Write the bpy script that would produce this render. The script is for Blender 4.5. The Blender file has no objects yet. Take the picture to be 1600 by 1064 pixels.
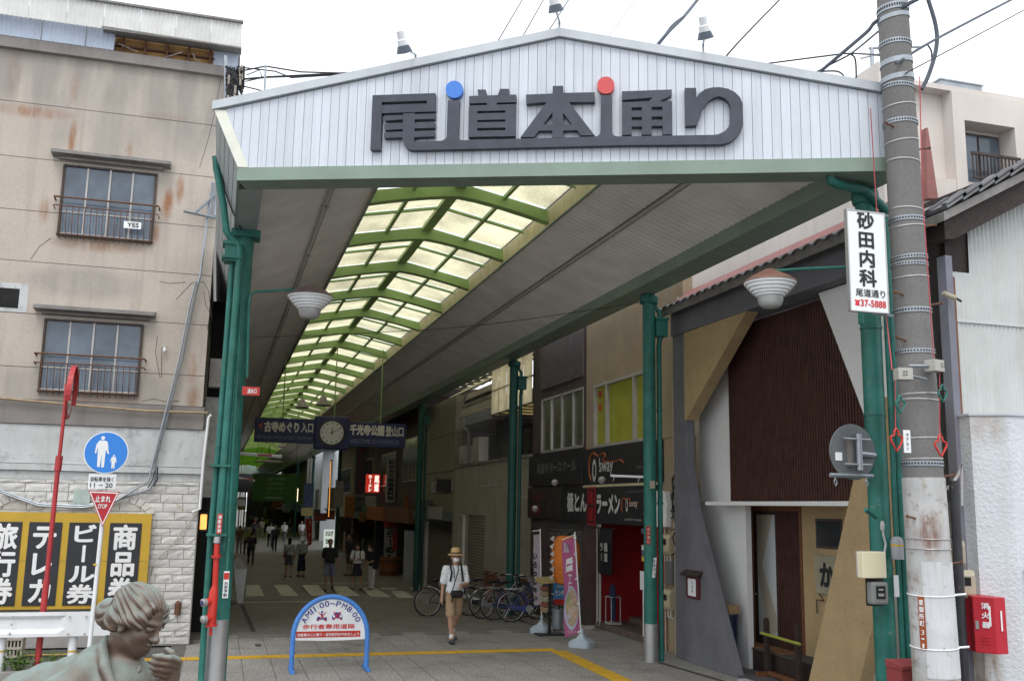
import bpy, bmesh, math, random
import numpy as np
from mathutils import Vector as V, Matrix
from math import sin, cos, pi, radians, atan2, sqrt, tan
random.seed(7)
S = bpy.context.scene
COL = S.collection
# ---------------------------------------------------------------- camera, sky, sun, exposure
FPX, CAMZ = 1524.0, 2.5
YAW, PITCH, ROLL = radians(16.4833), radians(9.7191), radians(1.0)
FW = V((sin(YAW)*cos(PITCH), cos(YAW)*cos(PITCH), sin(PITCH)))
_r = V((cos(YAW), -sin(YAW), 0)); _u = _r.cross(FW)
RT = _r*cos(ROLL)+_u*sin(ROLL); UP = _u*cos(ROLL)-_r*sin(ROLL)
CAM = V((0, 0, CAMZ))
cd = bpy.data.cameras.new('camera'); cam = bpy.data.objects.new('camera', cd); COL.objects.link(cam)
cd.sensor_width = 36; cd.lens = FPX/1600*36; cd.clip_start = .05; cd.clip_end = 2000
cam.matrix_world = Matrix(((RT.x, UP.x, -FW.x, 0), (RT.y, UP.y, -FW.y, 0), (RT.z, UP.z, -FW.z, CAMZ), (0, 0, 0, 1)))
S.camera = cam
SUN_EL, SUN_AZ = radians(58), radians(200)
w = bpy.data.worlds.new('World'); S.world = w; w.use_nodes = True
nt = w.node_tree; nt.nodes.clear()
sk = nt.nodes.new('ShaderNodeTexSky'); sk.sky_type = 'NISHITA'; sk.sun_disc = False
sk.sun_elevation = SUN_EL; sk.sun_rotation = SUN_AZ; sk.dust_density = 4; sk.air_density = 1.0
hs = nt.nodes.new('ShaderNodeHueSaturation'); hs.inputs['Saturation'].default_value = .18
mx = nt.nodes.new('ShaderNodeMixRGB'); mx.inputs[0].default_value = .8; mx.inputs[2].default_value = (7.8, 8.15, 8.6, 1)
bg = nt.nodes.new('ShaderNodeBackground'); bg.inputs[1].default_value = .115
ow = nt.nodes.new('ShaderNodeOutputWorld')
nt.links.new(sk.outputs[0], hs.inputs['Color']); nt.links.new(hs.outputs[0], mx.inputs[1])
nt.links.new(mx.outputs[0], bg.inputs[0]); nt.links.new(bg.outputs[0], ow.inputs[0])
sl = bpy.data.lights.new('sun', 'SUN'); sl.energy = .7; sl.angle = radians(25); sl.color = (1, .97, .93)
so = bpy.data.objects.new('sun', sl); COL.objects.link(so)
sd = V((sin(SUN_AZ)*cos(SUN_EL), cos(SUN_AZ)*cos(SUN_EL), sin(SUN_EL)))
so.rotation_euler = sd.to_track_quat('Z', 'Y').to_euler(); so.location = (0, 0, 40)
S.view_settings.view_transform = 'Standard'; S.view_settings.look = 'None'
S.view_settings.exposure = 0.86; S.view_settings.gamma = 1; S.view_settings.use_curve_mapping = False
S.cycles.use_denoising = True
S.cycles.max_bounces = 8; S.cycles.transparent_max_bounces = 8
# ---------------------------------------------------------------- helpers
def gz(Y): return 0.0 if Y < 20 else -.035*(min(Y, 36)-20)
def ray(x, y): return RT*((x-800)/FPX)-UP*((y-532)/FPX)+FW
def onpl(x, y, n, p0):
    d = ray(x, y); n = V(n); return CAM+d*((V(p0)-CAM).dot(n)/d.dot(n))
def pX(x, y, X): return onpl(x, y, (1, 0, 0), (X, 0, 0))
def pY(x, y, Y): return onpl(x, y, (0, 1, 0), (0, Y, 0))
def pG(x, y, z=None):
    if z is not None: return onpl(x, y, (0, 0, 1), (0, 0, z))
    z = 0.0
    for _ in range(30):
        p = onpl(x, y, (0, 0, 1), (0, 0, z)); z = .5*z+.5*gz(p.y)
    return p
GA = radians(112); GD = V((sin(GA), cos(GA), 0)); GN = V((cos(GA), -sin(GA), 0)); G0 = V((3.5, 10.2, 0))
def gp(s, z, off=0): return G0+GD*s+V((0, 0, z))+GN*off
def gpx(x, y, off=0): return onpl(x, y, GN, G0+GN*off)
OFF = {}
def reg(o, off): OFF[o.name] = V(off)
def tag(o, label=None, cat=None, group=None, kind=None):
    if label: o['label'] = label
    if cat: o['category'] = cat
    if group: o['group'] = group
    if kind: o['kind'] = kind
    return o
def thing(name, label, cat, loc=(0, 0, 0), group=None):
    o = bpy.data.objects.new(name, None); COL.objects.link(o); o.empty_display_size = .2
    o.location = loc; reg(o, loc); tag(o, label, cat, group); return o
class MB:
    def __init__(s): s.v = []; s.f = []
    def add(s, vs, fs):
        n = len(s.v); s.v += [tuple(p) for p in vs]; s.f += [tuple(i+n for i in f) for f in fs]; return s
    def bb(s, o, a, b, c):
        o, a, b, c = V(o), V(a), V(b), V(c)
        P = [o, o+a, o+a+b, o+b, o+c, o+a+c, o+a+b+c, o+b+c]
        F = [(0, 3, 2, 1), (4, 5, 6, 7), (0, 1, 5, 4), (1, 2, 6, 5), (2, 3, 7, 6), (3, 0, 4, 7)]
        if a.cross(b).dot(c) < 0: F = [f[::-1] for f in F]
        return s.add(P, F)
    def box(s, x0, x1, y0, y1, z0, z1): return s.bb((x0, y0, z0), (x1-x0, 0, 0), (0, y1-y0, 0), (0, 0, z1-z0))
    def cbox(s, c, sx, sy, sz, rz=0, base=False):
        a = V((cos(rz), sin(rz), 0))*sx; b = V((-sin(rz), cos(rz), 0))*sy; h = V((0, 0, sz))
        return s.bb(V(c)-a/2-b/2-(V() if base else h/2), a, b, h)
    def prism(s, pts, ext):
        pts = [V(p) for p in pts]; ext = V(ext); n = len(pts)
        nn = V()
        for i in range(n): nn += pts[i].cross(pts[(i+1) % n])
        if nn.dot(ext) > 0: pts = pts[::-1]
        P = pts+[p+ext for p in pts]
        F = [tuple(range(n)), tuple(range(2*n-1, n-1, -1))]+[(i, i+n, (i+1) % n+n, (i+1) % n)[::1] for i in range(n)]
        return s.add(P, F)
    def quad(s, a, b, c, d): return s.add([a, b, c, d], [(0, 1, 2, 3)])
    def tube(s, pts, r, n=8, cap=True, closed=False):
        pts = [V(p) for p in pts]; m = len(pts)
        rr = r if isinstance(r, (list, tuple)) else [r]*m
        rings = []; N = None
        for i, p in enumerate(pts):
            if closed: t = pts[(i+1) % m]-pts[i-1]
            else: t = pts[min(i+1, m-1)]-pts[max(i-1, 0)]
            t.normalize()
            if N is None: N = t.cross(V((0, 0, 1)) if abs(t.z) < .9 else V((1, 0, 0)))
            N = (N-t*N.dot(t)).normalized(); B = t.cross(N)
            rings.append([p+(N*cos(2*pi*k/n)+B*sin(2*pi*k/n))*rr[i] for k in range(n)])
        P = [q for R_ in rings for q in R_]; F = []
        for i in range(m if closed else m-1):
            j = (i+1) % m
            for k in range(n): F.append((i*n+k, i*n+(k+1) % n, j*n+(k+1) % n, j*n+k))
        if cap and not closed: F += [tuple(range(n))[::-1], tuple(range((m-1)*n, m*n))]
        return s.add(P, F)
    def cyl(s, a, b, r, n=12): return s.tube([a, b], r, n)
    def lathe(s, prof, o, n=20, ax=None):
        o = V(o); P = []; F = []
        if ax is None: X, Y, Z = V((1, 0, 0)), V((0, 1, 0)), V((0, 0, 1))
        else:
            Z = V(ax).normalized(); X = Z.orthogonal().normalized(); Y = Z.cross(X)
        for r, z in prof:
            for k in range(n): P.append(o+(X*cos(2*pi*k/n)+Y*sin(2*pi*k/n))*max(r, 1e-4)+Z*z)
        for i in range(len(prof)-1):
            for k in range(n): F.append((i*n+k, i*n+(k+1) % n, (i+1)*n+(k+1) % n, (i+1)*n+k))
        return s.add(P, F+[tuple(range(n))[::-1], tuple(range((len(prof)-1)*n, len(prof)*n))])
    def build(s, name, mat, parent=None, smooth=False, bevel=0, kind=None, label=None):
        me = bpy.data.meshes.new(name); vs = s.v
        if parent is not None: off = OFF[parent.name]
        elif kind == 'structure': off = V()
        else:
            A = np.array(vs); off = V(((A[:, 0].min()+A[:, 0].max())/2, (A[:, 1].min()+A[:, 1].max())/2, A[:, 2].min()))
        A = np.array(vs)-np.array(off)
        me.from_pydata(A.tolist(), [], s.f)
        if bevel:
            bm = bmesh.new(); bm.from_mesh(me); bmesh.ops.remove_doubles(bm, verts=bm.verts, dist=1e-5)
            ed = [e for e in bm.edges if len(e.link_faces) == 2 and e.calc_face_angle(0) > .5]
            bmesh.ops.bevel(bm, geom=ed, offset=bevel, segments=2, affect='EDGES', profile=.6, clamp_overlap=True); bm.to_mesh(me); bm.free()
        me.materials.append(mat)
        if smooth:
            me.polygons.foreach_set('use_smooth', [True]*len(me.polygons))
            if smooth != 2: me.set_sharp_from_angle(angle=radians(40))
        o = bpy.data.objects.new(name, me); COL.objects.link(o)
        if parent is not None: o.parent = parent; reg(o, OFF[parent.name])
        else: o.location = off; reg(o, off)
        if kind: o['kind'] = kind
        if label: o['label'] = label
        return o
def kids(o): return [c for c in KIDX.get(o.name, [])]
KIDX = {}
def copy_tree(o, loc=None, rz=None):
    m = {}
    allc = [o]+list(o.children_recursive)
    for q in allc:
        c = q.copy(); COL.objects.link(c); m[q] = c
    for q in allc:
        if q.parent in m: m[q].parent = m[q.parent]; m[q].matrix_parent_inverse = q.matrix_parent_inverse
    r = m[o]
    if loc is not None: r.location = loc
    if rz is not None: r.rotation_euler = (0, 0, rz)
    return r
# ---------------------------------------------------------------- materials
MATS = {}
def M(name, col, rough=.65, var=.18, scale=2.0, bump=0, bscale=40, metal=0, spec=.4, stain=0, stcol=(.10, .08, .06), stsc=(1.5, 1.5, .12), rnd=0, emit=0, fine=0, fsc=150, trans=0, blotch=0, blcol=(.3, .2, .1), blsc=1.2):
    if name in MATS: return MATS[name]
    m = bpy.data.materials.new(name); m.use_nodes = True; MATS[name] = m
    t = m.node_tree; N = t.nodes; L = t.links; b = N['Principled BSDF']
    geo = N.new('ShaderNodeNewGeometry'); pos = geo.outputs['Position']
    def noise(sc, det=4, vec=None, ro=.6):
        n = N.new('ShaderNodeTexNoise'); n.inputs['Scale'].default_value = sc; n.inputs['Detail'].default_value = det; n.inputs['Roughness'].default_value = ro
        L.new(vec or pos, n.inputs['Vector']); return n.outputs['Fac']
    def rng(f, a, b_, c, d):
        r = N.new('ShaderNodeMapRange'); L.new(f, r.inputs[0])
        for i, q in enumerate((a, b_, c, d)): r.inputs[i+1].default_value = q
        return r.outputs[0]
    def mixc(f, a, b_, mode='MIX'):
        x = N.new('ShaderNodeMixRGB'); x.blend_type = mode
        if isinstance(f, float): x.inputs[0].default_value = f
        else: L.new(f, x.inputs[0])
        for i, q in ((1, a), (2, b_)):
            if isinstance(q, tuple): x.inputs[i].default_value = (*q[:3], 1)
            else: L.new(q, x.inputs[i])
        return x.outputs[0]
    c = tuple(col)
    if var:
        f = rng(noise(scale), .3, .7, 1-var, 1+var)
        cc = N.new('ShaderNodeCombineColor')
        for i in range(3): L.new(f, cc.inputs[i])
        c = mixc(1.0, c, cc.outputs[0], 'MULTIPLY')
    if rnd:
        oi = N.new('ShaderNodeObjectInfo'); f = rng(oi.outputs['Random'], 0, 1, 1-rnd, 1+rnd)
        cc = N.new('ShaderNodeCombineColor')
        for i in range(3): L.new(f, cc.inputs[i])
        c = mixc(1.0, c, cc.outputs[0], 'MULTIPLY')
    if fine:
        f = rng(noise(fsc, 2), .25, .75, 1-fine, 1+fine); cc = N.new('ShaderNodeCombineColor')
        for i in range(3): L.new(f, cc.inputs[i])
        c = mixc(1.0, c, cc.outputs[0], 'MULTIPLY')
    if blotch: c = mixc(rng(noise(blsc, 6, ro=.7), .68-.3*blotch, .78-.25*blotch, 0, .85), c, tuple(blcol))
    if stain:
        mp = N.new('ShaderNodeMapping'); mp.inputs['Scale'].default_value = stsc; L.new(pos, mp.inputs['Vector'])
        c = mixc(rng(noise(3, 5, mp.outputs[0]), .5, .8, 0, stain), c, tuple(stcol))
    if isinstance(c, tuple): b.inputs['Base Color'].default_value = (*c[:3], 1)
    else: L.new(c, b.inputs['Base Color'])
    b.inputs['Roughness'].default_value = rough; b.inputs['Metallic'].default_value = metal
    b.inputs['Specular IOR Level'].default_value = spec
    if var and rough > .2: L.new(rng(noise(scale*3), .3, .7, rough*.85, min(1, rough*1.15)), b.inputs['Roughness'])
    if bump:
        bp = N.new('ShaderNodeBump'); bp.inputs['Strength'].default_value = bump; bp.inputs['Distance'].default_value = .02
        L.new(noise(bscale, 5), bp.inputs['Height']); L.new(bp.outputs[0], b.inputs['Normal'])
    if emit:
        L.new(c, b.inputs['Emission Color']) if not isinstance(c, tuple) else None
        if isinstance(c, tuple): b.inputs['Emission Color'].default_value = (*c[:3], 1)
        b.inputs['Emission Strength'].default_value = emit
    if trans: b.inputs['Transmission Weight'].default_value = trans
    return m
def wave_bump(m, axis, period, strength=.5, dist=.01, dark=0):
    t = m.node_tree; N = t.nodes; L = t.links; b = N['Principled BSDF']
    geo = N.new('ShaderNodeNewGeometry'); w_ = N.new('ShaderNodeTexWave'); w_.bands_direction = axis; w_.wave_profile = 'SIN'
    w_.inputs['Scale'].default_value = 2*pi/(20*period)
    L.new(geo.outputs['Position'], w_.inputs['Vector'])
    bp = N.new('ShaderNodeBump'); bp.inputs['Strength'].default_value = strength; bp.inputs['Distance'].default_value = dist
    L.new(w_.outputs['Fac'], bp.inputs['Height']); L.new(bp.outputs[0], b.inputs['Normal']); return m
def glass(name, col, rough=.08, trans=0.0, var=.3):
    m = M(name, col, rough=rough, var=var, scale=.9, spec=.6); return m
# ---------------------------------------------------------------- lettering
TXC = {}
def text_mesh(s, bold):
    if (s, bold) in TXC: return TXC[(s, bold)]
    cu = bpy.data.curves.new('lettering', 'FONT'); cu.body = s; cu.size = 1; cu.offset = 0; cu.fill_mode = 'FRONT'; cu.resolution_u = 3
    o = bpy.data.objects.new('lettering', cu); COL.objects.link(o)
    dg = bpy.context.evaluated_depsgraph_get(); me = o.evaluated_get(dg).to_mesh()
    vs = [tuple(v.co) for v in me.vertices]; fs = [tuple(p.vertices) for p in me.polygons]
    o.evaluated_get(dg).to_mesh_clear(); bpy.data.objects.remove(o); bpy.data.curves.remove(cu)
    if bold:   # heavier strokes: the same outline laid five times, each a hair above the last
        n = len(vs); V0 = vs; F0 = fs; vs = []; fs = []
        for k, (dx, dy) in enumerate(((0, 0), (1, 0), (-1, 0), (0, 1), (0, -1), (.7, .7), (-.7, .7), (.7, -.7), (-.7, -.7))):
            vs += [(x+dx*bold, y+dy*bold, .00025*k) for x, y, z in V0]; fs += [tuple(i+n*k for i in f) for f in F0]
    TXC[(s, bold)] = (vs, fs); return vs, fs
def text(s, mat, o, u, v, w, h=None, parent=None, bold=0.0, vert=False, name='lettering', lift=.004, keep=False, gap=.12, mb=None):
    """fit the string s into the rectangle from o (lower left) along unit u (width w) and unit v (height h)"""
    o, u, v = V(o), V(u).normalized(), V(v).normalized(); n = u.cross(v)
    B = mb or MB(); chars = [(s, 0, 0, w, h)]
    if vert:
        k = len(s); ch = h/k; chars = [(c, 0, h-(i+1)*ch+ch*gap/2, w, ch*(1-gap)) for i, c in enumerate(s)]
    for c, x0, y0, W_, H_ in chars:
        if c.strip() == '': continue
        vs, fs = text_mesh(c, bold)
        if not vs: continue
        A = np.array(vs); mn = A.min(0); mxx = A.max(0); d = np.maximum(mxx-mn, 1e-5)
        if vert:
            sx, sy = W_/1.0, H_/1.0
            if c in 'ー|': sx = sy = min(W_, H_)
            P = []
            for p in A:
                if c in 'ー〜': q = (-(p[1]-(mn[1]+mxx[1])/2)*sx+W_/2, -(p[0]-(mn[0]+mxx[0])/2)*sy*1.0+H_/2)
                else: q = ((p[0]-(mn[0]+mxx[0])/2)*sx+W_/2, (p[1]-.38)*sy+H_/2)
                P.append(o+u*(x0+q[0])+v*(y0+q[1])+n*(lift+p[2]))
        else:
            sx = W_/d[0]; sy = (H_/d[1]) if H_ else sx
            if keep: sx = sy = min(sx, sy)
            P = [o+u*(x0+(p[0]-mn[0])*sx)+v*(y0+(p[1]-mn[1])*sy)+n*(lift+p[2]) for p in A]
        B.add(P, fs)
    if mb is not None: return B
    return B.build(name, mat, parent)
# ---------------------------------------------------------------- palette
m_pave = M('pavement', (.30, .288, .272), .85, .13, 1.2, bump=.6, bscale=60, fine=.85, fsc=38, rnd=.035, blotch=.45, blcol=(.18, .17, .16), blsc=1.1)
m_bed = M('paving_bed', (.12, .11, .10), .9, .2, 1.2, fine=.45, fsc=90, bump=.3, bscale=120)
m_asph = M('asphalt', (.11, .105, .10), .9, .2, 1.0, bump=.4, bscale=150, fine=.45, fsc=120)
m_joint = M('joint', (.07, .065, .06), .95, .2)
m_yel = M('tactile_yellow', (.60, .37, .03), .6, .15, 4, blotch=.25, blcol=(.35, .25, .08), blsc=5)
m_wpaint = M('road_paint', (.50, .48, .42), .7, .2, 3, blotch=.3, blcol=(.2, .19, .17), blsc=6)
m_panel = M('siding', (.565, .605, .66), .35, .05, 1.5, rnd=.05, stain=.45, stcol=(.34, .355, .36), stsc=(7, 7, .22), bump=.12, bscale=4)
m_trim = M('coping', (.47, .50, .53), .4, .1, 2)
m_cream = M('cream_trim', (.66, .66, .58), .5, .08, 3)
m_sage = M('sage_paint', (.21, .275, .225), .5, .1, 2, stain=.25, stcol=(.18, .22, .17))
m_sageD = M('sage_side', (.31, .345, .34), .55, .1, 2, stain=.3, stcol=(.25, .27, .26))
m_soff = (M('soffit', (.80, .775, .75), .8, .1, 1.5, stain=.3, stcol=(.5, .475, .45), stsc=(.4, .15, .4)))
m_greenrib = M('rib_green', (.26, .39, .15), .45, .12, 2)
m_cstrip = M('valance_cream', (.55, .50, .32), .6, .15, 3, stain=.5, stcol=(.28, .24, .12), stsc=(1, 6, .2))
m_cond = M('conduit_grey', (.42, .41, .41), .5, .1)
m_teal = M('teal_paint', (.02, .145, .118), .5, .28, 3, blotch=.3, blcol=(.12, .22, .19), blsc=13, stain=.35, stcol=(.035, .05, .035), stsc=(9, 9, .5), bump=.1, bscale=18)
m_steel = M('brushed_steel', (.45, .45, .45), .42, .12, 2, metal=.75, stain=.35, stcol=(.2, .19, .18))
m_letter = M('letter_slate', (.045, .053, .072), .5, .18, 6)
m_blue = M('dot_blue', (.055, .20, .62), .45, .06)
m_red = M('dot_red', (.55, .075, .075), .45, .06)
m_white = M('white_paint', (.76, .77, .78), .5, .08, 3)
m_black = M('black_paint', (.02, .02, .022), .5, .2)
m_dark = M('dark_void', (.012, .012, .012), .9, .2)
m_galv = M('galvanised', (.32, .35, .38), .4, .12, 6, metal=.55)
m_rust = M('rusty_iron', (.13, .065, .04), .85, .35, 12)
m_redp = M('signal_red', (.50, .03, .02), .42, .1)
m_cable = M('cable_black', (.02, .02, .025), .6, .1)
m_ltext = M('text_white', (.80, .80, .80), .6, 0)
m_rtext = M('text_red', (.60, .03, .03), .6, 0)
m_ktext = M('text_black', (.02, .02, .025), .6, 0)
m_btext = M('text_navy', (.03, .03, .22), .6, 0)
# translucent glazing: lets the sky through as diffuse light
def translucent(name, col, tr=.75, sc=25):
    m = bpy.data.materials.new(name); m.use_nodes = True; t = m.node_tree; N = t.nodes; L = t.links; N.clear()
    geo = N.new('ShaderNodeNewGeometry'); no = N.new('ShaderNodeTexNoise'); no.inputs['Scale'].default_value = sc; no.inputs['Detail'].default_value = 6
    L.new(geo.outputs['Position'], no.inputs['Vector'])
    no2 = N.new('ShaderNodeTexNoise'); no2.inputs['Scale'].default_value = 1.3; L.new(geo.outputs['Position'], no2.inputs['Vector'])
    r = N.new('ShaderNodeMapRange'); L.new(no.outputs['Fac'], r.inputs[0])
    for i, q in enumerate((.3, .7, .82, 1.08)): r.inputs[i+1].default_value = q
    r2 = N.new('ShaderNodeMapRange'); L.new(no2.outputs['Fac'], r2.inputs[0])
    for i, q in enumerate((.3, .7, .8, 1.1)): r2.inputs[i+1].default_value = q
    mu = N.new('ShaderNodeMath'); mu.operation = 'MULTIPLY'; L.new(r.outputs[0], mu.inputs[0]); L.new(r2.outputs[0], mu.inputs[1])
    cc = N.new('ShaderNodeMixRGB'); cc.blend_type = 'MULTIPLY'; cc.inputs[0].default_value = 1; cc.inputs[1].default_value = (*col, 1)
    cb = N.new('ShaderNodeCombineColor'); [L.new(mu.outputs[0], cb.inputs[i]) for i in range(3)]; L.new(cb.outputs[0], cc.inputs[2])
    a = N.new('ShaderNodeBsdfTranslucent'); d = N.new('ShaderNodeBsdfDiffuse'); x = N.new('ShaderNodeMixShader'); o = N.new('ShaderNodeOutputMaterial')
    x.inputs[0].default_value = 1-tr
    L.new(cc.outputs[0], a.inputs[0]); L.new(cc.outputs[0], d.inputs[0]); L.new(a.outputs[0], x.inputs[1]); L.new(d.outputs[0], x.inputs[2]); L.new(x.outputs[0], o.inputs[0])
    return m
m_wire = translucent('wired_glass', (.95, .92, .76), .80)
m_limepane = translucent('lime_glass', (.55, .72, .16), .75)
m_frp = translucent('frp_sheet', (.80, .70, .46), .75, 2)
# ---------------------------------------------------------------- ground
def strip(xs, ys, dz):
    B = MB(); P = [(x, y, gz(y)+dz) for y in ys for x in xs]; n = len(xs)
    F = [(j*n+i, j*n+i+1, (j+1)*n+i+1, (j+1)*n+i) for j in range(len(ys)-1) for i in range(n-1)]
    return B.add(P, F)
strip([-60, 60], [-20, 20, 36, 400], -.03).build('ground', m_asph, kind='structure')
pv = strip([-.35, 8.6], [9, 12.4], -.004).add([], [])
pave = strip([-.6, 8.6], [8.0, 20, 36, 240], -.006).build('pavement', m_bed, kind='structure')
# paving slabs one by one where the photograph shows their joints
PW, PL = .45, .9
meshes = []
for k in range(3):
    B = MB(); B.box(-PW/2+.006, PW/2-.006, -PL/2+.006, PL/2-.006, -.03, 0)
    meshes.append(B)
me_p = None; npv = 0
x0 = -.35
cells = []
for i in range(20):
    for j in range(-1, 9):
        x = x0+PW*(i+.5); y = 12.4+PL*(j+.5)+(PL/2 if i % 2 else 0)
        if x > 7.55 or y > 19.6 or y < 11.6: continue
        cells.append((x, y))
for x, y in cells:
    if me_p is None:
        o = meshes[0].build('paver', m_pave, pave); me_p = o.data; o.location = (x, y, .001)
    else:
        o = bpy.data.objects.new('paver', me_p); COL.objects.link(o); o.parent = pave; o.location = (x, y, random.uniform(-.001, .003)); o.rotation_euler = (random.uniform(-.002, .002), random.uniform(-.002, .002), 0)
    npv += 1
m_arc_shade = M('arcade_floor_shaded', (.19, .18, .165), .8, .15, 1.0, bump=.4, bscale=60, fine=.6, fsc=40, blotch=.4, blcol=(.12, .11, .10), blsc=.9)  # interior shade painted in as a darker paving colour
strip([-.6, 8.6], [19.62, 20, 36, 240], .0).build('arcade_paving', m_arc_shade, kind='structure')
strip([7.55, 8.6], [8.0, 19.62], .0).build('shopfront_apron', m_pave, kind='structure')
# slot gutters
for nm, a, b in (('gutter', (378, 945), (404, 1010)), ('gutter', (700, 930), (905, 1008)), ('gutter', (1030, 1035), (1130, 1064))):
    p, q = pG(*a), pG(*b); d = (q-p); d.z = 0; d.normalize(); s = V((d.y, -d.x, 0))*.05
    B = MB(); pts = [p+(q-p)*t for t in (0, .25, .5, .75, 1)]
    for i in range(4):
        A, C = pts[i].copy(), pts[i+1].copy(); A.z = gz(A.y)+.006; C.z = gz(C.y)+.006
        B.quad(A-s, A+s, C+s, C-s)
    B.build('gutter', m_joint, kind='structure')
# yellow tactile tiles: each tile is a slab with raised bars
def tactile(p, q, nm='tactile_line', lab=''):
    p, q = V(p), V(q); d = q-p; L_ = d.length; d.normalize(); s = V((d.y, -d.x, 0)); n = int(L_/.3)
    root = thing('tactile_strip', lab, 'tactile paving', p)
    for i in range(n):
        B = MB(); o = p+d*(.3*i+.003)-s*.148; o.z = .004
        B.bb(o, d*.294, s*.296, (0, 0, .006))
        for k in range(4): B.bb(o+s*(.025+.07*k)+d*.01+V((0, 0, .006)), d*.274, s*.035, (0, 0, .005))
        B.build('tile', m_yel, root)
Yl = 17.22
tactile((-1.2, Yl, 0), (6.01, Yl, 0), lab='yellow tactile paving strip running straight across the arcade mouth')
tactile((6.0, Yl-.155, 0), (5.9, 12.4, 0), lab='yellow tactile paving strip turning towards the viewer beside the steel-cuffed column')
B = MB(); a, b = pG(0, 1024), pG(60, 1023); B.quad((-9, a.y-.05, .002), (-1.2, a.y-.05, .002), (-1.2, a.y+.05, .002), (-9, a.y+.05, .002))
B.build('road_line', m_yel, kind='structure')
# zebra crossing inside the arcade
zr = thing('zebra_crossing', 'faded cream zebra crossing bars on the arcade floor', 'crossing', (3.6, 35.5, gz(35.5)))
def patch(pts, name, mat, parent, dz=.012):
    B = MB(); P = [pG(*p) for p in pts]; B.add([(q.x, q.y, gz(q.y)+dz) for q in P], [tuple(range(len(P)))]); return B.build(name, mat, parent)
for pts in ([(384, 932), (413, 931), (405, 914), (385, 914)], [(440, 931), (467, 931), (450, 914), (428, 914)], [(485, 931), (512, 931), (497, 914), (472, 914)], [(531, 932), (563, 931), (541, 916), (518, 916)], [(578, 932), (611, 933), (586, 918), (565, 918)], [(622, 934), (648, 934), (630, 923), (610, 923)], [(596, 921), (622, 921), (617, 918), (594, 918)], [(642, 922), (672, 925), (662, 918), (640, 918)]):
    patch(pts, 'crossing_bar', m_wpaint, zr)
for a, b in (((380, 941), (484, 940)), ((490, 911), (612, 914))):
    p, q = pG(*a), pG(*b); B = MB()
    B.add([(p.x, p.y-.1, gz(p.y)+.012), (q.x, p.y-.1, gz(p.y)+.012), (q.x, p.y+.1, gz(p.y)+.012), (p.x, p.y+.1, gz(p.y)+.012)], [(0, 1, 2, 3)]); B.build('stop_line', m_wpaint, zr)
# ---------------------------------------------------------------- arcade canopy
XL, XR, XC = 1.94, 4.94, 3.44
ZS, ZI, ZP, ZA = 6.5, 7.12, 7.37, 7.67     # soffit outer, soffit inner, pane eave, pane ridge
YE = 135.0
def yf(X): return 10.2+(X-3.5)*GD.y/GD.x    # the gable's line in plan
arc = thing('arcade_canopy', 'long gabled shopping arcade canopy with white siding front and lime green skylight ribs', 'arcade roof', (3.44, 10.2, 0))
# front: siding planks one by one
S0, S1, SAP = -4.12, 3.98, .04
def ztop(s): return 8.06-(SAP-s)*.197 if s < SAP else 8.06-(s-SAP)*.215
def zlow(s): return 6.43
B = MB(); B.prism([gp(-3.72, 6.43, -.03), gp(S1, 6.43, -.03), gp(S1, ztop(S1)-.02, -.03), gp(SAP, 8.03, -.03), gp(S0+.02, ztop(S0)-.02, -.03)], -GN*.12)
B.build('gable_board', m_trim, arc)
pw = .1075; n = 0; s = -3.98
def sleft(z): return -3.76-(z-6.43)*(.34/.74)+.06
while s < S1-.01:
    e = min(s+pw-.005, S1); pts = []
    if e > -3.70:
        if s >= -3.70: pts = [gp(s, 6.43), gp(e, 6.43), gp(e, ztop(e)-.085)] + ([gp(SAP, ztop(SAP)-.085)] if s < SAP < e else []) + [gp(s, ztop(s)-.085)]
        else: zz = 6.43+max(0, (-3.70-s))*.74/.34; pts = [gp(-3.70, 6.43), gp(e, 6.43), gp(e, ztop(e)-.085), gp(s, ztop(s)-.085), gp(s, zz)]
    else:
        z1 = 6.43+(-3.70-s)*.74/.34; z2 = 6.43+(-3.70-e)*.74/.34
        pts = [gp(e, z2), gp(e, ztop(e)-.085), gp(s, ztop(s)-.085)] + ([gp(s, z1)] if z1 < ztop(s)-.09 else [])
    if len(pts) >= 3:
        B = MB(); B.prism(pts, -GN*.028); B.build('panel', m_panel, arc)
    s += pw
B = MB(); a = [gp(S0-.02, ztop(S0)-.075, .05), gp(SAP, ztop(SAP)-.075, .05), gp(SAP, ztop(SAP)+.03, .05), gp(S0-.02, ztop(S0)+.03, .05)]
B.prism(a, -GN*.3); B.build('coping', m_trim, arc)
B = MB(); a = [gp(SAP, ztop(SAP)-.075, .051), gp(S1, ztop(S1)-.075, .051), gp(S1, ztop(S1)+.03, .051), gp(SAP, ztop(SAP)+.03, .051)]
B.prism(a, -GN*.3); B.build('coping', m_trim, arc)
B = MB(); B.prism([gp(-3.78, 6.44, .03), gp(-3.66, 6.44, .012), gp(S0+.14, ztop(S0)-.075, .012), gp(S0, ztop(S0)-.075, .03)], -GN*.1); B.build('corner_trim', m_cream, arc)
B = MB(); B.prism([gp(-3.78, 6.27, .03), gp(S1, 6.27, .03), gp(S1, 6.43, .03), gp(-3.78, 6.43, .03)], -GN*.34); B.build('fascia_beam', m_sage, arc)
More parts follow.
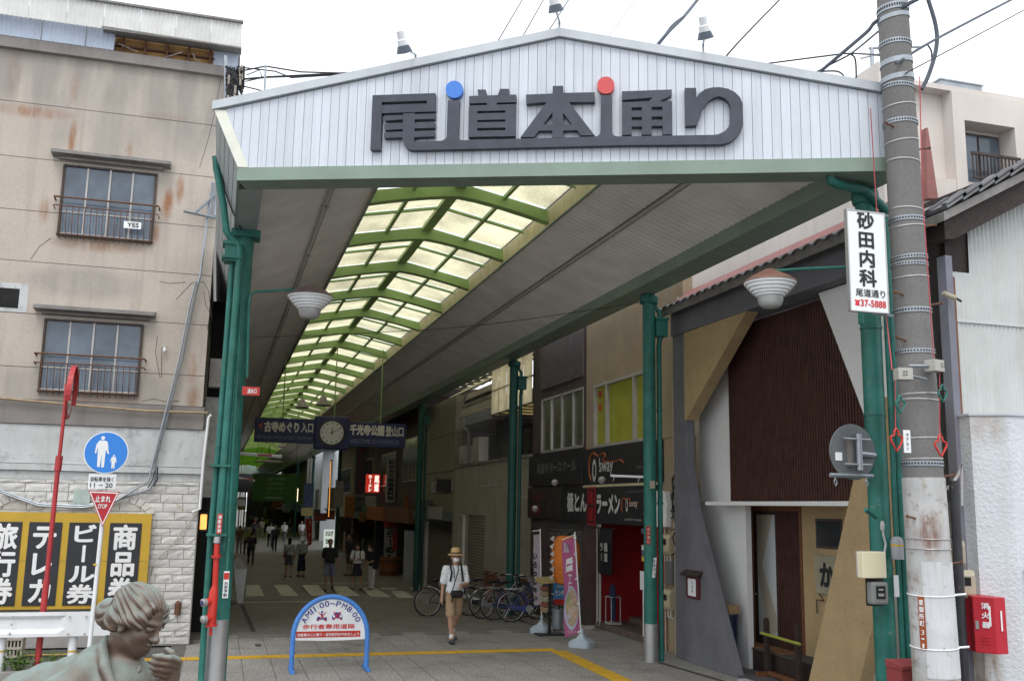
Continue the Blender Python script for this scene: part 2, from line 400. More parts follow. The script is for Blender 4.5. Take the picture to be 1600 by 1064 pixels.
# left and right outer faces
pA, pB = gp(-3.78, 6.44, -.0), gp(S0, ztop(S0), -.0)
y2 = 19.0
for i in range(5):
    t0, t1 = i/5, (i+1)/5
    B = MB(); q0, q1 = pA.lerp(pB, t0), pA.lerp(pB, t1-.02)
    B.prism([q0, q1, V((q1.x, YE, q1.z)), V((q0.x, YE, q0.z))], (.03, 0, 0)); B.build('side_board', m_sageD, arc)
B = MB(); p0 = gp(-3.78, 6.27, .02); B.box(p0.x, p0.x+.03, p0.y, YE, 6.27, 6.43); B.build('side_beam_face', m_sage, arc)
B = MB(); xl0 = p0.x+.03; B.prism([(xl0, yf(xl0)+.36, 6.28), (xl0, YE, 6.28), (.30, YE, 6.28), (.30, yf(.3)+.36, 6.28)], (0, 0, .2)); B.build('edge_beam', m_sageD, arc)
B = MB(); B.prism([(6.74, yf(6.74)+.36, 6.28), (6.74, YE, 6.28), (7.22, YE, 6.28), (7.22, yf(7.22)+.36, 6.28)], (0, 0, .22)); B.build('edge_beam', m_sage, arc)
B = MB(); B.prism([(7.22, yf(7.2)+.3, 6.5), (7.22, YE, 6.5), (7.22, YE, 7.3), (7.22, yf(7.2)+.3, 7.3)], (.03, 0, 0)); B.build('side_board', m_sageD, arc)
# soffits (two sheets a side with a conduit between them) and the roof above
for sgn in (0, 1):
    xa, xb = (.30, XL) if sgn == 0 else (6.74, XR)
    xm = xa+(xb-xa)*.56; zm = ZS+(ZI-ZS)*.56
    for (x1, z1, x2, z2) in ((xa, ZS-.02, xm, zm-.02), (xm, zm, xb, ZI)):
        B = MB(); y0_ = 12.6; B.prism([(x1, 42, z1), (x2, 42, z2), (x2, YE, z2), (x1, YE, z1)], (0, 0, .02))
        P = []; n = int((42-8.9)/.0375)
        for q in range(n+1):   # ribbed sheet: every rib is folded metal across the arcade
            y = 42-.0375*q; o = (.0, .011, .011, .0)[q % 4]
            P += [(x1, max(y, yf(x1)+.37), z1+o), (x2, max(y, yf(x2)+.37), z2+o)]
        B.add(P, [(2*q, 2*q+1, 2*q+3, 2*q+2) for q in range(n)]); B.build('soffit_sheet', m_soff, arc)
    B = MB(); B.cyl((xm, yf(xm)+.4, zm-.06), (xm, YE, zm-.06), .022, 8); B.cyl((xm+.06, yf(xm)+.4, zm-.05), (xm+.06, YE, zm-.05), .012, 6)
    for k in range(14): B.cbox((xm+.03, 14+k*3, zm-.045), .12, .025, .035)
    B.build('conduit', m_cond, arc)
    sx = XL if sgn == 0 else XR; d = -.02 if sgn == 0 else .02
    B = MB(); B.box(sx, sx+d, yf(sx)+.37, YE, ZI-.05, ZP); B.build('valance', m_cstrip, arc)
    B = MB(); B.box(sx-.02, sx+.02, yf(sx)+.37, YE, ZI-.075, ZI-.051); B.build('edge_strip', m_sage, arc)
    xo = -.28 if sgn == 0 else 7.24
    B = MB(); B.prism([(xo, yf(xo)+.1, 7.24), (xo, YE, 7.24), (sx, YE, ZP+.03), (sx, yf(sx)+.1, ZP+.03)], (0, 0, .03)); B.build('roof_sheet', m_trim, arc)
B = MB(); B.prism([(-.28, YE, 6.3), (7.24, YE, 6.3), (7.24, YE, 7.2), (XC, YE, 7.7), (-.28, YE, 7.2)], (0, .1, 0)); B.build('end_gable', m_sage, arc)
# lime ribs, purlins and wired-glass panes
RS = 2.67; RY0 = 9.42
ribs = [RY0+RS*i for i in range(47)]
def rib_poly(y, mx_=12):
    top = [(XL, ZP-.02), (XC, ZA-.02), (XR, ZP-.02)]
    bot = []
    for k in range(mx_+1):
        t = k/mx_; x = XR+(XL-XR)*t; e = abs(t-.5)*2
        bot.append((x, ZI+.02+(ZA-.25-ZI-.02)*(1-e**1.35)))
    return [(x, y, z) for x, z in top+bot]
rm = None
for i, y in enumerate(ribs):
    if y < yf(XL)+.2 and y < 10.9: continue
    if rm is None:
        B = MB(); B.prism(rib_poly(-.04), (0, .08, 0))
        pl = rib_poly(0)
        for a, b in zip(pl[3:-1], pl[4:]): B.bb((a[0], -.09, a[2]-.012), (b[0]-a[0], 0, b[2]-a[2]), (0, .18, 0), (0, 0, .012))
        o = B.build('rib', m_greenrib, arc); rm = o.data; OFFA = V(OFF[arc.name])
        o.location = (0, y, 0)
    else:
        o = bpy.data.objects.new('rib', rm); COL.objects.link(o); o.parent = arc; o.location = (0, y, 0)
B = MB(); B.box(XC-.09, XC+.09, yf(XC)+.3, YE, ZA-.10, ZA-.03); B.build('ridge_beam', m_greenrib, arc)
for side in (0, 1):
    xe = XL if side == 0 else XR
    for t in (.5,):
        B = MB(); x = xe+(XC-xe)*t; z = ZP+(ZA-ZP)*t; B.box(x-.03, x+.03, yf(x)+.3, YE, z-.07, z-.012); B.build('purlin', m_greenrib, arc)
pane_me = {}
far = {0: MB(), 1: MB()}; bars = MB()
def pane_pts(side, h, ya, yb):
    xe = XL if side == 0 else XR
    f = lambda t: (xe+(XC-xe)*t, ZP+(ZA-ZP)*t)
    (x1, z1), (x2, z2) = f(.02 if h == 0 else .515), f(.485 if h == 0 else .97)
    return [(x1, ya, z1), (x2, ya, z2), (x2, yb, z2), (x1, yb, z1)]
npn = 0
for i in range(-1, 46):
    y0, y1 = RY0+RS*i, RY0+RS*(i+1)
    for side in (0, 1):
        for h in (0, 1):
            for q in (0, 1):
                ya = y0+.05+q*RS/2; yb = y0+RS/2*(q+1)-.05
                if ya < yf(XL if side == 0 else XC)+.2: continue
                if npn < 200:
                    key = (side, h)
                    if key not in pane_me:
                        B = MB(); B.prism(pane_pts(side, h, 0, RS/2-.1), (0, 0, .01)); o = B.build('pane', m_wire, arc); pane_me[key] = o.data; o.location = (0, ya, 0)
                    else:
                        o = bpy.data.objects.new('pane', pane_me[key]); COL.objects.link(o); o.parent = arc; o.location = (0, ya, 0)
                    npn += 1
                else: far[0 if y0 < 88 else 1].prism(pane_pts(side, h, ya, yb), (0, 0, .01))
    if y0+RS/2 > 11.5:
        for side in (0, 1):
            xe = XL if side == 0 else XR
            bars.bb((xe, y0+RS/2-.03, ZP-.05), (XC-xe, 0, ZA-ZP), (0, .06, 0), (0, 0, .045))
far[0].build('far_panes', m_wire, arc, kind='stuff'); far[1].build('lime_panes', m_limepane, arc, kind='stuff')
bars.build('glazing_bars', m_greenrib, arc, kind='stuff')
# ---- the big lettering
sg = thing('arcade_name_sign', 'large slate grey street name lettering with blue and red dots on the white gable', 'sign', gp(-.2, 6.6, .06))
def cr(ox): return lambda p: (ox+p[0]/7.6, 110+p[1]/7.6)
cA, cB, cC, cP = cr(570), cr(770), cr(960), (lambda p: p)
def letter(name, polys, mat=m_letter):
    B = MB()
    for f, pts in polys: B.prism([gpx(*f(p), .085) for p in pts], -GN*.075)
    return B.build(name, mat, sg)
letter('letter', [(cA, q) for q in (
    [(92, 298), (205, 294), (185, 945), (65, 945)], [(205, 294), (838, 272), (835, 358), (205, 380)], [(735, 361.5), (835, 358), (834, 395), (735, 398)],
    [(204, 415), (735, 398), (834, 395), (838, 490), (201, 512)],
    [(232, 540), (452, 530), (451, 585), (240, 600)], [(230, 640), (450, 630), (449, 700), (235, 712)], [(225, 738), (449, 728), (448, 795), (230, 805)],
    [(591, 522), (835, 515), (832, 578), (590, 585)], [(590, 625), (832, 618), (830, 685), (589, 692)], [(588, 725), (828, 715), (826, 785), (587, 795)],
    [(455, 514), (592, 508), (586, 850), (586, 948), (545, 945), (500, 925), (465, 880), (448, 800)])])
letter('letter', [(cA, [(586, 850), (910, 838), (950, 822), (970, 795), (985, 360), (1125, 355), (1112, 790), (1125, 820), (1150, 832), (1215, 830), (1215, 935), (586, 948)]),
    (cP, [(729.9, 219.2), (813.0, 217), (929.2, 213.7), (929.2, 228), (729.9, 233)])])
letter('letter', [(cP, q) for q in ([(732.8, 150.4), (806.6, 148.2), (806.6, 160), (776.3, 160.8), (760.8, 161.2), (732.8, 162)], [(746, 140.3), (758.8, 140.3), (761.5, 149.5), (747.6, 149.9)],
    [(781.2, 139.2), (795, 139.2), (793.7, 148.4), (777.9, 149)], [(760.8, 161.2), (776.3, 160.8), (776.3, 164), (760.8, 164.5)],
    [(732.5, 165.5), (745.7, 165), (745.7, 214), (731.6, 214.6)], [(789.7, 163.6), (806, 163), (805.3, 213), (789.7, 213.4)], [(745.7, 165), (789.7, 163.6), (789.7, 173), (745.7, 174)],
    [(745.7, 177.6), (789.7, 176.5), (789.7, 187), (745.7, 188)], [(745.7, 191.5), (789.7, 190.5), (789.7, 199.5), (745.7, 200.5)], [(745.7, 204.8), (789.7, 203.8), (789.7, 213.4), (745.7, 214)])])
letter('letter', [(cB, q) for q in ([(393, 290), (712, 278), (712, 372), (640, 378), (398, 400)], [(835, 270), (1212, 262), (1212, 375), (905, 380), (835, 372)], [(712, 188), (835, 186), (835, 806), (705, 810)],
    [(640, 378), (712, 372), (706, 505), (600, 645), (545, 718), (487, 795), (330, 795)], [(600, 645), (706, 640), (706, 716), (545, 718)],
    [(835, 372), (905, 380), (1210, 775), (1045, 775), (1000, 712), (938, 640), (835, 508)], [(835, 642), (938, 640), (1000, 712), (835, 716)])])
letter('letter', [(cB, [(1210, 788), (1250, 780), (1277, 750), (1285, 297), (1418, 297), (1420, 745), (1438, 775), (1480, 787), (1590, 785), (1590, 888), (1210, 897)]), (cC, [(146, 785), (1190, 768), (1190, 880), (146, 888)])])
letter('letter', [(cC, q) for q in ([(88, 252), (682, 230), (682, 295), (550, 362), (545, 372), (400, 375), (455, 326), (92, 355)],
    [(90, 380), (205, 377), (205, 765), (92, 770)], [(325, 376), (443, 374), (443, 765), (328, 767)], [(570, 372), (685, 366), (688, 763), (572, 765)],
    [(205, 377), (325, 376), (325, 440), (205, 443)], [(205, 492), (325, 490), (325, 555), (205, 557)], [(205, 605), (325, 603), (325, 668), (205, 670)],
    [(443, 374), (570, 372), (570, 434), (443, 436)], [(443, 486), (570, 484), (570, 550), (443, 552)], [(443, 600), (570, 597), (570, 660), (443, 662)])])
letter('letter', [(cC, [(836, 212), (970, 210), (974, 325), (978, 655), (845, 660)]),
    (cC, [(974, 325), (1010, 275), (1080, 225), (1160, 205), (1250, 202), (1350, 220), (1430, 260), (1490, 320), (1525, 400), (1530, 640), (1510, 710), (1460, 780), (1390, 840), (1310, 872), (1240, 880), (1190, 880),
          (1190, 768), (1240, 760), (1310, 725), (1355, 675), (1378, 610), (1378, 430), (1355, 375), (1310, 330), (1240, 308), (1170, 330), (1110, 375), (1050, 450), (1020, 540), (978, 655)])])
for f, c, r, m in ((cA, (1062, 228), 102, m_blue), (cB, (1342, 178), 102, m_red)):
    letter('dot', [(f, [(c[0]+r*cos(2*pi*k/36), c[1]+r*sin(2*pi*k/36)) for k in range(36)])], m)
# ---- floodlights on the coping
for i, (hx, hy, bx, by) in enumerate(((630, 72, 649, 98), (867, 8, 874, 47), (1101, 50, 1099, 82))):
    b = gpx(bx, by, -.12); h = gpx(hx, hy, .55)
    t = thing('floodlight', ('small grey floodlight on a bent arm above the left roof slope', 'small grey floodlight on a thin arm at the very apex of the gable', 'small pale floodlight on a short arm above the right roof slope')[i], 'floodlight', b, 'floodlights along the gable coping')
    B = MB(); B.tube([b-V((0, 0, .06)), b+V((0, 0, .1)), h+V((0, 0, -.02))], .014, 6); B.build('arm', m_galv, t)
    ax = (V((0, 0, -1))-GN*.5+GD*.2).normalized()
    B = MB(); B.lathe([(.02, -.17), (.045, -.16), (.045, -.07), (.058, -.06), (.062, 0)], h, 14, ax); B.build('housing', m_white, t, smooth=True)
    B = MB(); B.lathe([(.068, .0), (.088, .058), (.094, .08), (.0, .09)], h, 14, ax); B.build('lens', M('lens_slate', (.07, .09, .12), .3), t)
# ---- columns
MT = m_teal; m_teal_shade = M('teal_paint_shaded', (.012, .08, .068), .5, .25, 3, blotch=.25, blcol=(.07, .11, .10), blsc=13, stain=.4, stcol=(.02, .035, .03), stsc=(9, 9, .5))  # inner columns: the arcade's shade is put into a darker teal
def column(x, y, lab, z1=6.28, r=.11, pipe=True, cuff=.62, grp='teal columns carrying the arcade'):
    g = gz(y); t = thing('arcade_column', lab, 'column', (x, y, g), grp)
    B = MB(); B.lathe([(r, 0), (r, z1-g)], (x, y, g), 18); m_teal = MT if cuff else m_teal_shade; B.build('shaft', m_teal, t, smooth=True)
    if cuff:
        B = MB(); B.lathe([(r+.012, 0), (r+.012, cuff), (r+.004, cuff+.004)], (x, y, g), 20); B.build('cuff', m_steel, t, smooth=True)
    B = MB(); B.lathe([(r, 0), (r+.05, .0), (r+.05, .12), (r, .12)], (x, y, z1-.16), 16); B.build('collar', m_teal, t)
    if pipe:
        px = x+.2; B = MB(); B.tube([(px, y+.02, g), (px, y+.02, z1-.9), (px+.02, y, z1-.72)], .045, 10); B.build('drain_pipe', m_teal, t, smooth=True)
        B = MB(); B.box(px-.1, px+.12, y-.1, y+.1, z1-.75, z1-.45); B.box(px-.12, px+.14, y-.12, y+.12, z1-.45, z1-.41); B.build('hopper', m_teal, t)
        B = MB(); B.tube([(px, y, z1-.42), (px, y, z1-.3), (px-.08, y, z1-.2), (px-.05, y, z1-.05)], .04, 8); B.build('spout', m_teal, t, smooth=True)
        B = MB()
        for zz in (1.2, 2.6, 4.2): B.lathe([(.05, 0), (.056, .0), (.056, .04), (.05, .04)], (px, y+.02, g+zz), 10)
        B.build('clip', m_teal, t)
    return t
C2 = column(7.15, 15.62, 'teal round column with a steel cuff at its foot beside the red ramen doorway')
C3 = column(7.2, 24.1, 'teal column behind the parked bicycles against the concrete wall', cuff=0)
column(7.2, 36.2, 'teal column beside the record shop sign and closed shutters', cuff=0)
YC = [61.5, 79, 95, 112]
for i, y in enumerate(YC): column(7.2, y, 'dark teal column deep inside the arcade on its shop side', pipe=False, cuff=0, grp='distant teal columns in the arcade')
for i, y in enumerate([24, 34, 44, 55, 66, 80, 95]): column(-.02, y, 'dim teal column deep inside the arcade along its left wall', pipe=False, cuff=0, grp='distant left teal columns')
# ---------------------------------------------------------------- left building, faces the plaza
def spots(m, lst, col=(.27, .10, .03), nsc=7, core=.35):
    """rust stains with a place of their own on a wall: (x, z, half width, half height, strength)"""
    t = m.node_tree; N = t.nodes; L = t.links; b = N['Principled BSDF']
    geo = N.new('ShaderNodeNewGeometry'); no = N.new('ShaderNodeTexNoise'); no.inputs['Scale'].default_value = nsc; no.inputs['Detail'].default_value = 6
    mp = N.new('ShaderNodeMapping'); mp.inputs['Scale'].default_value = (1.6, 1, .35); L.new(geo.outputs['Position'], mp.inputs[0]); L.new(mp.outputs[0], no.inputs['Vector'])
    acc = None
    for x, z, rx, rz, st in lst:
        s = N.new('ShaderNodeVectorMath'); s.operation = 'SUBTRACT'; L.new(geo.outputs['Position'], s.inputs[0]); s.inputs[1].default_value = (x, 0, z)
        q = N.new('ShaderNodeVectorMath'); q.operation = 'MULTIPLY'; L.new(s.outputs[0], q.inputs[0]); q.inputs[1].default_value = (1/rx, 0, 1/rz)
        l = N.new('ShaderNodeVectorMath'); l.operation = 'LENGTH'; L.new(q.outputs[0], l.inputs[0])
        r = N.new('ShaderNodeMapRange'); L.new(l.outputs['Value'], r.inputs[0])
        for i, k in enumerate((1, core, 0, st*.85)): r.inputs[i+1].default_value = k
        if acc is None: acc = r.outputs[0]
        else:
            a = N.new('ShaderNodeMath'); a.operation = 'MAXIMUM'; L.new(acc, a.inputs[0]); L.new(r.outputs[0], a.inputs[1]); acc = a.outputs[0]
    n2 = N.new('ShaderNodeMapRange'); L.new(no.outputs['Fac'], n2.inputs[0])
    for i, k in enumerate((.28, .56, 0, 1)): n2.inputs[i+1].default_value = k
    mu = N.new('ShaderNodeMath'); mu.operation = 'MULTIPLY'; L.new(acc, mu.inputs[0]); L.new(n2.outputs[0], mu.inputs[1])
    x = N.new('ShaderNodeMixRGB'); L.new(mu.outputs[0], x.inputs[0]); x.inputs[2].default_value = (*col, 1)
    src = b.inputs['Base Color'].links[0].from_socket; L.new(src, x.inputs[1]); L.new(x.outputs[0], b.inputs['Base Color']); return m
m_stucco = M('tan_stucco', (.455, .40, .345), .9, .10, .5, bump=.15, bscale=60, stain=.5, stcol=(.25, .22, .20), stsc=(1.6, 1.6, .09), fine=.10, fsc=45)
LW = 18.9
def wz(y, x=0): return pY(x, y, LW).z
def wx(x, y): return pY(x, y, LW).x
spots(m_stucco, [(-3.0, 9.1, .09, .45, .95), (-1.25, 8.05, .14, .4, .95), (-1.05, 8.35, .1, .35, .9), (-3.7, 9.55, .8, .16, .75), (-4.1, 10.3, .15, .7, .5), (-1.4, 9.75, .6, .1, .35), (-3.35, 7.7, .12, .3, .6),
    (-1.42, 7.45, .08, .3, .7), (-2.4, 7.13, .95, .16, .6), (-2.3, 4.28, 1.0, .14, .5), (-3.05, 10.2, .1, .5, .5), (-.6, 4.9, .12, .4, .6), (-2.0, 9.0, .08, .25, .5), (-.55, 4.4, .15, .3, .7)])
spots(m_stucco, [(-3.5, 10.6, 3.2, 1.3, .75), (-1.0, 10.3, 1.3, 1.5, .7), (-2.4, 9.3, 1.6, .8, .45), (-2.6, 6.4, 1.2, .35, .5), (-2.4, 4.5, 2.4, .5, .5)], (.23, .215, .20), 1.6, .55)
m_base = M('grey_render', (.24, .22, .205), .9, .18, 1.5, stain=.6, stcol=(.15, .13, .12), bump=.1)
m_patch = M('worn_white_render', (.52, .53, .53), .9, .12, 2, blotch=.55, blcol=(.33, .34, .34), blsc=3.2, stain=.4, stcol=(.36, .34, .30), stsc=(2, 2, .3), bump=.15)
m_stone = M('split_stone', (.60, .585, .56), .85, .1, 6, rnd=.08, bump=.5, bscale=30, blotch=.25, blcol=(.42, .34, .24), blsc=3)
m_mortar = M('mortar', (.34, .33, .32), .95, .15, 5)
m_corrW = M('white_corrugated', (.60, .60, .58), .55, .08, 3, rnd=.06, stain=.3, stcol=(.40, .36, .30), blotch=.12, blcol=(.2, .16, .13), blsc=9)
m_corrB = M('blue_corrugated', (.54, .61, .73), .55, .08, 3, rnd=.05, stain=.25, stcol=(.36, .38, .42))
m_ply = M('bare_plywood', (.34, .19, .07), .8, .3, 3, stain=.5, stcol=(.10, .06, .03), stsc=(.5, .5, 3))
m_fdark = M('awning_grey', (.21, .20, .19), .7, .2, 4, stain=.4, stcol=(.10, .06, .04), stsc=(4, 4, .5))
m_winf = M('aluminium_frame', (.42, .40, .38), .45, .15, 5, metal=.3)
m_brf = M('brown_frame', (.06, .045, .04), .7, .3, 8)
m_glassB = M('curtained_glass', (.10, .13, .17), .12, .35, 1.6, spec=.6, rnd=.3)
m_glassD = glass('dark_glass', (.035, .04, .045), .1)
lb = thing('tan_building', 'three storey tan stucco building with rusty window grilles and a white corrugated attic', 'building', (-3, LW, 0))
XE = -.36
zs = [wz(657), wz(571), wz(487), wz(405), wz(325), wz(242), wz(156), 10.74]
zs[0] = wz(622)
for a, b in zip(zs, zs[1:]):
    B = MB(); B.box(-13, XE, LW, LW+.25, a+.006, b-.006); B.build('wall_band', m_stucco, lb)
B = MB(); B.box(-13, XE-.02, LW+.02, LW+.3, 2.7, 10.9); B.box(-13, XE-.01, LW+.3, LW+9, 3.0, 10.9); B.build('wall_core', m_base, lb)
B = MB(); B.box(-13, XE+.04, LW-.05, LW+.25, wz(660), wz(623)); B.build('base_band', m_base, lb)
B = MB(); B.box(-13, XE+.08, LW-.02, LW+.25, wz(722), wz(661)); B.build('white_band', m_patch, lb)
B = MB(); B.box(-13, XE+.09, LW-.06, LW+.25, wz(733), wz(723)); B.build('moulding', m_patch, lb)
B = MB(); B.box(-13, XE+.09, LW-.01, LW+.25, 2.86, wz(734)); B.build('grey_band', m_patch, lb)
B = MB(); B.box(-13, XE+.05, LW-.12, LW+.3, 10.70, 10.90); B.build('cornice', m_base, lb)
for pts in ([(275, 468), (300, 442), (318, 440), (326, 455), (331, 500)], [(250, 440), (265, 443), (290, 441)], [(246, 525), (243, 550), (250, 590)], [(48, 405), (62, 385), (80, 372)], [(318, 455), (322, 478), (328, 488), (324, 515)], [(222, 627), (240, 623), (262, 628), (280, 626)]):
    B = MB(); B.tube([pY(a, b, LW-.001) for a, b in pts], .005, 4); B.build('crack', m_joint, lb)
# attic of corrugated sheets
def sheet(x0, x1, z0, z1, y, mat, nm, pit=.076, dep=.018, zt=None):
    n = max(2, int((x1-x0)/pit*2)); B = MB(); P = []
    for i in range(n+1):
        x = x0+(x1-x0)*i/n; yy = y-(dep if i % 2 else 0); P += [(x, yy, z0), (x, yy, z1)]
    B.add(P, [(2*i, 2*i+2, 2*i+3, 2*i+1) for i in range(n)]); return B.build(nm, mat, lb)
xs_ = [-9.0]
xx = -9.0
while xx < -.15: 
    sheet(xx, min(xx+.635, -.12), 11.19, 11.70, 18.52+random.uniform(0, .012), m_corrW, 'sheet'); xx += .64
xx = -9.0
while xx < -2.55:
    sheet(xx, min(xx+.75, -2.42), 10.92, 11.31+random.uniform(0, .02), 18.80+random.uniform(0, .01), m_corrB, 'blue_sheet'); xx += .76
B = MB(); B.box(-9, -.1, 18.45, 18.54, 11.70, 11.74); B.build('roof_edge', m_fdark, lb)
B = MB(); B.prism([(-2.62, 18.5, 11.21), (-.1, 18.5, 11.18), (-.1, 18.98, 11.27), (-2.62, 18.98, 11.27)], (0, 0, .03)); B.build('eave_board', m_fdark, lb)
B = MB(); B.box(-2.42, -.62, 19.0, 19.04, 10.90, 11.30); B.build('plywood', m_ply, lb)
B = MB(); B.box(-.62, -.15, 18.98, 19.02, 10.90, 11.30); B.build('tin_patch', m_corrB, lb)
B = MB(); B.box(-9, -.12, 19.06, 27, 10.8, 11.68); B.build('attic_core', m_fdark, lb)
B = MB()
for k in range(5): B.box(-2.3+k*.4, -2.26+k*.4, 18.9, 18.98, 10.92, 11.28)
B.box(-2.42, -.6, 18.92, 18.98, 11.08, 11.11); B.build('batten', m_rust, lb)
B = MB(); B.tube([(-2.35, 18.88, 11.1), (-2.0, 18.86, 10.98)], .01, 5); B.tube([(-1.0, 18.85, 11.1), (-.95, 18.84, 10.98), (-.85, 18.85, 10.95)], .01, 5); B.tube([(-1.5, 18.88, 10.96), (-1.2, 18.86, 11.1)], .012, 5); B.build('loose_wire', m_winf, lb)
# windows
def window(px, awn, yesno, lab=None):
    (l, t_), (r, b_) = px
    w_ = MB(); fr = .036
    y0 = LW-.06
    for (a, b, c, d) in ((l, r, t_-fr, t_), (l, r, b_, b_+fr), (l, l+fr, b_+fr, t_-fr), (r-fr, r, b_+fr, t_-fr)): w_.box(a, b, y0, LW+.05, c, d)
    wo = w_.build('window', m_brf, lb)
    W_ = r-l-2*fr; hm = b_+(t_-b_)*.34; B = MB()
    for k in range(1, 4): x = l+fr+W_*k/4; B.box(x-.015, x+.015, LW-.04-(.012 if k == 2 else 0), LW+.0, b_+fr, t_-fr)
    B.box(l+fr, r-fr, LW-.035, LW-.005, hm-.012, hm+.012); B.box(l+fr, r-fr, LW-.036, LW-.004, b_+fr, b_+fr+.03)
    B.build('sash', m_winf, wo)
    for k in range(4):
        x1, x2 = l+fr+W_*k/4+.016, l+fr+W_*(k+1)/4-.016
        for z1, z2 in ((b_+fr+.03, hm-.013), (hm+.013, t_-fr)):
            B = MB(); B.box(x1, x2, LW-.022, LW-.012, z1, z2); B.build('pane', m_glassB, wo)
    B = MB(); y = LW-.22; zt = b_+(t_-b_)*.50; zl = zt-.16
    for z, rr in ((zt, .018), (zl, .012), (b_+.02, .012)): B.tube([(l-.08, LW, z), (l-.08, y, z), (r+.08, y, z), (r+.08, LW, z)] if z != b_+.02 else [(l, LW-.03, z), (l, y+.1, z), (r, y+.1, z), (r, LW-.03, z)], rr, 6)
    for k in range(16):
        x = l+(r-l)*(k+.5)/16; B.tube([(x, y, zl), (x, y+.02, b_+.2), (x, y+.1, b_+.02), (x, y+.14, b_-.06)], .0075, 5)
    B.build('grille', m_rust, wo)
    B = MB(); (al, at), (ar, ab) = awn
    B.prism([(al, LW, at+.02), (al, LW-.27, at-.04), (al, LW-.27, ab), (al, LW, ab-.01)], (ar-al, 0, 0)); B.build('canopy', m_fdark, wo)
    B = MB(); B.box(al+.12, ar-.12, LW-.1, LW, ab-.06, ab-.011); B.build('lintel', m_base, wo)
    if yesno:
        B = MB(); sx = r-.5; B.box(sx, sx+.3, LW-.245, LW-.235, b_+.2, b_+.33); B.build('yes_card', m_white, wo)
        text('YES', m_ktext, (sx+.06, LW-.245, b_+.225), (1, 0, 0), (0, 0, 1), .2, .085, wo, bold=.02)
    return wo
window(((-3.10, 8.60), (-1.46, 7.24)), ((-3.30, 8.84), (-1.24, 8.74)), True)
window(((-3.16, 5.70), (-1.49, 4.38)), ((-3.33, 5.94), (-1.30, 5.84)), False)
p = pY(28, 482, LW); q = pY(-20, 448, LW)
B = MB(); B.box(q.x, p.x, LW-.006, LW+.01, p.z, q.z); B.build('vent_opening', m_dark, lb)
B = MB(); B.box(q.x-.1, p.x+.14, LW-.004, LW+.01, p.z-.07, q.z+.1); B.build('plaster_patch', m_patch, lb)
# split-face stone cladding, block by block
m_bk = MB(); m_bk.box(-13, XE+.06, LW-.03, LW+.3, 0, 2.86); m_bk.build('mortar_bed', m_mortar, lb)
random.seed(3)
sg_l, sg_r, sg_b, sg_t = -9, -1.1, .62, 2.30
z = .02; row = 0
while z < 2.8:
    h = random.choice((.10, .13, .145, .16)); h = min(h, 2.85-z)
    xx = XE+.05; first = True
    while xx > -4.4:
        w_ = random.uniform(.26, .52)*(.55 if first and row % 2 else 1); first = False
        x0 = max(xx-w_, -4.45)
        hidden = (xx < sg_r-.05 and sg_b+.1 < z and z+h < sg_t-.06) or (xx < sg_r-.25 and z < sg_b+.1)
        if not hidden:
            B = MB(); nx, nz = 4, 3; P = []
            for iz in range(nz):
                for ix in range(nx):
                    ed = ix in (0, nx-1) or iz in (0, nz-1)
                    P.append((x0+.006+(xx-x0-.012)*ix/(nx-1), LW-.035-(random.uniform(.004, .014) if ed else random.uniform(.012, .028)), z+.006+(h-.012)*iz/(nz-1)+(0 if iz != 1 else random.uniform(-.02, .02))))
            n0 = len(P)
            for ix, iz in ((0, 0), (nx-1, 0), (nx-1, nz-1), (0, nz-1)): a = P[iz*nx+ix]; P.append((a[0], LW-.028, a[2]))
            F = [(j*nx+i, j*nx+i+1, (j+1)*nx+i+1, (j+1)*nx+i) for j in range(nz-1) for i in range(nx-1)]
            F += [(n0, n0+1, nx-1, 0), (n0+1, n0+2, nz*nx-1, nx-1), (n0+2, n0+3, (nz-1)*nx, nz*nx-1), (n0+3, n0, 0, (nz-1)*nx)]
            B.add(P, F); B.build('stone', m_stone, lb)
        xx = x0
    z += h; row += 1
# arch tops of stone over the sign
for cx in (-1.55, -3.25):
    B = MB()
    for k in range(9):
        a0, a1 = pi*(.12+.76*k/9), pi*(.12+.76*(k+1)/9)-.03
        B.prism([(cx+.42*cos(a), LW-.075, 2.12+.36*sin(a)) for a in (a0, a1)]+[(cx+.55*cos(a), LW-.075, 2.12+.48*sin(a)) for a in (a1, a0)], (0, .05, 0))
    B.build('arch_stones', m_stone, lb)
# advertising board
yb = 18.72
ab = thing('ticket_shop_board', 'long yellow shop board with four black panels of white vertical lettering', 'sign', (-2.6, yb, .6))
m_ysign = M('sign_yellow', (.53, .335, .035), .5, .1, 2); m_bsign = M('sign_black', (.028, .03, .036), .45, .15, 3)
zb, zt_ = pY(120, 951, yb).z, pY(120, 801, yb).z
rx = pY(234, 850, yb).x
B = MB(); B.box(-7, rx, yb, yb+.08, zb, zt_); B.build('board', m_ysign, ab)
B = MB(); B.box(-7, rx, yb-.004, yb, (zb+zt_)/2-.01, (zb+zt_)/2-.006); B.build('board_joint', m_joint, ab)
zz0, zz1 = pY(120, 949, yb).z+.02, pY(120, 816, yb).z
for tx, xl, xr in (('旅行券', -20, 29), ('テレカ', 40, 92), ('ビール券', 103, 156), ('商品券', 167, 217)):
    a, b = pY(xl, 880, yb).x, pY(xr, 880, yb).x
    B = MB(); B.box(a, b, yb-.014, yb-.004, zz0+.02, zz1); o = B.build('black_panel', m_bsign, ab)
    text(tx, m_ltext, (a+(b-a)*.1, yb-.016, zz0+.04), (1, 0, 0), (0, 0, 1), (b-a)*.8, zz1-zz0-.06, o, bold=.035, vert=True, gap=.02)
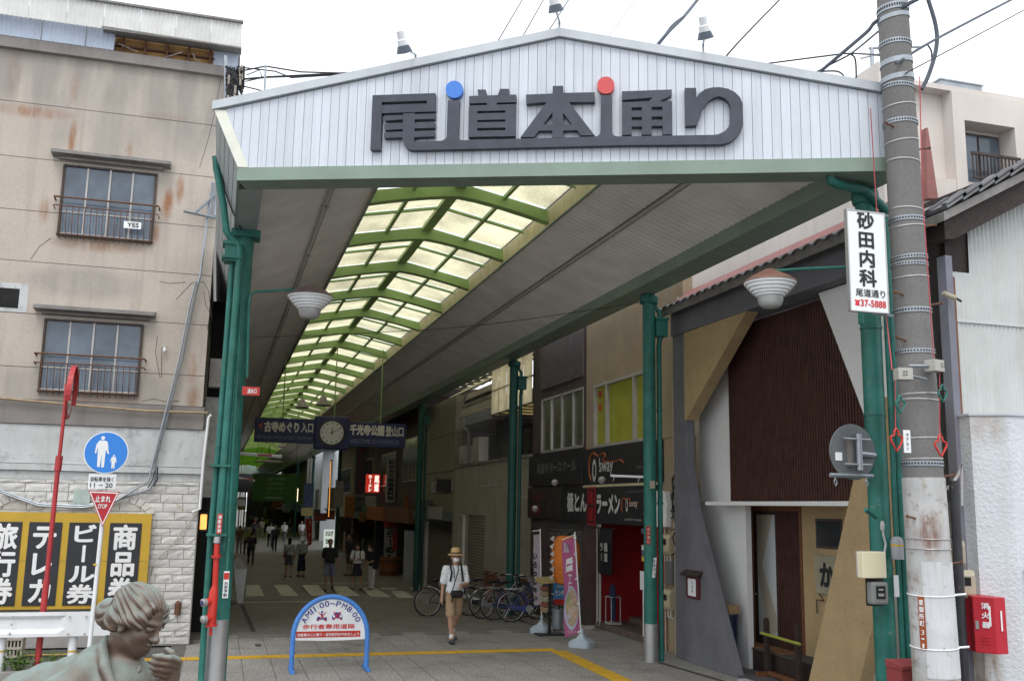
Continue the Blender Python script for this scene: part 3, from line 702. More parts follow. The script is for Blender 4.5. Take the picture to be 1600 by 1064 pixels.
# pipes and cables on the facade
t = thing('grey_conduits', 'pair of slanting grey conduits running down the tan wall and along the stone', 'conduit', pY(240, 740, 18.6))
def pw_(pts, y): return [pY(a, b, y) for a, b in pts]
B = MB(); B.tube(pw_([(329, 300), (313, 430), (303, 470), (285, 560), (243, 722), (241, 752), (234, 764), (186, 780), (130, 790), (60, 787), (0, 766)], LW-.12), .022, 7); B.build('pipe', m_galv, t, smooth=True)
B = MB(); B.tube(pw_([(306, 440), (298, 470), (280, 560), (239, 722), (232, 752), (180, 783), (130, 793), (60, 790), (0, 769)], LW-.16), .018, 7); B.build('pipe', m_galv, t, smooth=True)
B = MB(); B.tube(pw_([(246, 730), (246, 748), (240, 760)], LW-.2), .012, 6); B.tube(pw_([(242, 735), (239, 748), (231, 762)], LW-.2), .01, 6); B.build('cable', m_cable, t)
t = thing('steel_bracket', 'bright galvanised steel bracket at the top of the slanting conduits', 'bracket', pY(315, 320, LW-.15))
B = MB()
for a, b in (((287, 330), (338, 341)), ((305, 333), (335, 306)), ((327, 338), (333, 285)), ((335, 338), (339, 285))): B.tube(pw_([a, b], LW-.18), .03, 4)
B.build('arm', m_galv, t)
t = tag(MB().tube(pw_([(-10, 621), (100, 631), (230, 642), (325, 645)], LW-.12), .022, 7).build('gas_pipe', M('old_pipe', (.36, .27, .17), .7, .3, 8, blotch=.4, blcol=(.16, .07, .03), blsc=8), smooth=True), 'old rusty beige pipe running level across the tan wall under the lower window', 'pipe')
t = tag(MB().tube(pw_([(330, 648), (326, 652), (318, 720), (312, 795), (300, 800)], LW-.1), .026, 8).build('downpipe', m_white, smooth=True), 'thin white downpipe at the corner of the stone clad wall', 'pipe')
t = tag(MB().tube(pw_([(307, 800), (270, 850), (238, 880), (232, 900), (231, 960)], LW-.1), .013, 6).build('wall_cable', M('beige_cable', (.45, .42, .36), .6)), 'beige cable slanting down over the white split stone', 'cable')
t = thing('porcelain_hook', 'little pale insulator hook on the tan wall right of the lower window', 'insulator', pY(256, 545, LW-.1))
B = MB(); B.lathe([(.02, 0), (.035, .03), (.025, .08), (.03, .1)], pY(257, 550, LW-.1), 10); B.build('insulator', m_white, t)
B = MB(); B.tube(pw_([(262, 541), (253, 543), (252, 590)], LW-.06), .006, 5); B.build('wire', m_rust, t)
tag(MB().lathe([(.05, 0), (.055, .06), (.055, .2), (.02, .24)], pY(277, 960, LW-.1), 10).build('wall_tap', m_rust), 'small rusty fitting low on the white stone wall', 'fitting')
# meter plate on the stone above the board
p, q = pY(114, 788, LW-.1), pY(142, 765, LW-.1)
tag(MB().box(p.x, q.x, LW-.14, LW-.06, p.z, q.z).build('junction_box', M('pale_green_box', (.42, .50, .46), .6, .2, 6), bevel=.006), 'pale green junction box on the stone wall behind the signposts', 'box')
# lit lantern in the gap by the corner
gp_ = pY(317, 815, 19.6)
t = thing('gap_lamp', 'small glowing amber lantern in the dark gap behind the green pipes', 'lamp', gp_)
B = MB(); B.box(gp_.x-.05, gp_.x+.07, 19.55, 19.65, gp_.z-.14, gp_.z+.14); B.build('shade', M('amber_glow', (1, .42, .10), .5, .2, 9, emit=.9), t, bevel=.02)
B = MB(); B.box(gp_.x-.06, gp_.x+.08, 19.54, 19.66, gp_.z+.141, gp_.z+.17); B.box(gp_.x-.06, gp_.x+.08, 19.54, 19.66, gp_.z-.17, gp_.z-.141); B.build('cap', m_black, t)
# white rendered return wall in the gap
gw = thing('gap_wall', 'strip of rough white rendered wall with an old air conditioner in the dark gap behind the pipes', 'wall', (-.1, 21, 0))
B = MB(); B.box(-.33, .0, 20.6, 20.8, 2.6, 4.6); B.build('render_panel', m_patch, gw)
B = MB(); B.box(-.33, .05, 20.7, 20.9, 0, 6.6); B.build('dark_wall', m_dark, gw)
B = MB(); B.box(-.3, .0, 20.3, 20.6, 4.78, 5.35)
for k in range(7): B.box(-.29, -.01, 20.285, 20.3, 4.85+k*.065, 4.88+k*.065)
B.build('air_conditioner', m_winf, gw)
# tangle of cables at the roof corner
t = thing('cable_tangle', 'bundle of tangled black cables on a thin mast at the corner above the white gable', 'cables', pY(365, 160, 18.4))
random.seed(11); B = MB()
for k in range(26):
    pts = [pY(random.uniform(352, 382), random.uniform(103, 160), 18.4) for _ in range(4)]; B.tube(pts, random.choice((.012, .02, .03)), 5)
B.build('loops', m_cable, t)
B = MB(); B.cyl(pY(353, 165, 18.5), pY(352, 88, 18.5), .035, 8); B.cyl(pY(413, 150, 18.3), pY(415, 104, 18.3), .022, 6); B.build('mast', m_galv, t)
for k, (pts, r) in enumerate([([(375, 112), (415, 104), (470, 113), (540, 115), (600, 108)], .016), ([(372, 125), (420, 121), (500, 117), (590, 112)], .022), ([(378, 106), (430, 112), (455, 122), (520, 118), (590, 111)], .014), ([(370, 133), (400, 140), (430, 148)], .014), ([(383, 128), (410, 122), (440, 121), (500, 119)], .012), ([(385, 118), (405, 110), (410, 122)], .012)]):
    B = MB(); B.tube([pY(a, b, 18.3+k*.05) for a, b in pts], r, 5); B.build('cable', m_cable, t)
B = MB()
for k in range(8): a = pY(random.uniform(354, 380), random.uniform(108, 158), 18.35); B.box(a.x-.02, a.x+.02, 18.32, 18.36, a.z-.09, a.z+.09)
B.build('junction', M('taupe_box', (.25, .22, .18), .7, .3, 5), t)
# ---------------------------------------------------------------- bundle of pipes on the front left column
LCX, LCY = .155, 13.9
lc = thing('arcade_column', 'front left teal column bundled with green pipes and a steel cuff at its foot', 'column', (LCX, LCY, 0), 'teal columns carrying the arcade')
B = MB(); B.lathe([(.115, 0), (.115, 6.28)], (LCX, LCY, 0), 18); B.build('shaft', m_teal, lc, smooth=True)
B = MB(); B.lathe([(.13, 0), (.13, .98), (.122, .985)], (LCX-.03, LCY-.04, 0), 20); B.build('cuff', m_steel, lc, smooth=True)
def pc(pts, y): return [pY(a, b, y) for a, b in pts]
B = MB(); B.tube(pc([(337, 245), (338, 262), (349, 320), (354, 362), (362, 374), (372, 380), (375, 392), (374, 405), (362, 560), (349, 730), (341, 835)], LCY-.28), .05, 10); B.build('drain_pipe', m_teal, lc, smooth=True)
B = MB(); B.tube(pc([(363, 405), (355, 520), (342, 690), (329, 840), (318, 1000), (313, 1075)], LCY-.15), .042, 10); B.build('drain_pipe', m_teal, lc, smooth=True)
B = MB(); B.tube(pc([(379, 400), (372, 560), (364, 700), (358, 830), (352, 940)], LCY-.24), .018, 8); B.tube(pc([(374, 400), (368, 560), (357, 730), (350, 860)], LCY-.26), .014, 8); B.build('conduit', m_teal, lc, smooth=True)
a = pY(365, 396, LCY-.2); B = MB(); B.box(a.x-.12, a.x+.08, LCY-.3, LCY-.05, a.z-.13, a.z+.1); B.box(a.x-.15, a.x+.11, LCY-.32, LCY-.03, a.z+.1, a.z+.15); B.build('hopper', m_teal, lc)
for yy in (405, 728, 835):
    xx = 362-(yy-405)*.055; a = pY(xx, yy, LCY-.2); B = MB(); B.box(a.x-.13, a.x+.13, LCY-.345, LCY-.05, a.z-.015, a.z+.015); B.build('pipe_strap', m_teal, lc)
B = MB(); B.tube(pc([(378, 366), (384, 364), (388, 366), (389, 372)], LCY-.1), .04, 8); B.build('spout', m_teal, lc, smooth=True)
B = MB(); B.box(LCX-.2, LCX+.2, LCY-.16, LCY+.16, 6.18, 6.28); B.build('collar', m_teal, lc)
B = MB(); B.tube(pc([(345, 262), (352, 300), (363, 330), (378, 360)], LCY-.3), .012, 6); B.build('cable', m_cable, lc)
# street lamps hung from the two front columns
def street_lamp(c, root, lab, k, cap):
    kk = lambda l: [(a*k, b*k) for a, b in l]
    t = thing('street_lamp', lab, 'lamp', c)
    B = MB(); B.tube(root, .018, 8); B.build('arm', m_teal, t, smooth=True)
    B = MB(); B.lathe(kk([(.02, .16), (.06, .155), (.10, .13), (.24, .06), (.325, .0), (.33, -.02)]), c, 28); B.build('cap', cap, t, smooth=True)
    B = MB(); B.lathe(kk([(.325, -.015), (.315, -.045), (.29, -.05), (.285, -.085), (.255, -.09), (.25, -.125), (.22, -.13), (.215, -.16), (.185, -.165), (.18, -.19), (.16, -.195)]), c, 28); B.build('shade', m_white, t)
    B = MB(); B.lathe(kk([(.16, -.195), (.155, -.25), (.13, -.31), (.09, -.335), (.03, -.345)]), c, 22); B.build('lamp_glass', M('frosted_glass', (.36, .36, .35), .25, .2, 8), t, smooth=True)
    return t
c = pY(485, 462, LCY); a0 = pY(389, 640, LCY-.15)
street_lamp(c, [pY(386, 590, LCY-.15), pY(389, 480, LCY-.15), pY(391, 462, LCY-.15), pY(398, 456, LCY-.1), pY(455, 453, LCY), c+V((0, 0, .12))], 'saucer shaped street lamp with grey brown cap on an arm of the front left column', 1.0, M('lamp_cap_brown', (.15, .11, .10), .6, .2, 6))
RCX, RCY = 7.12, 9.45
c = pY(1203, 440, RCY)
street_lamp(c, [V((RCX, RCY, pY(1345, 415, RCY).z)), pY(1262, 420, RCY), c+V((0, 0, .12))], 'saucer shaped street lamp with rusty orange cap hanging near the clinic sign', .9, M('lamp_cap_rust', (.17, .085, .06), .6, .25, 6, blotch=.6, blcol=(.14, .09, .075), blsc=5))
# right front column
rc = thing('arcade_column', 'front right teal column with cables and meter boxes beside the utility pole', 'column', (RCX, RCY, 0), 'teal columns carrying the arcade')
B = MB(); B.lathe([(.115, 0), (.115, 6.28)], (RCX, RCY, 0), 18); B.build('shaft', m_teal, rc, smooth=True)
B = MB(); B.lathe([(.14, 0), (.16, .08), (.15, .16), (.115, .18)], (RCX, RCY, 6.1), 16); B.build('collar', m_teal, rc)
B = MB(); B.tube([(RCX+.27, RCY-.05, 0), (RCX+.24, RCY-.05, 2.9), (RCX+.22, RCY-.05, 6.1)], .06, 10); B.build('drain_pipe', m_teal, rc, smooth=True)
B = MB(); B.tube([pY(1297, 275, RCY-.3), pY(1300, 284, RCY-.3), pY(1312, 289, RCY-.28), pY(1350, 296, RCY-.2), (RCX+.24, RCY-.08, 6.02)], .055, 10); B.build('drain_branch', m_teal, rc, smooth=True)
B = MB()
for dx, r in ((.13, .02), (.16, .014)): B.tube([(RCX+dx, RCY-.1, .9), (RCX+dx-.01, RCY-.1, 2.9), (RCX+dx-.005, RCY-.1, 3.0), (RCX+dx, RCY-.1, 5.8)], r, 6)
B.build('conduit', m_teal, rc)
for zz in (1.9, 3.6, 4.6): B = MB(); B.lathe([(.116, 0), (.124, 0), (.124, .03), (.116, .03)], (RCX, RCY, zz), 18); B.build('band', m_teal, rc)
a = pY(1280+70, 500, RCY-.14); B = MB(); B.box(a.x-.05, a.x-.01, RCY-.16, RCY-.1, a.z-.05, a.z+.2); B.build('fuse', m_teal, rc)
# small red flag plate, stickers
a = pY(379, 611, LCY-.3)
t = thing('water_inlet_plate', 'small red plate with white characters sticking out from the front left column', 'sign', a)
p, q = pY(378, 617, LCY-.3), pY(406, 605, LCY-.3); B = MB(); B.box(p.x, q.x, LCY-.31, LCY-.3, p.z, q.z); B.build('plate', m_redp, t)
text('送水口', m_ltext, (p.x+.07, LCY-.31, p.z+.025), (1, 0, 0), (0, 0, 1), q.x-p.x-.11, q.z-p.z-.05, t, bold=.03)
for (nm, x, y, w_, h_, s, lab, ang) in (('sticker', 343, 818, .045, .26, '消防水利', 'narrow red and white vertical sticker on the pipe above the red standpipe', -.05), ('sticker', 353, 913, .05, .34, '火災予防', 'white sticker with a red emblem on the front left column at knee height', .06)):
    c = pY(x, y, LCY-.36 if s == '消防水利' else LCY-.29); t = thing(nm, lab, 'sticker', c)
    B = MB(); B.cbox(c, w_*1.4, .006, h_); B.build('label', m_white if s != '消防水利' else m_redp, t)
    B2 = MB()
    if s != '消防水利': B2.cbox(c+V((0, -.005, h_*.32)), w_*1.3, .004, h_*.25); B2.build('emblem', m_redp, t)
    text(s, m_ktext if s != '消防水利' else m_ltext, c+V((-w_*.5, -.004, -h_*.46)), (1, 0, 0), (0, 0, 1), w_, h_*(.6 if s != '消防水利' else .9), t, bold=.03, vert=True)
# red standpipe
sx = pY(340, 900, LCY-.26).x; sy = LCY-.32
t = thing('fire_standpipe', 'red fire standpipe with two silver hose couplings strapped to the front left column', 'standpipe', (sx, sy, 1.2))
zf = lambda y: pY(335, y, sy).z
xq = lambda x, y: pY(x, y, sy).x
B = MB(); B.tube([(xq(339, 849), sy, zf(849)), (xq(336, 915), sy, zf(915))], .036, 12); B.tube([(xq(336, 915), sy, zf(915)), (xq(334, 925), sy, zf(925)), (xq(330, 975), sy, zf(975))], [.038, .058, .058], 12); B.build('body', m_redp, t, smooth=True)
B = MB(); B.tube([(xq(339, 848), sy, zf(848)), (xq(340, 838), sy, zf(838))], .046, 12); B.build('union', m_steel, t, smooth=True)
B = MB(); B.cyl((xq(338, 871), sy, zf(871)), (xq(338, 867), sy, zf(867)), .062, 12); B.cyl((xq(330, 978), sy, zf(978)), (xq(330, 975), sy, zf(975)), .075, 12); B.build('flange', m_redp, t)
for yy in (938, 964):
    c = V((xq(332, yy), sy, zf(yy))); d = V((-.75, -.55, -.12)).normalized()
    B = MB(); B.tube([c, c+d*.11], [.05, .045], 12); B.build('outlet', m_redp, t, smooth=True)
    B = MB(); B.lathe([(.042, .10), (.052, .105), (.052, .15), (.045, .155), (.03, .158)], c, 14, d); o = B.build('coupling', m_steel, t, smooth=True)
    B = MB(); B.lathe([(.0, .159), (.035, .159), (.03, .164), (0, .166)], c, 12, d); B.build('cap', M('cap_blue', (.05, .05, .14), .5) if yy == 938 else m_steel, o)
B = MB(); B.cyl((xq(329, 980), sy, zf(980)), (xq(329, 992), sy, zf(992)), .02, 8); B.build('drain', m_redp, t)
# ---------------------------------------------------------------- traffic signs, mirror, rail on the left
SY = 15.6
t = thing('pedestrian_sign', 'round blue pedestrian sign with small time plate and stop triangle on a white post', 'road sign', (pY(140, 1018, SY).x, SY, 0))
c = pY(166, 707, SY); up = V((-.01, 0, 1))
B = MB(); B.tube([(pY(140, 1020, SY).x-.02, SY+.04, 0), pY(163, 780, SY)+V((0, .04, 0)), pY(166, 690, SY)+V((0, .04, 0))], .032, 10); B.build('post', m_white, t, smooth=True)
B = MB(); a = pY(149, 882, SY); B.cyl(a+V((0, .04, -.012)), a+V((0, .04, .012)), .034, 10); B.build('post_band', m_yel, t)
m_sblue = M('sign_blue', (.03, .22, .68), .4, .06); m_sred = M('sign_red', (.45, .02, .03), .4, .06)
B = MB(); B.lathe([(.31, 0), (.31, .012)], c, 40, (0, -1, 0)); o = B.build('disc', m_white, t)
B = MB(); B.lathe([(.295, .0), (.295, .003)], c+V((0, -.012, 0)), 40, (0, -1, 0)); B.build('blue_face', m_sblue, o)
def fig(B, cx, cz, s, y):
    def P(l): B.prism([(cx+a*s, y, cz+b*s) for a, b in l], (0, -.002, 0))
    P([(-.045+.05*cos(2*pi*k/12)+.03, .40+.055*sin(2*pi*k/12)) for k in range(12)])
    P([(-.10, .33), (.06, .33), (.12, .28), (.15, .05), (.18, -.02), (.14, -.04), (.09, .08), (.08, .02), (.07, -.40), (.0, -.42), (-.01, -.05), (-.04, -.40), (-.11, -.40), (-.12, -.02), (-.13, .15), (-.16, -.03), (-.20, -.02), (-.17, .22)])
B = MB(); fig(B, c.x-.05, c.z-.0, .53, c.y-.016); fig(B, c.x+.115, c.z-.135, .235, c.y-.016); B.build('figures', m_ltext, o)
p, q = pY(137, 763, SY), pY(182, 741, SY)
B = MB(); B.box(p.x, q.x, SY-.008, SY, p.z, q.z); o = B.build('time_plate', m_white, t)
text('自転車を除く', m_ktext, (p.x+.03, SY-.009, p.z+.105), (1, 0, 0), (0, 0, 1), q.x-p.x-.06, .07, o, bold=.012)
text('11 − 20', m_ktext, (p.x+.03, SY-.009, p.z+.02), (1, 0, 0), (0, 0, 1), q.x-p.x-.07, .065, o, bold=.012)
a, b, d = pY(138, 766, SY-.02), pY(187, 768, SY-.02), pY(160, 823, SY-.02)
def tri(k, y): g = (a+b+d)/3; return [V((g.x+(v.x-g.x)*k, y, g.z+(v.z-g.z)*k)) for v in (a, b, d)]
B = MB(); B.prism(tri(1.0, SY-.02), (0, .012, 0)); o = B.build('stop_triangle', m_sred, t)
B = MB(); T1, T2 = tri(.93, SY-.022), tri(.83, SY-.022)
for k in range(3): B.prism([T1[k], T1[(k+1) % 3], T2[(k+1) % 3], T2[k]], (0, .001, 0))
B.build('border', m_ltext, o)
text('止まれ', m_ltext, (a.x+.105, SY-.021, a.z-.165), (1, 0, 0), (0, 0, 1), .21, .095, o, bold=.03)
text('STOP', m_ltext, (a.x+.15, SY-.021, a.z-.255), (1, 0, 0), (0, 0, 1), .125, .062, o, bold=.02)
MY = 16.3
t = thing('traffic_mirror', 'red traffic mirror seen edge-on upon a tall thin red post', 'traffic mirror', (pG(58, 1045, 0).x, MY, 0))
pb, pt, pm = pY(57, 1047, MY), pY(105, 590, MY), pY(92, 715, MY)
m_mred = M('mirror_red', (.42, .04, .045), .45, .15, 5)
B = MB(); B.tube([(pb.x, MY, 0), pY(73, 905, MY)], .046, 12); B.tube([pY(73, 905, MY), pY(90, 735, MY)], .036, 12); B.build('post', m_mred, t, smooth=True)
B = MB(); B.tube([pY(90, 735, MY), pY(93, 712, MY)], .052, 12); B.build('joint', m_mred, t, smooth=True)
B = MB(); B.tube([pY(93, 712, MY), pY(101, 640, MY), pY(104, 600, MY)], .028, 10); B.build('mast', m_mred, t, smooth=True)
mc = pY(108, 614, MY); ax = V((.998, .03, -.03)).normalized()
B = MB(); B.lathe([(.0, -.02), (.36, -.015), (.405, .0), (.41, .02), (.40, .03)], mc, 36, ax); B.build('back_shell', m_mred, t, smooth=True)
B = MB(); B.lathe([(.40, .022), (.30, .035), (.15, .042), (.0, .044)], mc, 36, ax); B.build('mirror_face', M('mirror', (.8, .8, .8), .03, 0, metal=1), t, smooth=True)
hood = MB(); Z = ax; X_ = Z.orthogonal().normalized(); Y_ = Z.cross(X_)
upv = (V((0, 0, 1))-Z*Z.z).normalized(); sd_ = Z.cross(upv)
for k in range(20):
    t0, t1 = -pi*.62+pi*1.24*k/20, -pi*.62+pi*1.24*(k+1)/20
    r0 = lambda t_: mc+(upv*cos(t_)+sd_*sin(t_))*.415
    hood.bb(r0(t0), r0(t1)-r0(t0), Z*.075, (r0(t0)-mc).normalized()*.012)
hood.build('hood', m_mred, t)
# guard rail
GY = 16.15
gr = thing('guard_rail', 'white steel guard rail with a ribbed beam in front of the yellow shop board', 'guard rail', (-2, GY, 0))
zt_, zb_ = pY(60, 956, GY).z, pY(60, 994, GY).z; H_ = zt_-zb_
def wprof(x, fl):
    pr = [(-.012, 0), (.05, .0), (.05, .14), (.0, .30), (.0, .70), (.05, .86), (.05, 1), (-.012, 1)] if not fl else [(-.012, 0), (.03, 0), (.03, .3), (.03, .35), (.03, .65), (.03, .86), (.03, 1), (-.012, 1)]
    return [V((x, GY-d, zb_+H_*h)) for d, h in pr]
xa, xb, xc = -8.0, pY(92, 970, GY).x, pY(104, 970, GY).x
B = MB(); A, C, D, E_ = wprof(xa, 0), wprof(xb, 0), wprof(xc, 1), wprof(-1.15, 1)
n = 8; P = A+C+D+E_; F = [(j*n+i, j*n+(i+1) % n, (j+1)*n+(i+1) % n, (j+1)*n+i) for j in range(3) for i in range(n)]+[tuple(range(n)), tuple(range(3*n, 4*n))]
B.add(P, F); B.build('beam', m_white, gr)
B = MB()
for (x, y) in ((20, 963), (18, 975), (15, 989), (109, 963), (135, 963), (106, 990), (132, 990)): a = pY(x, y, GY-.055); B.lathe([(.018, 0), (.015, .012), (0, .014)], a, 8, (0, -1, 0))
B.build('bolt', m_cond, gr)
for px in (112, 0, -110):
    a = pY(px, 1020, GY+.05); B = MB(); B.cyl((a.x, GY+.08, 0), (a.x, GY+.08, zb_+.3), .062, 14); o = B.build('post', m_white, gr, smooth=True)
    B = MB(); z0 = pY(px, 1019, GY).z; B.cyl((a.x, GY+.08, z0), (a.x, GY+.08, z0+.025), .0635, 14); B.build('reflective_band', m_yel, o)
tag(MB().box(-9, -1.0, GY-.45, GY-.33, 0, .1).build('kerb', M('kerb_stone', (.27, .26, .25), .85, .2, 5), kind='structure'))
# weeds at the foot of the rail
random.seed(5)
m_leaf = M('weed_leaf', (.10, .20, .03), .6, .3, 9, rnd=.2); m_stem = M('weed_stem', (.14, .22, .05), .6)
for px, hh, lab in ((36, .42, 'tall leafy green weed left of the red post by the guard rail'), (84, .34, 'bushy green weed between the red post and the white rail post'), (8, .2, 'low sprig of weed at the far left under the guard rail')):
    b = pG(px, 1046, 0); b = V((b.x, GY+.12, 0)); t = thing('weed', lab, 'weed', b, 'weeds along the kerb'); Bl, Bs = MB(), MB()
    for k in range(26 if hh > .3 else 10):
        r_ = random.uniform(.02, .26)*(1 if hh > .3 else .6); an = random.uniform(0, 2*pi); h = random.uniform(.3, 1)*hh
        tip = b+V((r_*cos(an), r_*sin(an)*.6, h)); Bs.tube([b+V((r_*cos(an)*.3, r_*sin(an)*.2, 0)), b+V((r_*cos(an)*.7, r_*sin(an)*.45, h*.6)), tip], .004, 4)
        for q in range(5):
            a2 = random.uniform(0, 2*pi); l = random.uniform(.05, .1); d = V((cos(a2), sin(a2), random.uniform(-.3, .5))).normalized(); s = d.cross(V((0, 0, 1))).normalized()*l*.3
            o = tip-V((0, 0, random.uniform(0, h*.6))); Bl.add([o, o+d*l*.5+s, o+d*l, o+d*l*.5-s+V((0, 0, .01))], [(0, 1, 2, 3)])
    Bs.build('stems', m_stem, t, kind='stuff'); Bl.build('leaves', m_leaf, t, kind='stuff')
t = thing('plastic_crate', 'grey plastic lattice crate on the ground under the guard rail', 'crate', (-2.75, 17.9, 0))
B = MB(); x0 = pY(8, 1000, 17.9).x; x1 = pY(36, 1000, 17.9).x
for k in range(6): B.box(x0+(x1-x0)*k/5-.012, x0+(x1-x0)*k/5+.012, 17.8, 18.1, .0, .3)
for z in (0, .13, .27): B.box(x0, x1, 17.79, 18.11, z, z+.035)
B.build('lattice', M('crate_grey', (.40, .37, .32), .7), t)
# metal drain cover between the rail and the column
p = [pG(a, b, 0) for a, b in ((262, 1064), (290, 1036), (308, 1033), (308, 1064))]
t = thing('drain_cover', 'slotted grey steel drain cover on the ground beside the bronze statue', 'drain cover', p[1])
B = MB(); x0, x1 = -.95, -.42
for k in range(14): B.box(x0, x1, 15.4+k*.1, 15.46+k*.1, .0, .012)
B.box(x0-.03, x0, 15.37, 16.8, 0, .014); B.box(x1, x1+.03, 15.37, 16.8, 0, .014); B.build('grating', M('drain_steel', (.2, .2, .2), .5, .2, 5, metal=.5), t)
# ---- blue arched barrier
bc = pG(512, 1048, 0); BY = 15.68
bx0, bx1 = pG(452, 1048, 0).x, pG(572, 1044, 0).x
bx0, bx1 = pY(455, 1045, BY).x, pY(572, 1042, BY).x
t = thing('pedestrian_barrier', 'blue tubular arch barrier with white pedestrian hours board on the paving', 'barrier', ((bx0+bx1)/2, BY, 0))
m_bar = M('barrier_blue', (.07, .23, .62), .4, .12, 5)
cx = (bx0+bx1)/2; hw = (bx1-bx0)/2; zs_ = .50; rz = 1.10-zs_
pts = [(bx0, BY, 0), (bx0, BY, zs_*.5), (bx0, BY, zs_)]+[(cx-hw*cos(pi*k/20), BY, zs_+rz*sin(pi*k/20)) for k in range(1, 20)]+[(bx1, BY, zs_), (bx1, BY, zs_*.5), (bx1, BY, 0)]
B = MB(); B.tube(pts, .038, 12); B.build('hoop', m_bar, t, smooth=True)
for x in (bx0, bx1): B = MB(); B.tube([(x-.0, BY-.24, .03), (x+.0, BY+.24, .03)], .034, 10); B.build('foot', m_bar, t, smooth=True)
B = MB(); zb_ = pY(510, 999, BY).z
B.prism([(cx-hw+.03, BY, zb_)]+[(cx-(hw-.03)*cos(pi*k/20), BY, zs_+(rz-.03)*sin(pi*k/20)) for k in range(0, 21)]+[(cx+hw-.03, BY, zb_), (cx+.2, BY, zb_-.012), (cx-.1, BY, zb_-.015)], (0, .012, 0)); bo = B.build('board', m_white, t)
def bp(x, y): return pY(440+x/7.6, 920+y/7.6, BY)
s = 'AM11:00〜PM8:00'; n = len(s)
wd = [1.0, 1.15, .65, .65, .4, 1, 1, 1.1, 1, 1.15, .9, .4, 1, 1]; wd = [1.05, 1.2, .62, .62, .42, .95, .95, 1.1, 1.0, 1.2, .95, .42, .95, .95]
tot = sum(wd); acc = 0; B = MB()
A0, A1 = radians(155), radians(26)
for ch, q in zip(s, wd):
    an = A0+(A1-A0)*(acc+q/2)/tot; acc += q
    rr = 1; p = V((cx+hw*.76*cos(an), BY-.002, zs_+rz*.76*sin(an)-.0)); ta = V((sin(an)*1.0, 0, -cos(an)*rz/hw)).normalized(); no = V((-ta.z, 0, ta.x))
    if ch == ':':
        for dz in (.25, .65): text('.', m_btext, p-ta*.009+no*(.075*dz), ta, no, .014, .016, mb=B)
    elif ch == '〜': text('~', m_btext, p-ta*.04+no*.025, ta, no, .08, .025, mb=B)
    else: text(ch, m_btext, p-ta*.5*.085*(q if q < 1 else 1)*.85, ta, no, .085*.85*min(q, 1.05)*(.45 if ch == '1' else 1), .085, bold=.01, mb=B)
B.build('lettering', m_btext, bo)
a, b = bp(248, 478), bp(872, 400); text('歩行者専用道路', m_rtext, a, (1, 0, 0), (0, 0, 1), b.x-a.x, b.z-a.z-.01, bo, bold=.02)
a, b = bp(170, 578), bp(936, 490); B = MB(); B.box(a.x, b.x, BY-.004, BY-.001, a.z, b.z); B.build('red_bar', m_redp, bo)
a, b = bp(190, 562), bp(918, 512); text('自転車の二人乗り・並列走行はやめましょう', m_ltext, a+V((0, -.004, 0)), (1, 0, 0), (0, 0, 1), b.x-a.x, b.z-a.z, bo, bold=.02)
B = MB(); f = lambda l: B.prism([bp(x, y)+V((0, -.004, 0)) for x, y in l], (0, .002, 0))
f([(415, 375), (420, 340), (440, 320), (470, 345), (535, 330), (540, 375), (510, 378), (500, 360), (450, 362), (440, 378)]); f([(470, 335), (465, 290), (480, 285), (492, 300), (490, 338)]); f([(480+14*cos(k*pi/4), 270+14*sin(k*pi/4)) for k in range(8)])
f([(598, 360), (600, 315), (620, 305), (625, 275), (695, 272), (705, 300), (722, 312), (720, 360), (700, 365), (697, 345), (622, 347), (618, 365)])
B.build('pictograms', m_btext, bo)
B = MB(); f = lambda l: B.prism([bp(x, y)+V((0, -.008, 0)) for x, y in l], (0, .002, 0))
f([(432, 272), (440, 268), (530, 366), (522, 372)]); f([(522, 268), (530, 274), (440, 372), (432, 366)]); f([(612, 270), (622, 266), (712, 360), (703, 366)]); f([(702, 266), (712, 272), (622, 366), (612, 360)])
B.build('crosses', m_rtext, bo)
B = MB(); 
for x, y in ((620, 322), (702, 320)): B.lathe([(.018, 0), (.018, .002)], bp(x, y)+V((0, -.010, 0)), 12, (0, -1, 0))
B.build('headlamps', m_ltext, bo)
# ---------------------------------------------------------------- right side: the restaurant with leaning wedges
m_greyw = M('grey_plaster', (.155, .155, .175), .85, .14, 1.5, bump=.12, bscale=50, stain=.3, stcol=(.10, .10, .11), fine=.1, fsc=30)
m_tanw = M('straw_plaster', (.40, .29, .155), .9, .1, 2, bump=.3, bscale=35, blotch=.34, blcol=(.20, .135, .07), blsc=26, fine=.15, fsc=45)
m_whitew = M('white_plaster', (.70, .70, .70), .85, .05, 2, bump=.06, bscale=60)
m_slat = M('dark_slat', (.062, .026, .021), .55, .3, 6)
m_wood = M('brown_wood', (.16, .065, .03), .6, .3, 9, stain=.3, stcol=(.06, .03, .02), stsc=(8, 8, .6))
m_dwood = M('dark_wood', (.035, .022, .02), .7, .3, 9)
m_tile = M('roof_tile', (.14, .14, .145), .7, .2, 8, rnd=.25, blotch=.3, blcol=(.22, .22, .2), blsc=9)
m_pink = M('pink_flashing', (.28, .12, .11), .7, .15, 5, stain=.3, stcol=(.2, .1, .09))
m_cream = m_cream; m_offw = M('offwhite_render', (.62, .57, .53), .9, .07, .9, stain=.35, stcol=(.44, .38, .34), bump=.05)
def rw(B, ya, yb, z0, z1, x, d): return B.box(x, x+d, min(ya, yb), max(ya, yb), z0, z1)
def fx(x, y, X): return pX(x, y, X)
RX = 7.78
rs = thing('restaurant_building', 'restaurant with leaning grey and tan wedges, white plaster and a dark slatted panel', 'building', (RX, 13, 0))
def wedge(nm, pts, X, d, mat, par=rs):
    B = MB(); B.prism([(X, y, z) for y, z in pts], (d, 0, 0)); return B.build(nm, mat, par, bevel=.008)
qy = lambda x, y, X=RX: (lambda p: (p.y, p.z))(pX(x, y, X))
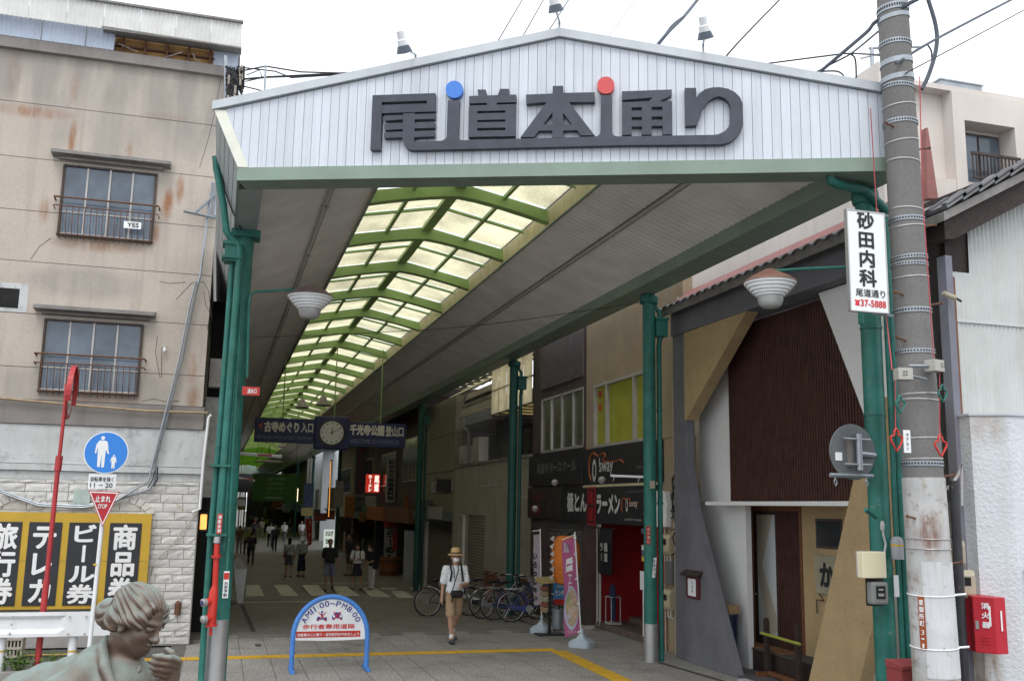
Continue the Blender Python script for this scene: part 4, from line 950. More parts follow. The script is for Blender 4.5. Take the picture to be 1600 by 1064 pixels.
wedge('grey_pillar', [(15.97, 0), (15.97, 5.62), (15.5, 5.62), qy(1073, 725), qy(1084, 798), (qy(1150, 1048)[0], 0)], RX, .15, m_greyw)
wedge('lintel_board', [(15.97, 5.62), (15.97, 6.11), (10.1, 6.11), (10.1, 5.57)], RX-.04, .5, m_greyw)
wedge('tan_wedge', [(15.496, 5.61), (qy(1168, 492)[0], 5.60), (15.44, 4.06), (15.496, 4.06)], RX-.02, .22, m_tanw)
wedge('white_wedge', [(11.72, 5.57), (10.12, 5.56), (10.12, 3.2), (10.72, 3.58)], RX+.2, .25, m_whitew)
wedge('tan_buttress', [qy(1362, 620), qy(1448, 620), (qy(1328, 1068)[0], .0), (qy(1256, 1080)[0], 0)], RX, .2, m_tanw)
B = MB(); rw(B, 15.95, 10.1, 2.66, 5.6, RX+.5, .12); rw(B, 16.0, 14.475, .0, 2.60, RX+.55, .1); rw(B, 15.6, 15.12, 0, 2.66, RX+1.04, .12); rw(B, 12.3, 10.1, 0, 2.66, RX+1.04, .12); rw(B, 15.13, 12.2, 2.63, 2.9, RX+1.04, .12); B.build('white_wall', m_whitew, rs)
B = MB(); rw(B, 15.12, 10.3, 2.60, 2.66, RX+.16, .87); B.build('white_soffit', m_whitew, rs)
# slatted panel
ou = [(14.73, 2.67), (14.73, 5.0), (14.1, 5.56), (11.72, 5.56), (10.74, 3.62), (10.9, 2.7)]
def zr(y):
    lo = 2.67; hi = 99
    hi = min(5.56, 5.56-(y-14.1)*.9) if y > 14.1 else 5.56
    if y < 11.72: hi = 5.56-(11.72-y)*(5.56-3.62)/.98
    return lo, hi
B = MB(); y = 10.86
while y < 14.72:
    lo, hi = zr(y+.02); rw(B, y, y+.042, lo, hi, RX+.425, .04); y += .066
B.build('slats', m_slat, rs, kind='stuff')
B = MB(); B.prism([(RX+.47, a, b) for a, b in ou], (.02, 0, 0)); B.build('slat_backing', m_dwood, rs)
# entrance
DX = RX+1.02
B = MB(); rw(B, 15.13, 15.0, .36, 2.6, DX-.06, .12); rw(B, 13.6, 13.55, .36, 2.6, DX-.04, .1); rw(B, 15.0, 13.6, 2.52, 2.6, DX-.04, .1); B.build('door_frame', m_wood, rs)
d = MB(); rw(d, 15.0, 14.93, .37, 2.52, DX-.02, .05); rw(d, 14.33, 14.27, .37, 2.52, DX-.02, .05); rw(d, 14.93, 14.33, .37, .5, DX-.02, .05); rw(d, 14.93, 14.33, 2.46, 2.52, DX-.02, .05); do = d.build('door', m_dwood, rs)
B = MB(); rw(B, 14.93, 14.33, .5, 2.46, DX, .012); B.build('glass', M('milky_glass', (.55, .57, .57), .15, .05), do)
B = MB(); X = DX-.003
B.prism([(X, 14.93, 2.46), (X, 14.42, 2.46), (X, 14.78, 1.65), (X, 14.38, .85), (X, 14.36, .62), (X, 14.62, .5), (X, 14.93, 1.5)], (.002, 0, 0)); B.build('beige_figure', M('beige_film', (.42, .37, .29), .5, .05), do)
B = MB(); B.cyl((DX-.05, 14.96, 1.15), (DX-.02, 14.96, 1.15), .02, 8); B.build('handle', m_steel, do)
B = MB(); y = 13.62
while y < 14.26: rw(B, y, y+.035, .37, 2.52, DX-.03, .03); y += .056
B.build('door_slats', m_slat, rs, kind='stuff')
B = MB(); rw(B, 14.27, 13.6, .37, 2.52, DX+.0, .02); B.build('slat_door', m_dwood, rs)
B = MB(); rw(B, 13.55, 12.3, .30, 2.62, DX-.02, .14); B.build('tan_wall', m_tanw, rs)
B = MB(); rw(B, 13.16, 12.5, 1.98, 2.42, DX-.035, .012); w_ = B.build('dark_window', m_brf, rs)
B = MB(); rw(B, 13.12, 12.54, 2.02, 2.38, DX-.04, .004); B.build('pane', m_glassD, w_)
B = MB(); rw(B, 16, 12.2, 0, .34, RX+.62, .5); B.build('entry_step', m_dwood, rs)
B = MB(); rw(B, 16, 12.2, .341, .36, RX+.6, .5); B.build('step_top', M('slate_step', (.07, .07, .075), .6, .2, 4), rs)
B = MB(); rw(B, 15.9, 12.0, .006, .03, RX+.03, .58); B.build('floor_slab', M('slate_floor', (.10, .10, .105), .7, .2, 3), rs)
B = MB(); rw(B, 13.65, 12.2, .006, .035, RX-.12, .14); B.build('white_sill', m_trim, rs)
tag(MB().box(RX+.64, RX+1.0, 13.65, 14.95, .361, .376).build('door_mat', M('coir', (.20, .10, .045), .95, .2, 20)), 'brown coir mat on the step before the restaurant door', 'mat')
# hanging calligraphy panel
t = thing('calligraphy_panel', 'pale wooden panel with one bold black brush character hung on the tan entrance wall', 'sign', (DX-.05, 12.95, 1.5))
B = MB(); rw(B, 13.18, 12.55, 1.32, 1.88, DX-.06, .03); B.build('panel', M('pale_board', (.30, .28, .20), .6, .15, 5), t)
text('か', m_ktext, (DX-.062, 13.05, 1.42), (0, -1, 0), (0, 0, 1), .36, .36, t, bold=.05)
B = MB(); B.tube([(DX-.06, 13.16, 1.02), (DX-.06, 13.16, 1.22), (DX-.06, 12.98, 1.22), (DX-.06, 13.08, 1.31)], .009, 5); B.build('iron_hook', m_black, t)
# menu case
t = thing('menu_case', 'small dark red roofed case with a white menu on the grey wedge pillar', 'menu case', (RX-.05, 15.2, 1.1))
B = MB(); rw(B, 15.46, 15.02, 1.06, 1.42, RX-.05, .05); B.build('case', M('dark_red_wood', (.10, .02, .025), .5, .2, 6), t, bevel=.005)
B = MB(); rw(B, 15.38, 15.1, 1.1, 1.38, RX-.055, .004); B.build('menu', m_white, t)
B = MB(); B.prism([(RX-.12, 15.55, 1.42), (RX, 15.55, 1.49), (RX, 15.55, 1.52), (RX-.12, 15.55, 1.45)], (0, -.62, 0)); B.build('roof', m_dwood, t)
text('お品書', m_ktext, (RX-.056, 15.24, 1.15), (0, -1, 0), (0, 0, 1), .06, .2, t, vert=True, gap=.1)
# bin with box, bamboo barrier
t = thing('waste_bin', 'dark blue lidded bin half hidden behind the grey wedge', 'bin', (8.08, 14.62, .03))
B = MB(); B.lathe([(.11, .0), (.13, .80)], (8.08, 14.62, .03), 16); B.build('tub', M('bin_blue', (.012, .02, .06), .5), t); B = MB(); B.lathe([(.15, .80), (.15, .84), (.12, .86)], (8.08, 14.62, .03), 16); B.build('lid', M('bin_blue', ()), t)
tag(MB().cbox((8.08, 14.62, .87), .2, .26, .14, .2, base=True).build('cardboard_box', M('cardboard', (.34, .22, .12), .8, .1, 6), bevel=.004), 'small cardboard box lying on the lid of the blue bin', 'box')
t = thing('bamboo_barrier', 'low barrier of two dark posts and a green bamboo bar before the restaurant step', 'barrier', (8.3, 14.0, .03))
pa, pb = onpl(1197, 1047, (0, 0, 1), (0, 0, .03)), onpl(1246, 1060, (0, 0, 1), (0, 0, .03))
k_ = 8.28/pa.x
pa = V((8.25, 8.25*pa.y/pa.x, .03)); pb = V((8.22, 8.22*pb.y/pb.x, .03)); dd = (pb-pa).normalized()
for p, h in ((pa, .86), (pb, .88)):
    B = MB(); s = V((-dd.y, dd.x, 0)); B.prism([p-dd*.05, p+dd*.05, p+dd*.05+V((0, 0, h-.05)), p+dd*.02+V((0, 0, h)), p-dd*.02+V((0, 0, h)), p-dd*.05+V((0, 0, h-.05))], s*.05); B.build('post', m_dwood, t)
    B = MB(); B.bb(p-s*.16-dd*.05, s*.34, dd*.1, (0, 0, .06)); B.build('foot', m_wood, t)
B = MB(); B.tube([pa-dd*.12+V((0, 0, .62)), pb+dd*.1+V((0, 0, .6))], .022, 8); B.build('bamboo_bar', M('bamboo', (.33, .36, .06), .5, .15, 8), t)
B = MB(); B.bb(pa+V((0, 0, .02)), pb-pa, (0.05, 0, 0), (0, 0, .06)); B.build('bottom_rail', m_wood, t)
# eave tiles along the street and along the gable verge
random.seed(8)
B = MB(); B.prism([(RX-.25, 16.0, 6.02), (RX-.25, 10.0, 6.02), (RX+1.6, 10.0, 6.85), (RX+1.6, 16.0, 6.85)], (0, 0, -.06)); B.build('roof_deck', m_dwood, rs); B = MB(); B.box(RX-.275, RX-.252, 10.0, 16.0, 5.94, 6.10); B.build('eave_fascia', m_fdark, rs)
for k in range(23):
    y0 = 16.0-.262*k; B = MB(); h = random.uniform(0, .008)
    pr = [(y0, .0), (y0-.06, .028), (y0-.14, .03), (y0-.2, .0), (y0-.258, -.012), (y0-.258, .012), (y0-.2, .022), (y0-.14, .052), (y0-.06, .05), (y0, .022)]
    B.prism([(RX-.32, a, 6.045+b+h) for a, b in pr], (.62, 0, .28)); B.build('tile', m_tile, rs)
B = MB(); B.prism([(RX-.02, 16.0, 6.22), (RX+.02, 16.0, 6.20), (RX+.40, 16.0, 6.45), (RX+.36, 16.0, 6.52)], (0, -5.7, 0)); B.build('pink_flashing', m_pink, rs)
# gable end
GYE = 10.0
m_corG = M('pale_corrugated', (.54, .56, .545), .55, .07, 2, stain=.5, stcol=(.36, .34, .30), rnd=.05)
def vz(x): return 6.30+(x-8.5)*.525
x = 8.72; i = 0
while x < 14:
    x1 = x+.66; B = MB(); n = 20; P = []
    for k in range(n+1):
        xx = x+.66*k/n; yy = GYE-.02-(.02 if k % 2 else 0); P += [(xx, yy, 2.0 if x < 8.8 else 2.2), (xx, yy, vz(xx)-.42 if xx > 9.02 else 5.55)]
    B.add(P, [(2*k, 2*k+2, 2*k+3, 2*k+1) for k in range(n)]); B.build('sheet', m_corG, rs); x = x1
B = MB(); B.prism([(8.7, GYE, 0), (14, GYE, 0), (14, GYE, vz(14)-.1), (8.7, GYE, vz(8.7)-.1)], (0, .1, 0)); B.build('gable_wall', m_dwood, rs)
B = MB(); B.box(8.74, 14, GYE-.055, GYE-.02, 4.90, 4.915); B.build('sheet_lap', m_corG, rs)
B = MB(); B.prism([(8.45, GYE-.3, vz(8.45)-.16), (14, GYE-.3, vz(14)-.16), (14, GYE-.3, vz(14)-.46), (8.6, GYE-.3, vz(8.6)-.46), (8.45, GYE-.3, vz(8.45)-.40)], (0, .32, 0)); B.build('barge_board', m_dwood, rs)
B = MB(); B.prism([(8.35, GYE-.42, vz(8.35)-.04), (14, GYE-.42, vz(14)-.04), (14, GYE-.42, vz(14)-.155), (8.35, GYE-.42, vz(8.35)-.155)], (0, 2.0, 0)); B.build('verge_board', m_fdark, rs)
for k in range(15):
    x0 = 8.38+.25*k
    for row in range(2):
        y0 = GYE-.46+.3*row; B = MB(); c = V((x0, y0, vz(x0)-.02)); sx = V((.30, 0, .30*.525+.045)); B.bb(c, sx, (0, .28, .0), (-.02, 0, .04)); B.bb(c+V((0, .0, .04)), sx, (0, .09, .0), (-.02, 0, .03)); B.build('tile', m_tile, rs)
B = MB(); B.box(8.52, 8.62, GYE-.2, GYE-.05, 0, 5.7); B.build('corner_post', M('blue_grey_post', (.19, .19, .23), .6, .1, 3), rs)
B = MB(); B.box(8.64, 8.70, GYE-.14, GYE-.02, 1.6, 5.45); B.build('corner_board', m_wood, rs)
B = MB(); B.box(8.3, 8.9, GYE-.12, GYE-.06, 0, 2.25); B.build('lower_wall', M('dark_grey_wall', (.055, .055, .06), .85, .2, 3), rs)
# white rough-cast block in front of the gable end
m_rough = M('white_roughcast', (.62, .65, .68), .9, .05, 2, bump=.9, bscale=22, stain=.22, stcol=(.4, .4, .38))
spots(m_rough, [(8.75, 3.55, .25, .3, .5), (8.62, .75, .16, .5, .9)], (.28, .17, .08))
ob = thing('roughcast_annex', 'white roughcast annex wall with a chamfered corner beside the utility pole', 'wall', (9.6, 9.6, 0))
B = MB(); B.prism([(8.58, 9.62, 0), (8.95, 9.42, 0), (13, 9.42, 0), (13, 9.96, 0), (8.58, 9.96, 0)], (0, 0, 3.68)); B.build('wall', m_rough, ob)
B = MB(); B.prism([(8.56, 9.61, 0), (8.95, 9.40, 0), (13, 9.40, 0), (13, 9.97, 0), (8.56, 9.97, 0)], (0, 0, .025)); B2 = MB(); B2.v = [(a, b, c+3.681) for a, b, c in B.v]; B2.f = B.f; B2.build('cap', m_trim, ob)
# red extinguisher box
t = thing('extinguisher_box', 'red fire extinguisher cabinet hung on the white roughcast wall', 'extinguisher box', (8.7, 9.4, .85))
zl, zh = .985, 1.60
m_exr = M('cabinet_red', (.44, .02, .035), .4, .08, 3)
f0, f1, f2 = V((8.30, 9.45, 0)), V((8.39, 9.27, 0)), V((8.60, 9.30, 0)); B = MB()
f0, f1, f2 = V((8.305, 9.44, 0)), V((8.44, 9.26, 0)), V((8.60, 9.27, 0))
B.prism([V((8.45, 9.75, zl)), f0+V((0, 0, zl)), f1+V((0, 0, zl)), f2+V((0, 0, zl)), V((8.62, 9.62, zl))], (0, 0, zh-zl)); B.build('cabinet', m_exr, t, bevel=.008)
uf = (f1-f0).normalized(); nf = V((uf.y, -uf.x, 0)); L_ = (f1-f0).length
text('消火器', m_ltext, f0+uf*L_*.38+nf*.002+V((0, 0, zl+.26)), uf, (0, 0, 1), .085, .31, t, bold=.03, vert=True, gap=.3)
B = MB(); B.bb(f0+uf*L_*.72+nf*.001+V((0, 0, zl+.3)), uf*.02, nf*.003, (0, 0, .22)); B.build('label_strip', m_ltext, t); B = MB(); B.bb(f1+V((.07, -.002, zl+.25)), (.02, 0, 0), (0, -.004, 0), (0, 0, .22)); B.build('label_strip', m_ltext, t)
B = MB(); B.bb(f0+uf*L_*.08+nf*.001+V((0, 0, zl+.26)), uf*.035, nf*.012, (0, 0, .09)); B.build('latch', m_steel, t)
B = MB()
for k in range(3): B.bb(f0+uf*L_*.25+nf*.001+V((0, 0, zl+.10+.035*k)), uf*.1, nf*.008, (0, 0, .01))
B.build('louvre', m_exr, t)
t = thing('notice_board', 'white and green notice board at the right edge on the roughcast wall', 'notice board', (9.3, 9.4, 1.2))
B = MB(); B.box(9.03, 9.6, 9.385, 9.41, 1.24, 1.9); B.build('board', M('notice_green', (.12, .32, .28), .5, .1), t)
for z0, z1 in ((1.25, 1.36), (1.37, 1.5), (1.51, 1.78), (1.80, 1.89)): B = MB(); B.box(9.045, 9.585, 9.38, 9.384, z0, z1); B.build('notice', m_white, t)
B = MB()
for k in range(7): B.box(9.06, 9.12, 9.377, 9.379, 1.53+k*.033, 1.545+k*.033); B.box(9.14, 9.5, 9.377, 9.379, 1.53+k*.033, 1.54+k*.033)
B.build('print', m_ktext, t)
m_meterb = M('meter_beige', (.40, .35, .26), .5, .08, 4)
def meter(nm, c, w_, h, d, ax, lab, mat=m_meterb, grp=None):
    """rounded meter box with a dark window; ax: unit vector out of the wall"""
    t = thing(nm, lab, 'meter', c, grp); n = V(ax); u = V((-n.y, n.x, 0)); c = V(c); z = V((0, 0, 1)); B = MB()
    pr = [(-h/2, 0), (-h/2, d*.7), (-h*.35, d), (h*.3, d), (h*.45, d*.75), (h*.5, d*.4), (h*.5, 0)]
    B.prism([c-u*w_/2+z*a+n*b for a, b in pr], u*w_); B.build('housing', mat, t, bevel=.012)
    B = MB(); B.bb(c-u*w_*.28+z*(-h*.05)+n*(d-.002), u*w_*.45, z*h*.3, n*.006); B.build('window', m_dark, t)
    return t
meter('electric_meter', (8.36, 9.7, 2.06), .14, .30, .1, (-.5, -.86, 0), 'upper beige meter box between the black pipe and the roughcast wall', grp='beige meter boxes')
meter('electric_meter', (8.42, 9.66, 1.72), .16, .32, .1, (-.4, -.9, 0), 'lower beige meter box between the black pipe and the red extinguisher cabinet', grp='beige meter boxes')
t = tag(MB().tube([(8.22, 9.55, 0), (8.24, 9.55, 2.9)], .055, 10).build('black_pipe', M('chipped_black', (.03, .03, .035), .35, .2, 6, blotch=.2, blcol=(.25, .15, .1), blsc=14), smooth=True), 'chipped black protective pipe standing behind the utility pole', 'pipe')
t = tag(MB().tube([pY(1503, 790, 9.7), pY(1502, 725, 9.7), pY(1497, 742, 9.7), pY(1488, 756, 9.7), pY(1480, 763, 9.6)], .018, 7).build('bent_conduit', m_cond, smooth=True), 'pale bent conduit curling out of the wall beside the pole', 'conduit')
# door camera like sensor
t = thing('wall_sensor', 'small beige sensor lamp pointing sideways from the corrugated gable edge', 'sensor', pY(1487, 465, 9.8))
B = MB(); B.tube([pY(1474, 457, 9.75), pY(1478, 460, 9.75), pY(1494, 466, 9.7)], [.03, .028, .035], 8); B.build('body', m_meterb, t, smooth=True); B = MB(); B.tube([pY(1494, 466, 9.7), pY(1502, 471, 9.7)], .014, 6); B.build('nozzle', m_black, t)
# tall building behind
bb_ = thing('beige_apartment', 'pale beige rendered building with a railed window rising behind the tiled roof', 'building', (10.5, 11.3, 0))
B = MB(); B.box(9.3, 16, 11.6, 19.5, 0, 8.72); B.build('wall', m_offw, bb_)
B = MB(); B.box(9.28, 10.12, 11.5, 11.62, 7.35, 8.86); B.box(9.3, 16, 11.3, 19.4, 8.74, 8.82); B.build('parapet', m_offw, bb_)
B = MB(); B.box(10.1, 10.3, 11.28, 11.6, 7.2, 8.3); B.box(10.1, 11.4, 11.28, 11.6, 8.3, 8.74); B.box(11.22, 11.4, 11.28, 11.6, 7.2, 8.3); B.box(11.4, 16, 11.3, 11.6, 0, 8.74); B.box(9.3, 16, 11.3, 11.6, 0, 7.35); B.build('bay', m_offw, bb_)
B = MB(); B.box(10.35, 11.18, 11.56, 11.6, 7.4, 8.24); w_ = B.build('window', m_brf, bb_)
B = MB(); B.box(10.38, 10.74, 11.54, 11.56, 7.43, 8.2); B.build('pane', m_glassB, w_); B = MB(); B.box(10.78, 11.15, 11.54, 11.56, 7.43, 8.2); B.build('pane', m_glassB, w_)
B = MB(); B.box(10.33, 11.22, 11.2, 11.23, 7.75, 7.79); B.box(10.33, 11.22, 11.2, 11.23, 7.38, 7.41)
for k in range(14): x = 10.34+k*.066; B.box(x, x+.012, 11.205, 11.225, 7.41, 7.75)
B.build('railing', m_brf, bb_)
tag(MB().box(10.28, 11.06, 11.7, 12.3, 8.82, 9.12).box(10.26, 11.08, 11.68, 12.32, 9.12, 9.14).build('rooftop_unit', m_galv), 'grey metal air unit on the roof edge of the beige building', 'air unit')
t = thing('roof_antenna_frame', 'little rusty steel frame rising behind the right end of the gable', 'frame', pY(1365, 110, 12.))
B = MB(); B.tube([pY(1364, 130, 12.), pY(1362, 76, 12.)], .03, 6); B.tube([pY(1358, 76, 12.), pY(1440, 74, 12.)], .02, 6); B.tube([pY(1345, 92, 12.), pY(1378, 84, 12.)], .015, 5); B.build('frame', m_galv, t)
tag(MB().prism([pY(1447, 200, 11.2), pY(1450, 200, 11.2), pY(1466, 310, 11.2), pY(1449, 310, 11.2)], (0, .1, 0)).build('pink_flashing_strip', m_pink), 'faded red metal flashing strip on the beige wall behind the pole', 'flashing')
# white rendered wall above the restaurant roof
tag(MB().box(9.1, 9.25, 11.62, 19.0, 6.55, 9.2).build('upper_wall', m_offw), 'blank off white wall rising over the pink flashing of the restaurant roof', 'wall')
# ---------------------------------------------------------------- ramen shop
SX = 8.0
m_rtan = M('tan_panel', (.32, .255, .17), .85, .1, 1.5, stain=.35, stcol=(.22, .16, .10))
m_redw = M('lacquer_red', (.30, .012, .015), .5, .12, 3)
m_bsn = M('board_black', (.022, .021, .024), .5, .15, 3)
m_yelp = M('yellow_blind', (.32, .32, .035), .6, .12, 2)
rm_ = thing('ramen_shop', 'narrow tan ramen shop with yellow blinds, black boards and a red doorway', 'building', (8.6, 18.5, 0))
B = MB()
for k in range(3):
    ya, yb = 20.92-k*1.65, 20.92-(k+1)*1.65+.01
    Bq = MB(); rw(Bq, ya, max(yb, 15.98), 5.24, 7.3, SX, .2); Bq.build('wall_panel', m_rtan, rm_)
rw(B, 20.92, 20.42, 3.84, 5.24, SX, .2); rw(B, 17.66, 15.98, 3.84, 5.24, SX, .2); rw(B, 20.92, 15.98, 2.98, 3.84, SX+.03, .2); rw(B, 17.0, 15.98, 0, 2.98, SX+.01, .3); B.build('wall', m_rtan, rm_)
w_ = MB(); rw(w_, 20.42, 17.66, 5.18, 5.24, SX-.03, .1); rw(w_, 20.42, 17.66, 3.84, 3.9, SX-.03, .1)
for y in (20.42, 19.72, 18.25, 17.72): rw(w_, y, y-.07, 3.9, 5.18, SX-.03, .1)
w_ = w_.build('window', m_winf, rm_)
for ya, yb in ((20.35, 19.72), (19.65, 18.25), (18.18, 17.72)): B = MB(); rw(B, ya, yb, 3.9, 5.18, SX+.05, .02); B.build('blind', m_yelp, w_)
for z in (4.95, 4.66): B = MB(); rw(B, 20.25, 20.1, z, z+.14, SX+.035, .008); B.build('sticker', m_redp, w_)
B = MB(); rw(B, 20.90, 16.9, 3.03, 3.82, SX-.06, .08); o = B.build('upper_board', m_bsn, rm_)
U, Z1 = (0, -1, 0), (0, 0, 1)
def rt(s, x0, y0, x1, y1, X, mat, par, bold=.02):
    """lettering on a wall X=const between two picture corners (lower left, upper right)"""
    a = pX(x0, y0, X); b = pX(x1, y1, X); zb, zt = min(a.z, b.z), max(a.z, b.z)
    return text(s, mat, (X-.003, a.y, a.z), U, Z1, a.y-b.y, b.z-a.z if b.z-a.z > .03 else None, par, bold=bold)
bx = SX-.062
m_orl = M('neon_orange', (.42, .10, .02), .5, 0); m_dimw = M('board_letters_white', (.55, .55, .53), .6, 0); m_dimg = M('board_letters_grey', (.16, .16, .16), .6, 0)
def bpx(x, y): return pX(880+x/7.6, 690+y/7.6, bx-.004)
text('O', m_dimw, (bx, bpx(345, 460).y, 3.09), U, Z1, .24, .50, o, bold=.03); text("'", m_dimw, (bx, bpx(425, 280).y, 3.46), U, Z1, .05, .14, o, bold=.02)
text('sway', m_dimw, (bx, bpx(428, 395).y, 3.2), U, Z1, .78, .3, o, bold=.01)
B = MB(); B.tube([bpx(x, y) for x, y in ((330, 455), (310, 380), (305, 260), (325, 160), (360, 130), (410, 170), (430, 165), (465, 135), (495, 140), (500, 170), (475, 200), (480, 240), (560, 238), (650, 222), (672, 205), (720, 250))], .014, 5); B.build('guitar_outline', m_orl, o)
text('2F', m_dimg, (bx, 17.62, 3.62), U, Z1, .2, .14, o); text('Phone', m_dimg, (bx, 17.66, 3.42), U, Z1, .24, .06, o); text('0848-24-8003', m_dimg, (bx, 17.95, 3.3), U, Z1, .55, .06, o)
B = MB(); rw(B, 22.2, 16.95, 2.2, 2.97, SX-.12, .1); o = B.build('lower_board', m_bsn, rm_)
bx = SX-.122
ya = lambda x: bpx(x, 800).y
text('極とん', m_dimw, (bx, ya(45), 2.42), U, Z1, ya(45)-ya(280), .46, o, bold=.05); text('ラーメン', m_dimw, (bx, ya(395), 2.40), U, Z1, ya(395)-ya(675), .42, o, bold=.05)
B = MB(); rw(B, ya(290), ya(382), 2.16, 2.98, bx-.012, .01); bo = B.build('red_frame', M('stamp_red', (.32, .015, .02), .5, .1), o)
B = MB(); rw(B, ya(302), ya(372), 2.2, 2.94, bx-.014, .004); B.build('black_fill', m_bsn, bo)
text('尾道', M('stamp_red', ()), (bx-.015, ya(308), 2.22), U, Z1, ya(308)-ya(366), .7, bo, bold=.05, vert=True)
text('O', m_dimw, (bx, ya(742), 2.46), U, Z1, .11, .27, o, bold=.03); text('sway', m_dimw, (bx, ya(785), 2.52), U, Z1, .40, .14, o, bold=.015)
B = MB(); B.tube([bpx(x, y)+V((-.06, 0, 0)) for x, y in ((735, 835), (722, 780), (730, 690), (750, 665), (780, 695), (810, 668), (828, 690), (810, 740), (920, 732))], .009, 5); B.build('guitar_outline', m_orl, o)
text('LIVE, DINING & BEER GUITAR', m_dimg, (bx, 18.35, 2.83), U, Z1, .95, .05, o); text('Open 18:00-2:00   Close Wednesday', m_dimw, (bx, 18.42, 2.28), U, Z1, .8, .05, o)
B = MB(); rw(B, 20.92, 16.95, 2.975, 3.025, SX-.08, .1); B.build('ledge', m_cstrip, rm_)
# doorway
B = MB(); rw(B, 20.2, 16.9, .14, 2.2, SX+1.3, .1); B.build('back_wall', m_redw, rm_)
B = MB(); B.box(SX, SX+1.35, 16.82, 16.9, .14, 2.2); B.build('red_jamb', m_redw, rm_); B = MB(); B.box(SX, SX+1.3, 20.2, 20.28, .14, 2.2); B.build('red_jamb', m_redw, rm_); B = MB(); rw(B, 17.3, 16.8, .0, 2.2, SX-.04, .06); B.build('red_jamb', m_redw, rm_)
B = MB(); rw(B, 20.2, 16.9, .14, .26, SX+1.29, .02); rw(B, 17.3, 16.8, .0, .1, SX-.045, .01); B.build('skirting', m_black, rm_)
B = MB(); rw(B, 20.3, 17.0, 0, .14, SX-.02, 1.4); B.build('doorstep', M('brown_step', (.13, .095, .075), .8, .2, 5), rm_)
B = MB(); rw(B, 19.9, 17.6, .141, .26, SX+.6, .7); B.build('inner_step', M('brown_step', ()), rm_)
B = MB(); rw(B, 20.3, 16.8, 2.2, 2.24, SX-.02, 1.4); B.build('door_ceiling', m_black, rm_)
B = MB(); B.tube([(SX+1.28, 18.6, 2.0), (SX+1.28, 18.55, 1.0), (SX+1.28, 18.2, .85), (SX+1.27, 18.0, .85)], .01, 5); B.box(SX+1.26, SX+1.29, 17.95, 18.02, .75, .95); B.build('red_cord_and_socket', M('cord_red', (.35, .05, .04), .5), rm_)
B = MB(); B.tube([(SX+.0, 20.2, .05), (SX+.0, 20.2, 2.2)], .03, 6); B.tube([(SX+.0, 20.05, .05), (SX+.0, 20.05, 2.2)], .03, 6); B.build('door_track', m_winf, rm_)
def cloth(nm, lab, ya, yb, z0, z1, x, mat, txt=None, tm=m_ltext, cat='curtain'):
    t = thing(nm, lab, cat, (x, (ya+yb)/2, z0)); B = MB(); n = 14; P = []
    for k in range(n+1):
        y = ya+(yb-ya)*k/n; P += [(x+.02*sin(k*1.7), y, z1), (x+.035*sin(k*1.7+.4), y+.02*sin(k), z0)]
    B.add(P, [(2*k, 2*k+2, 2*k+3, 2*k+1) for k in range(n)]); c = B.build('fabric', mat, t, smooth=2)
    B = MB(); B.cyl((x, ya+.1, z1+.01), (x, yb-.1, z1+.01), .012, 6); B.build('rod', m_wood, t)
    return t
m_bcl = M('black_cloth', (.018, .018, .024), .9, .2, 4)
t = cloth('shop_curtain', 'black noren curtain with white characters at the left of the red doorway', 20.15, 19.25, 1.15, 2.1, SX-.03, m_bcl)
text('極道', m_dimw, (SX-.085, 19.62, 1.4), U, Z1, .2, .42, t, bold=.05, vert=True); text('ラー', m_dimw, (SX-.085, 19.85, 1.4), U, Z1, .18, .42, t, bold=.04, vert=True)
t = thing('umbrella_stand', 'grey umbrella stand with furled dark blue umbrellas beside the red doorway', 'umbrella stand', (SX-.1, 19.6, .14))
B = MB(); B.box(SX-.02, SX+.22, 19.4, 19.75, .15, .18); B.tube([(SX, 19.42, .7), (SX, 19.73, .7), (SX+.2, 19.73, .7), (SX+.2, 19.42, .7)], .01, 5, closed=True)
for a, b in ((0, 19.42), (0, 19.73), (.2, 19.73), (.2, 19.42)): B.cyl((SX+a, b, .15), (SX+a, b, .7), .01, 5)
B.build('rack', m_cond, t)
for k in range(4):
    B = MB(); y = 19.47+k*.07; B.tube([(SX+.1, y, .2), (SX+.1, y+.02, .75), (SX+.1, y+.03, .95)], [.012, .035, .01], 7); B.build('umbrella', M('umbrella_navy', (.02, .025, .07), .8), t)
# posters by the doorway
t = thing('menu_posters', 'cluster of small menu posters and stickers on the red jamb behind the teal column', 'posters', (SX-.06, 17.4, .9)); random.seed(4)
for k in range(12):
    y = 17.75-random.choice((0, .18, .3, .45)); z = .9+.105*k; B = MB(); rw(B, y, y-.16, z, z+.095, SX-.055-.001*k, .004)
    B.build('poster', M('poster%d' % (k % 4), [(.6, .6, .58), (.5, .08, .05), (.55, .45, .1), (.1, .12, .2)][k % 4], .6, .2, 30), t)
B = MB(); B.cyl((SX-.1, 17.6, .15), (SX-.1, 17.58, 1.3), .012, 6); B.build('white_rod', m_white, t); B = MB(); rw(B, 17.72, 17.5, 1.0, 1.35, SX-.11, .006); B.build('price_sheet', m_white, t)
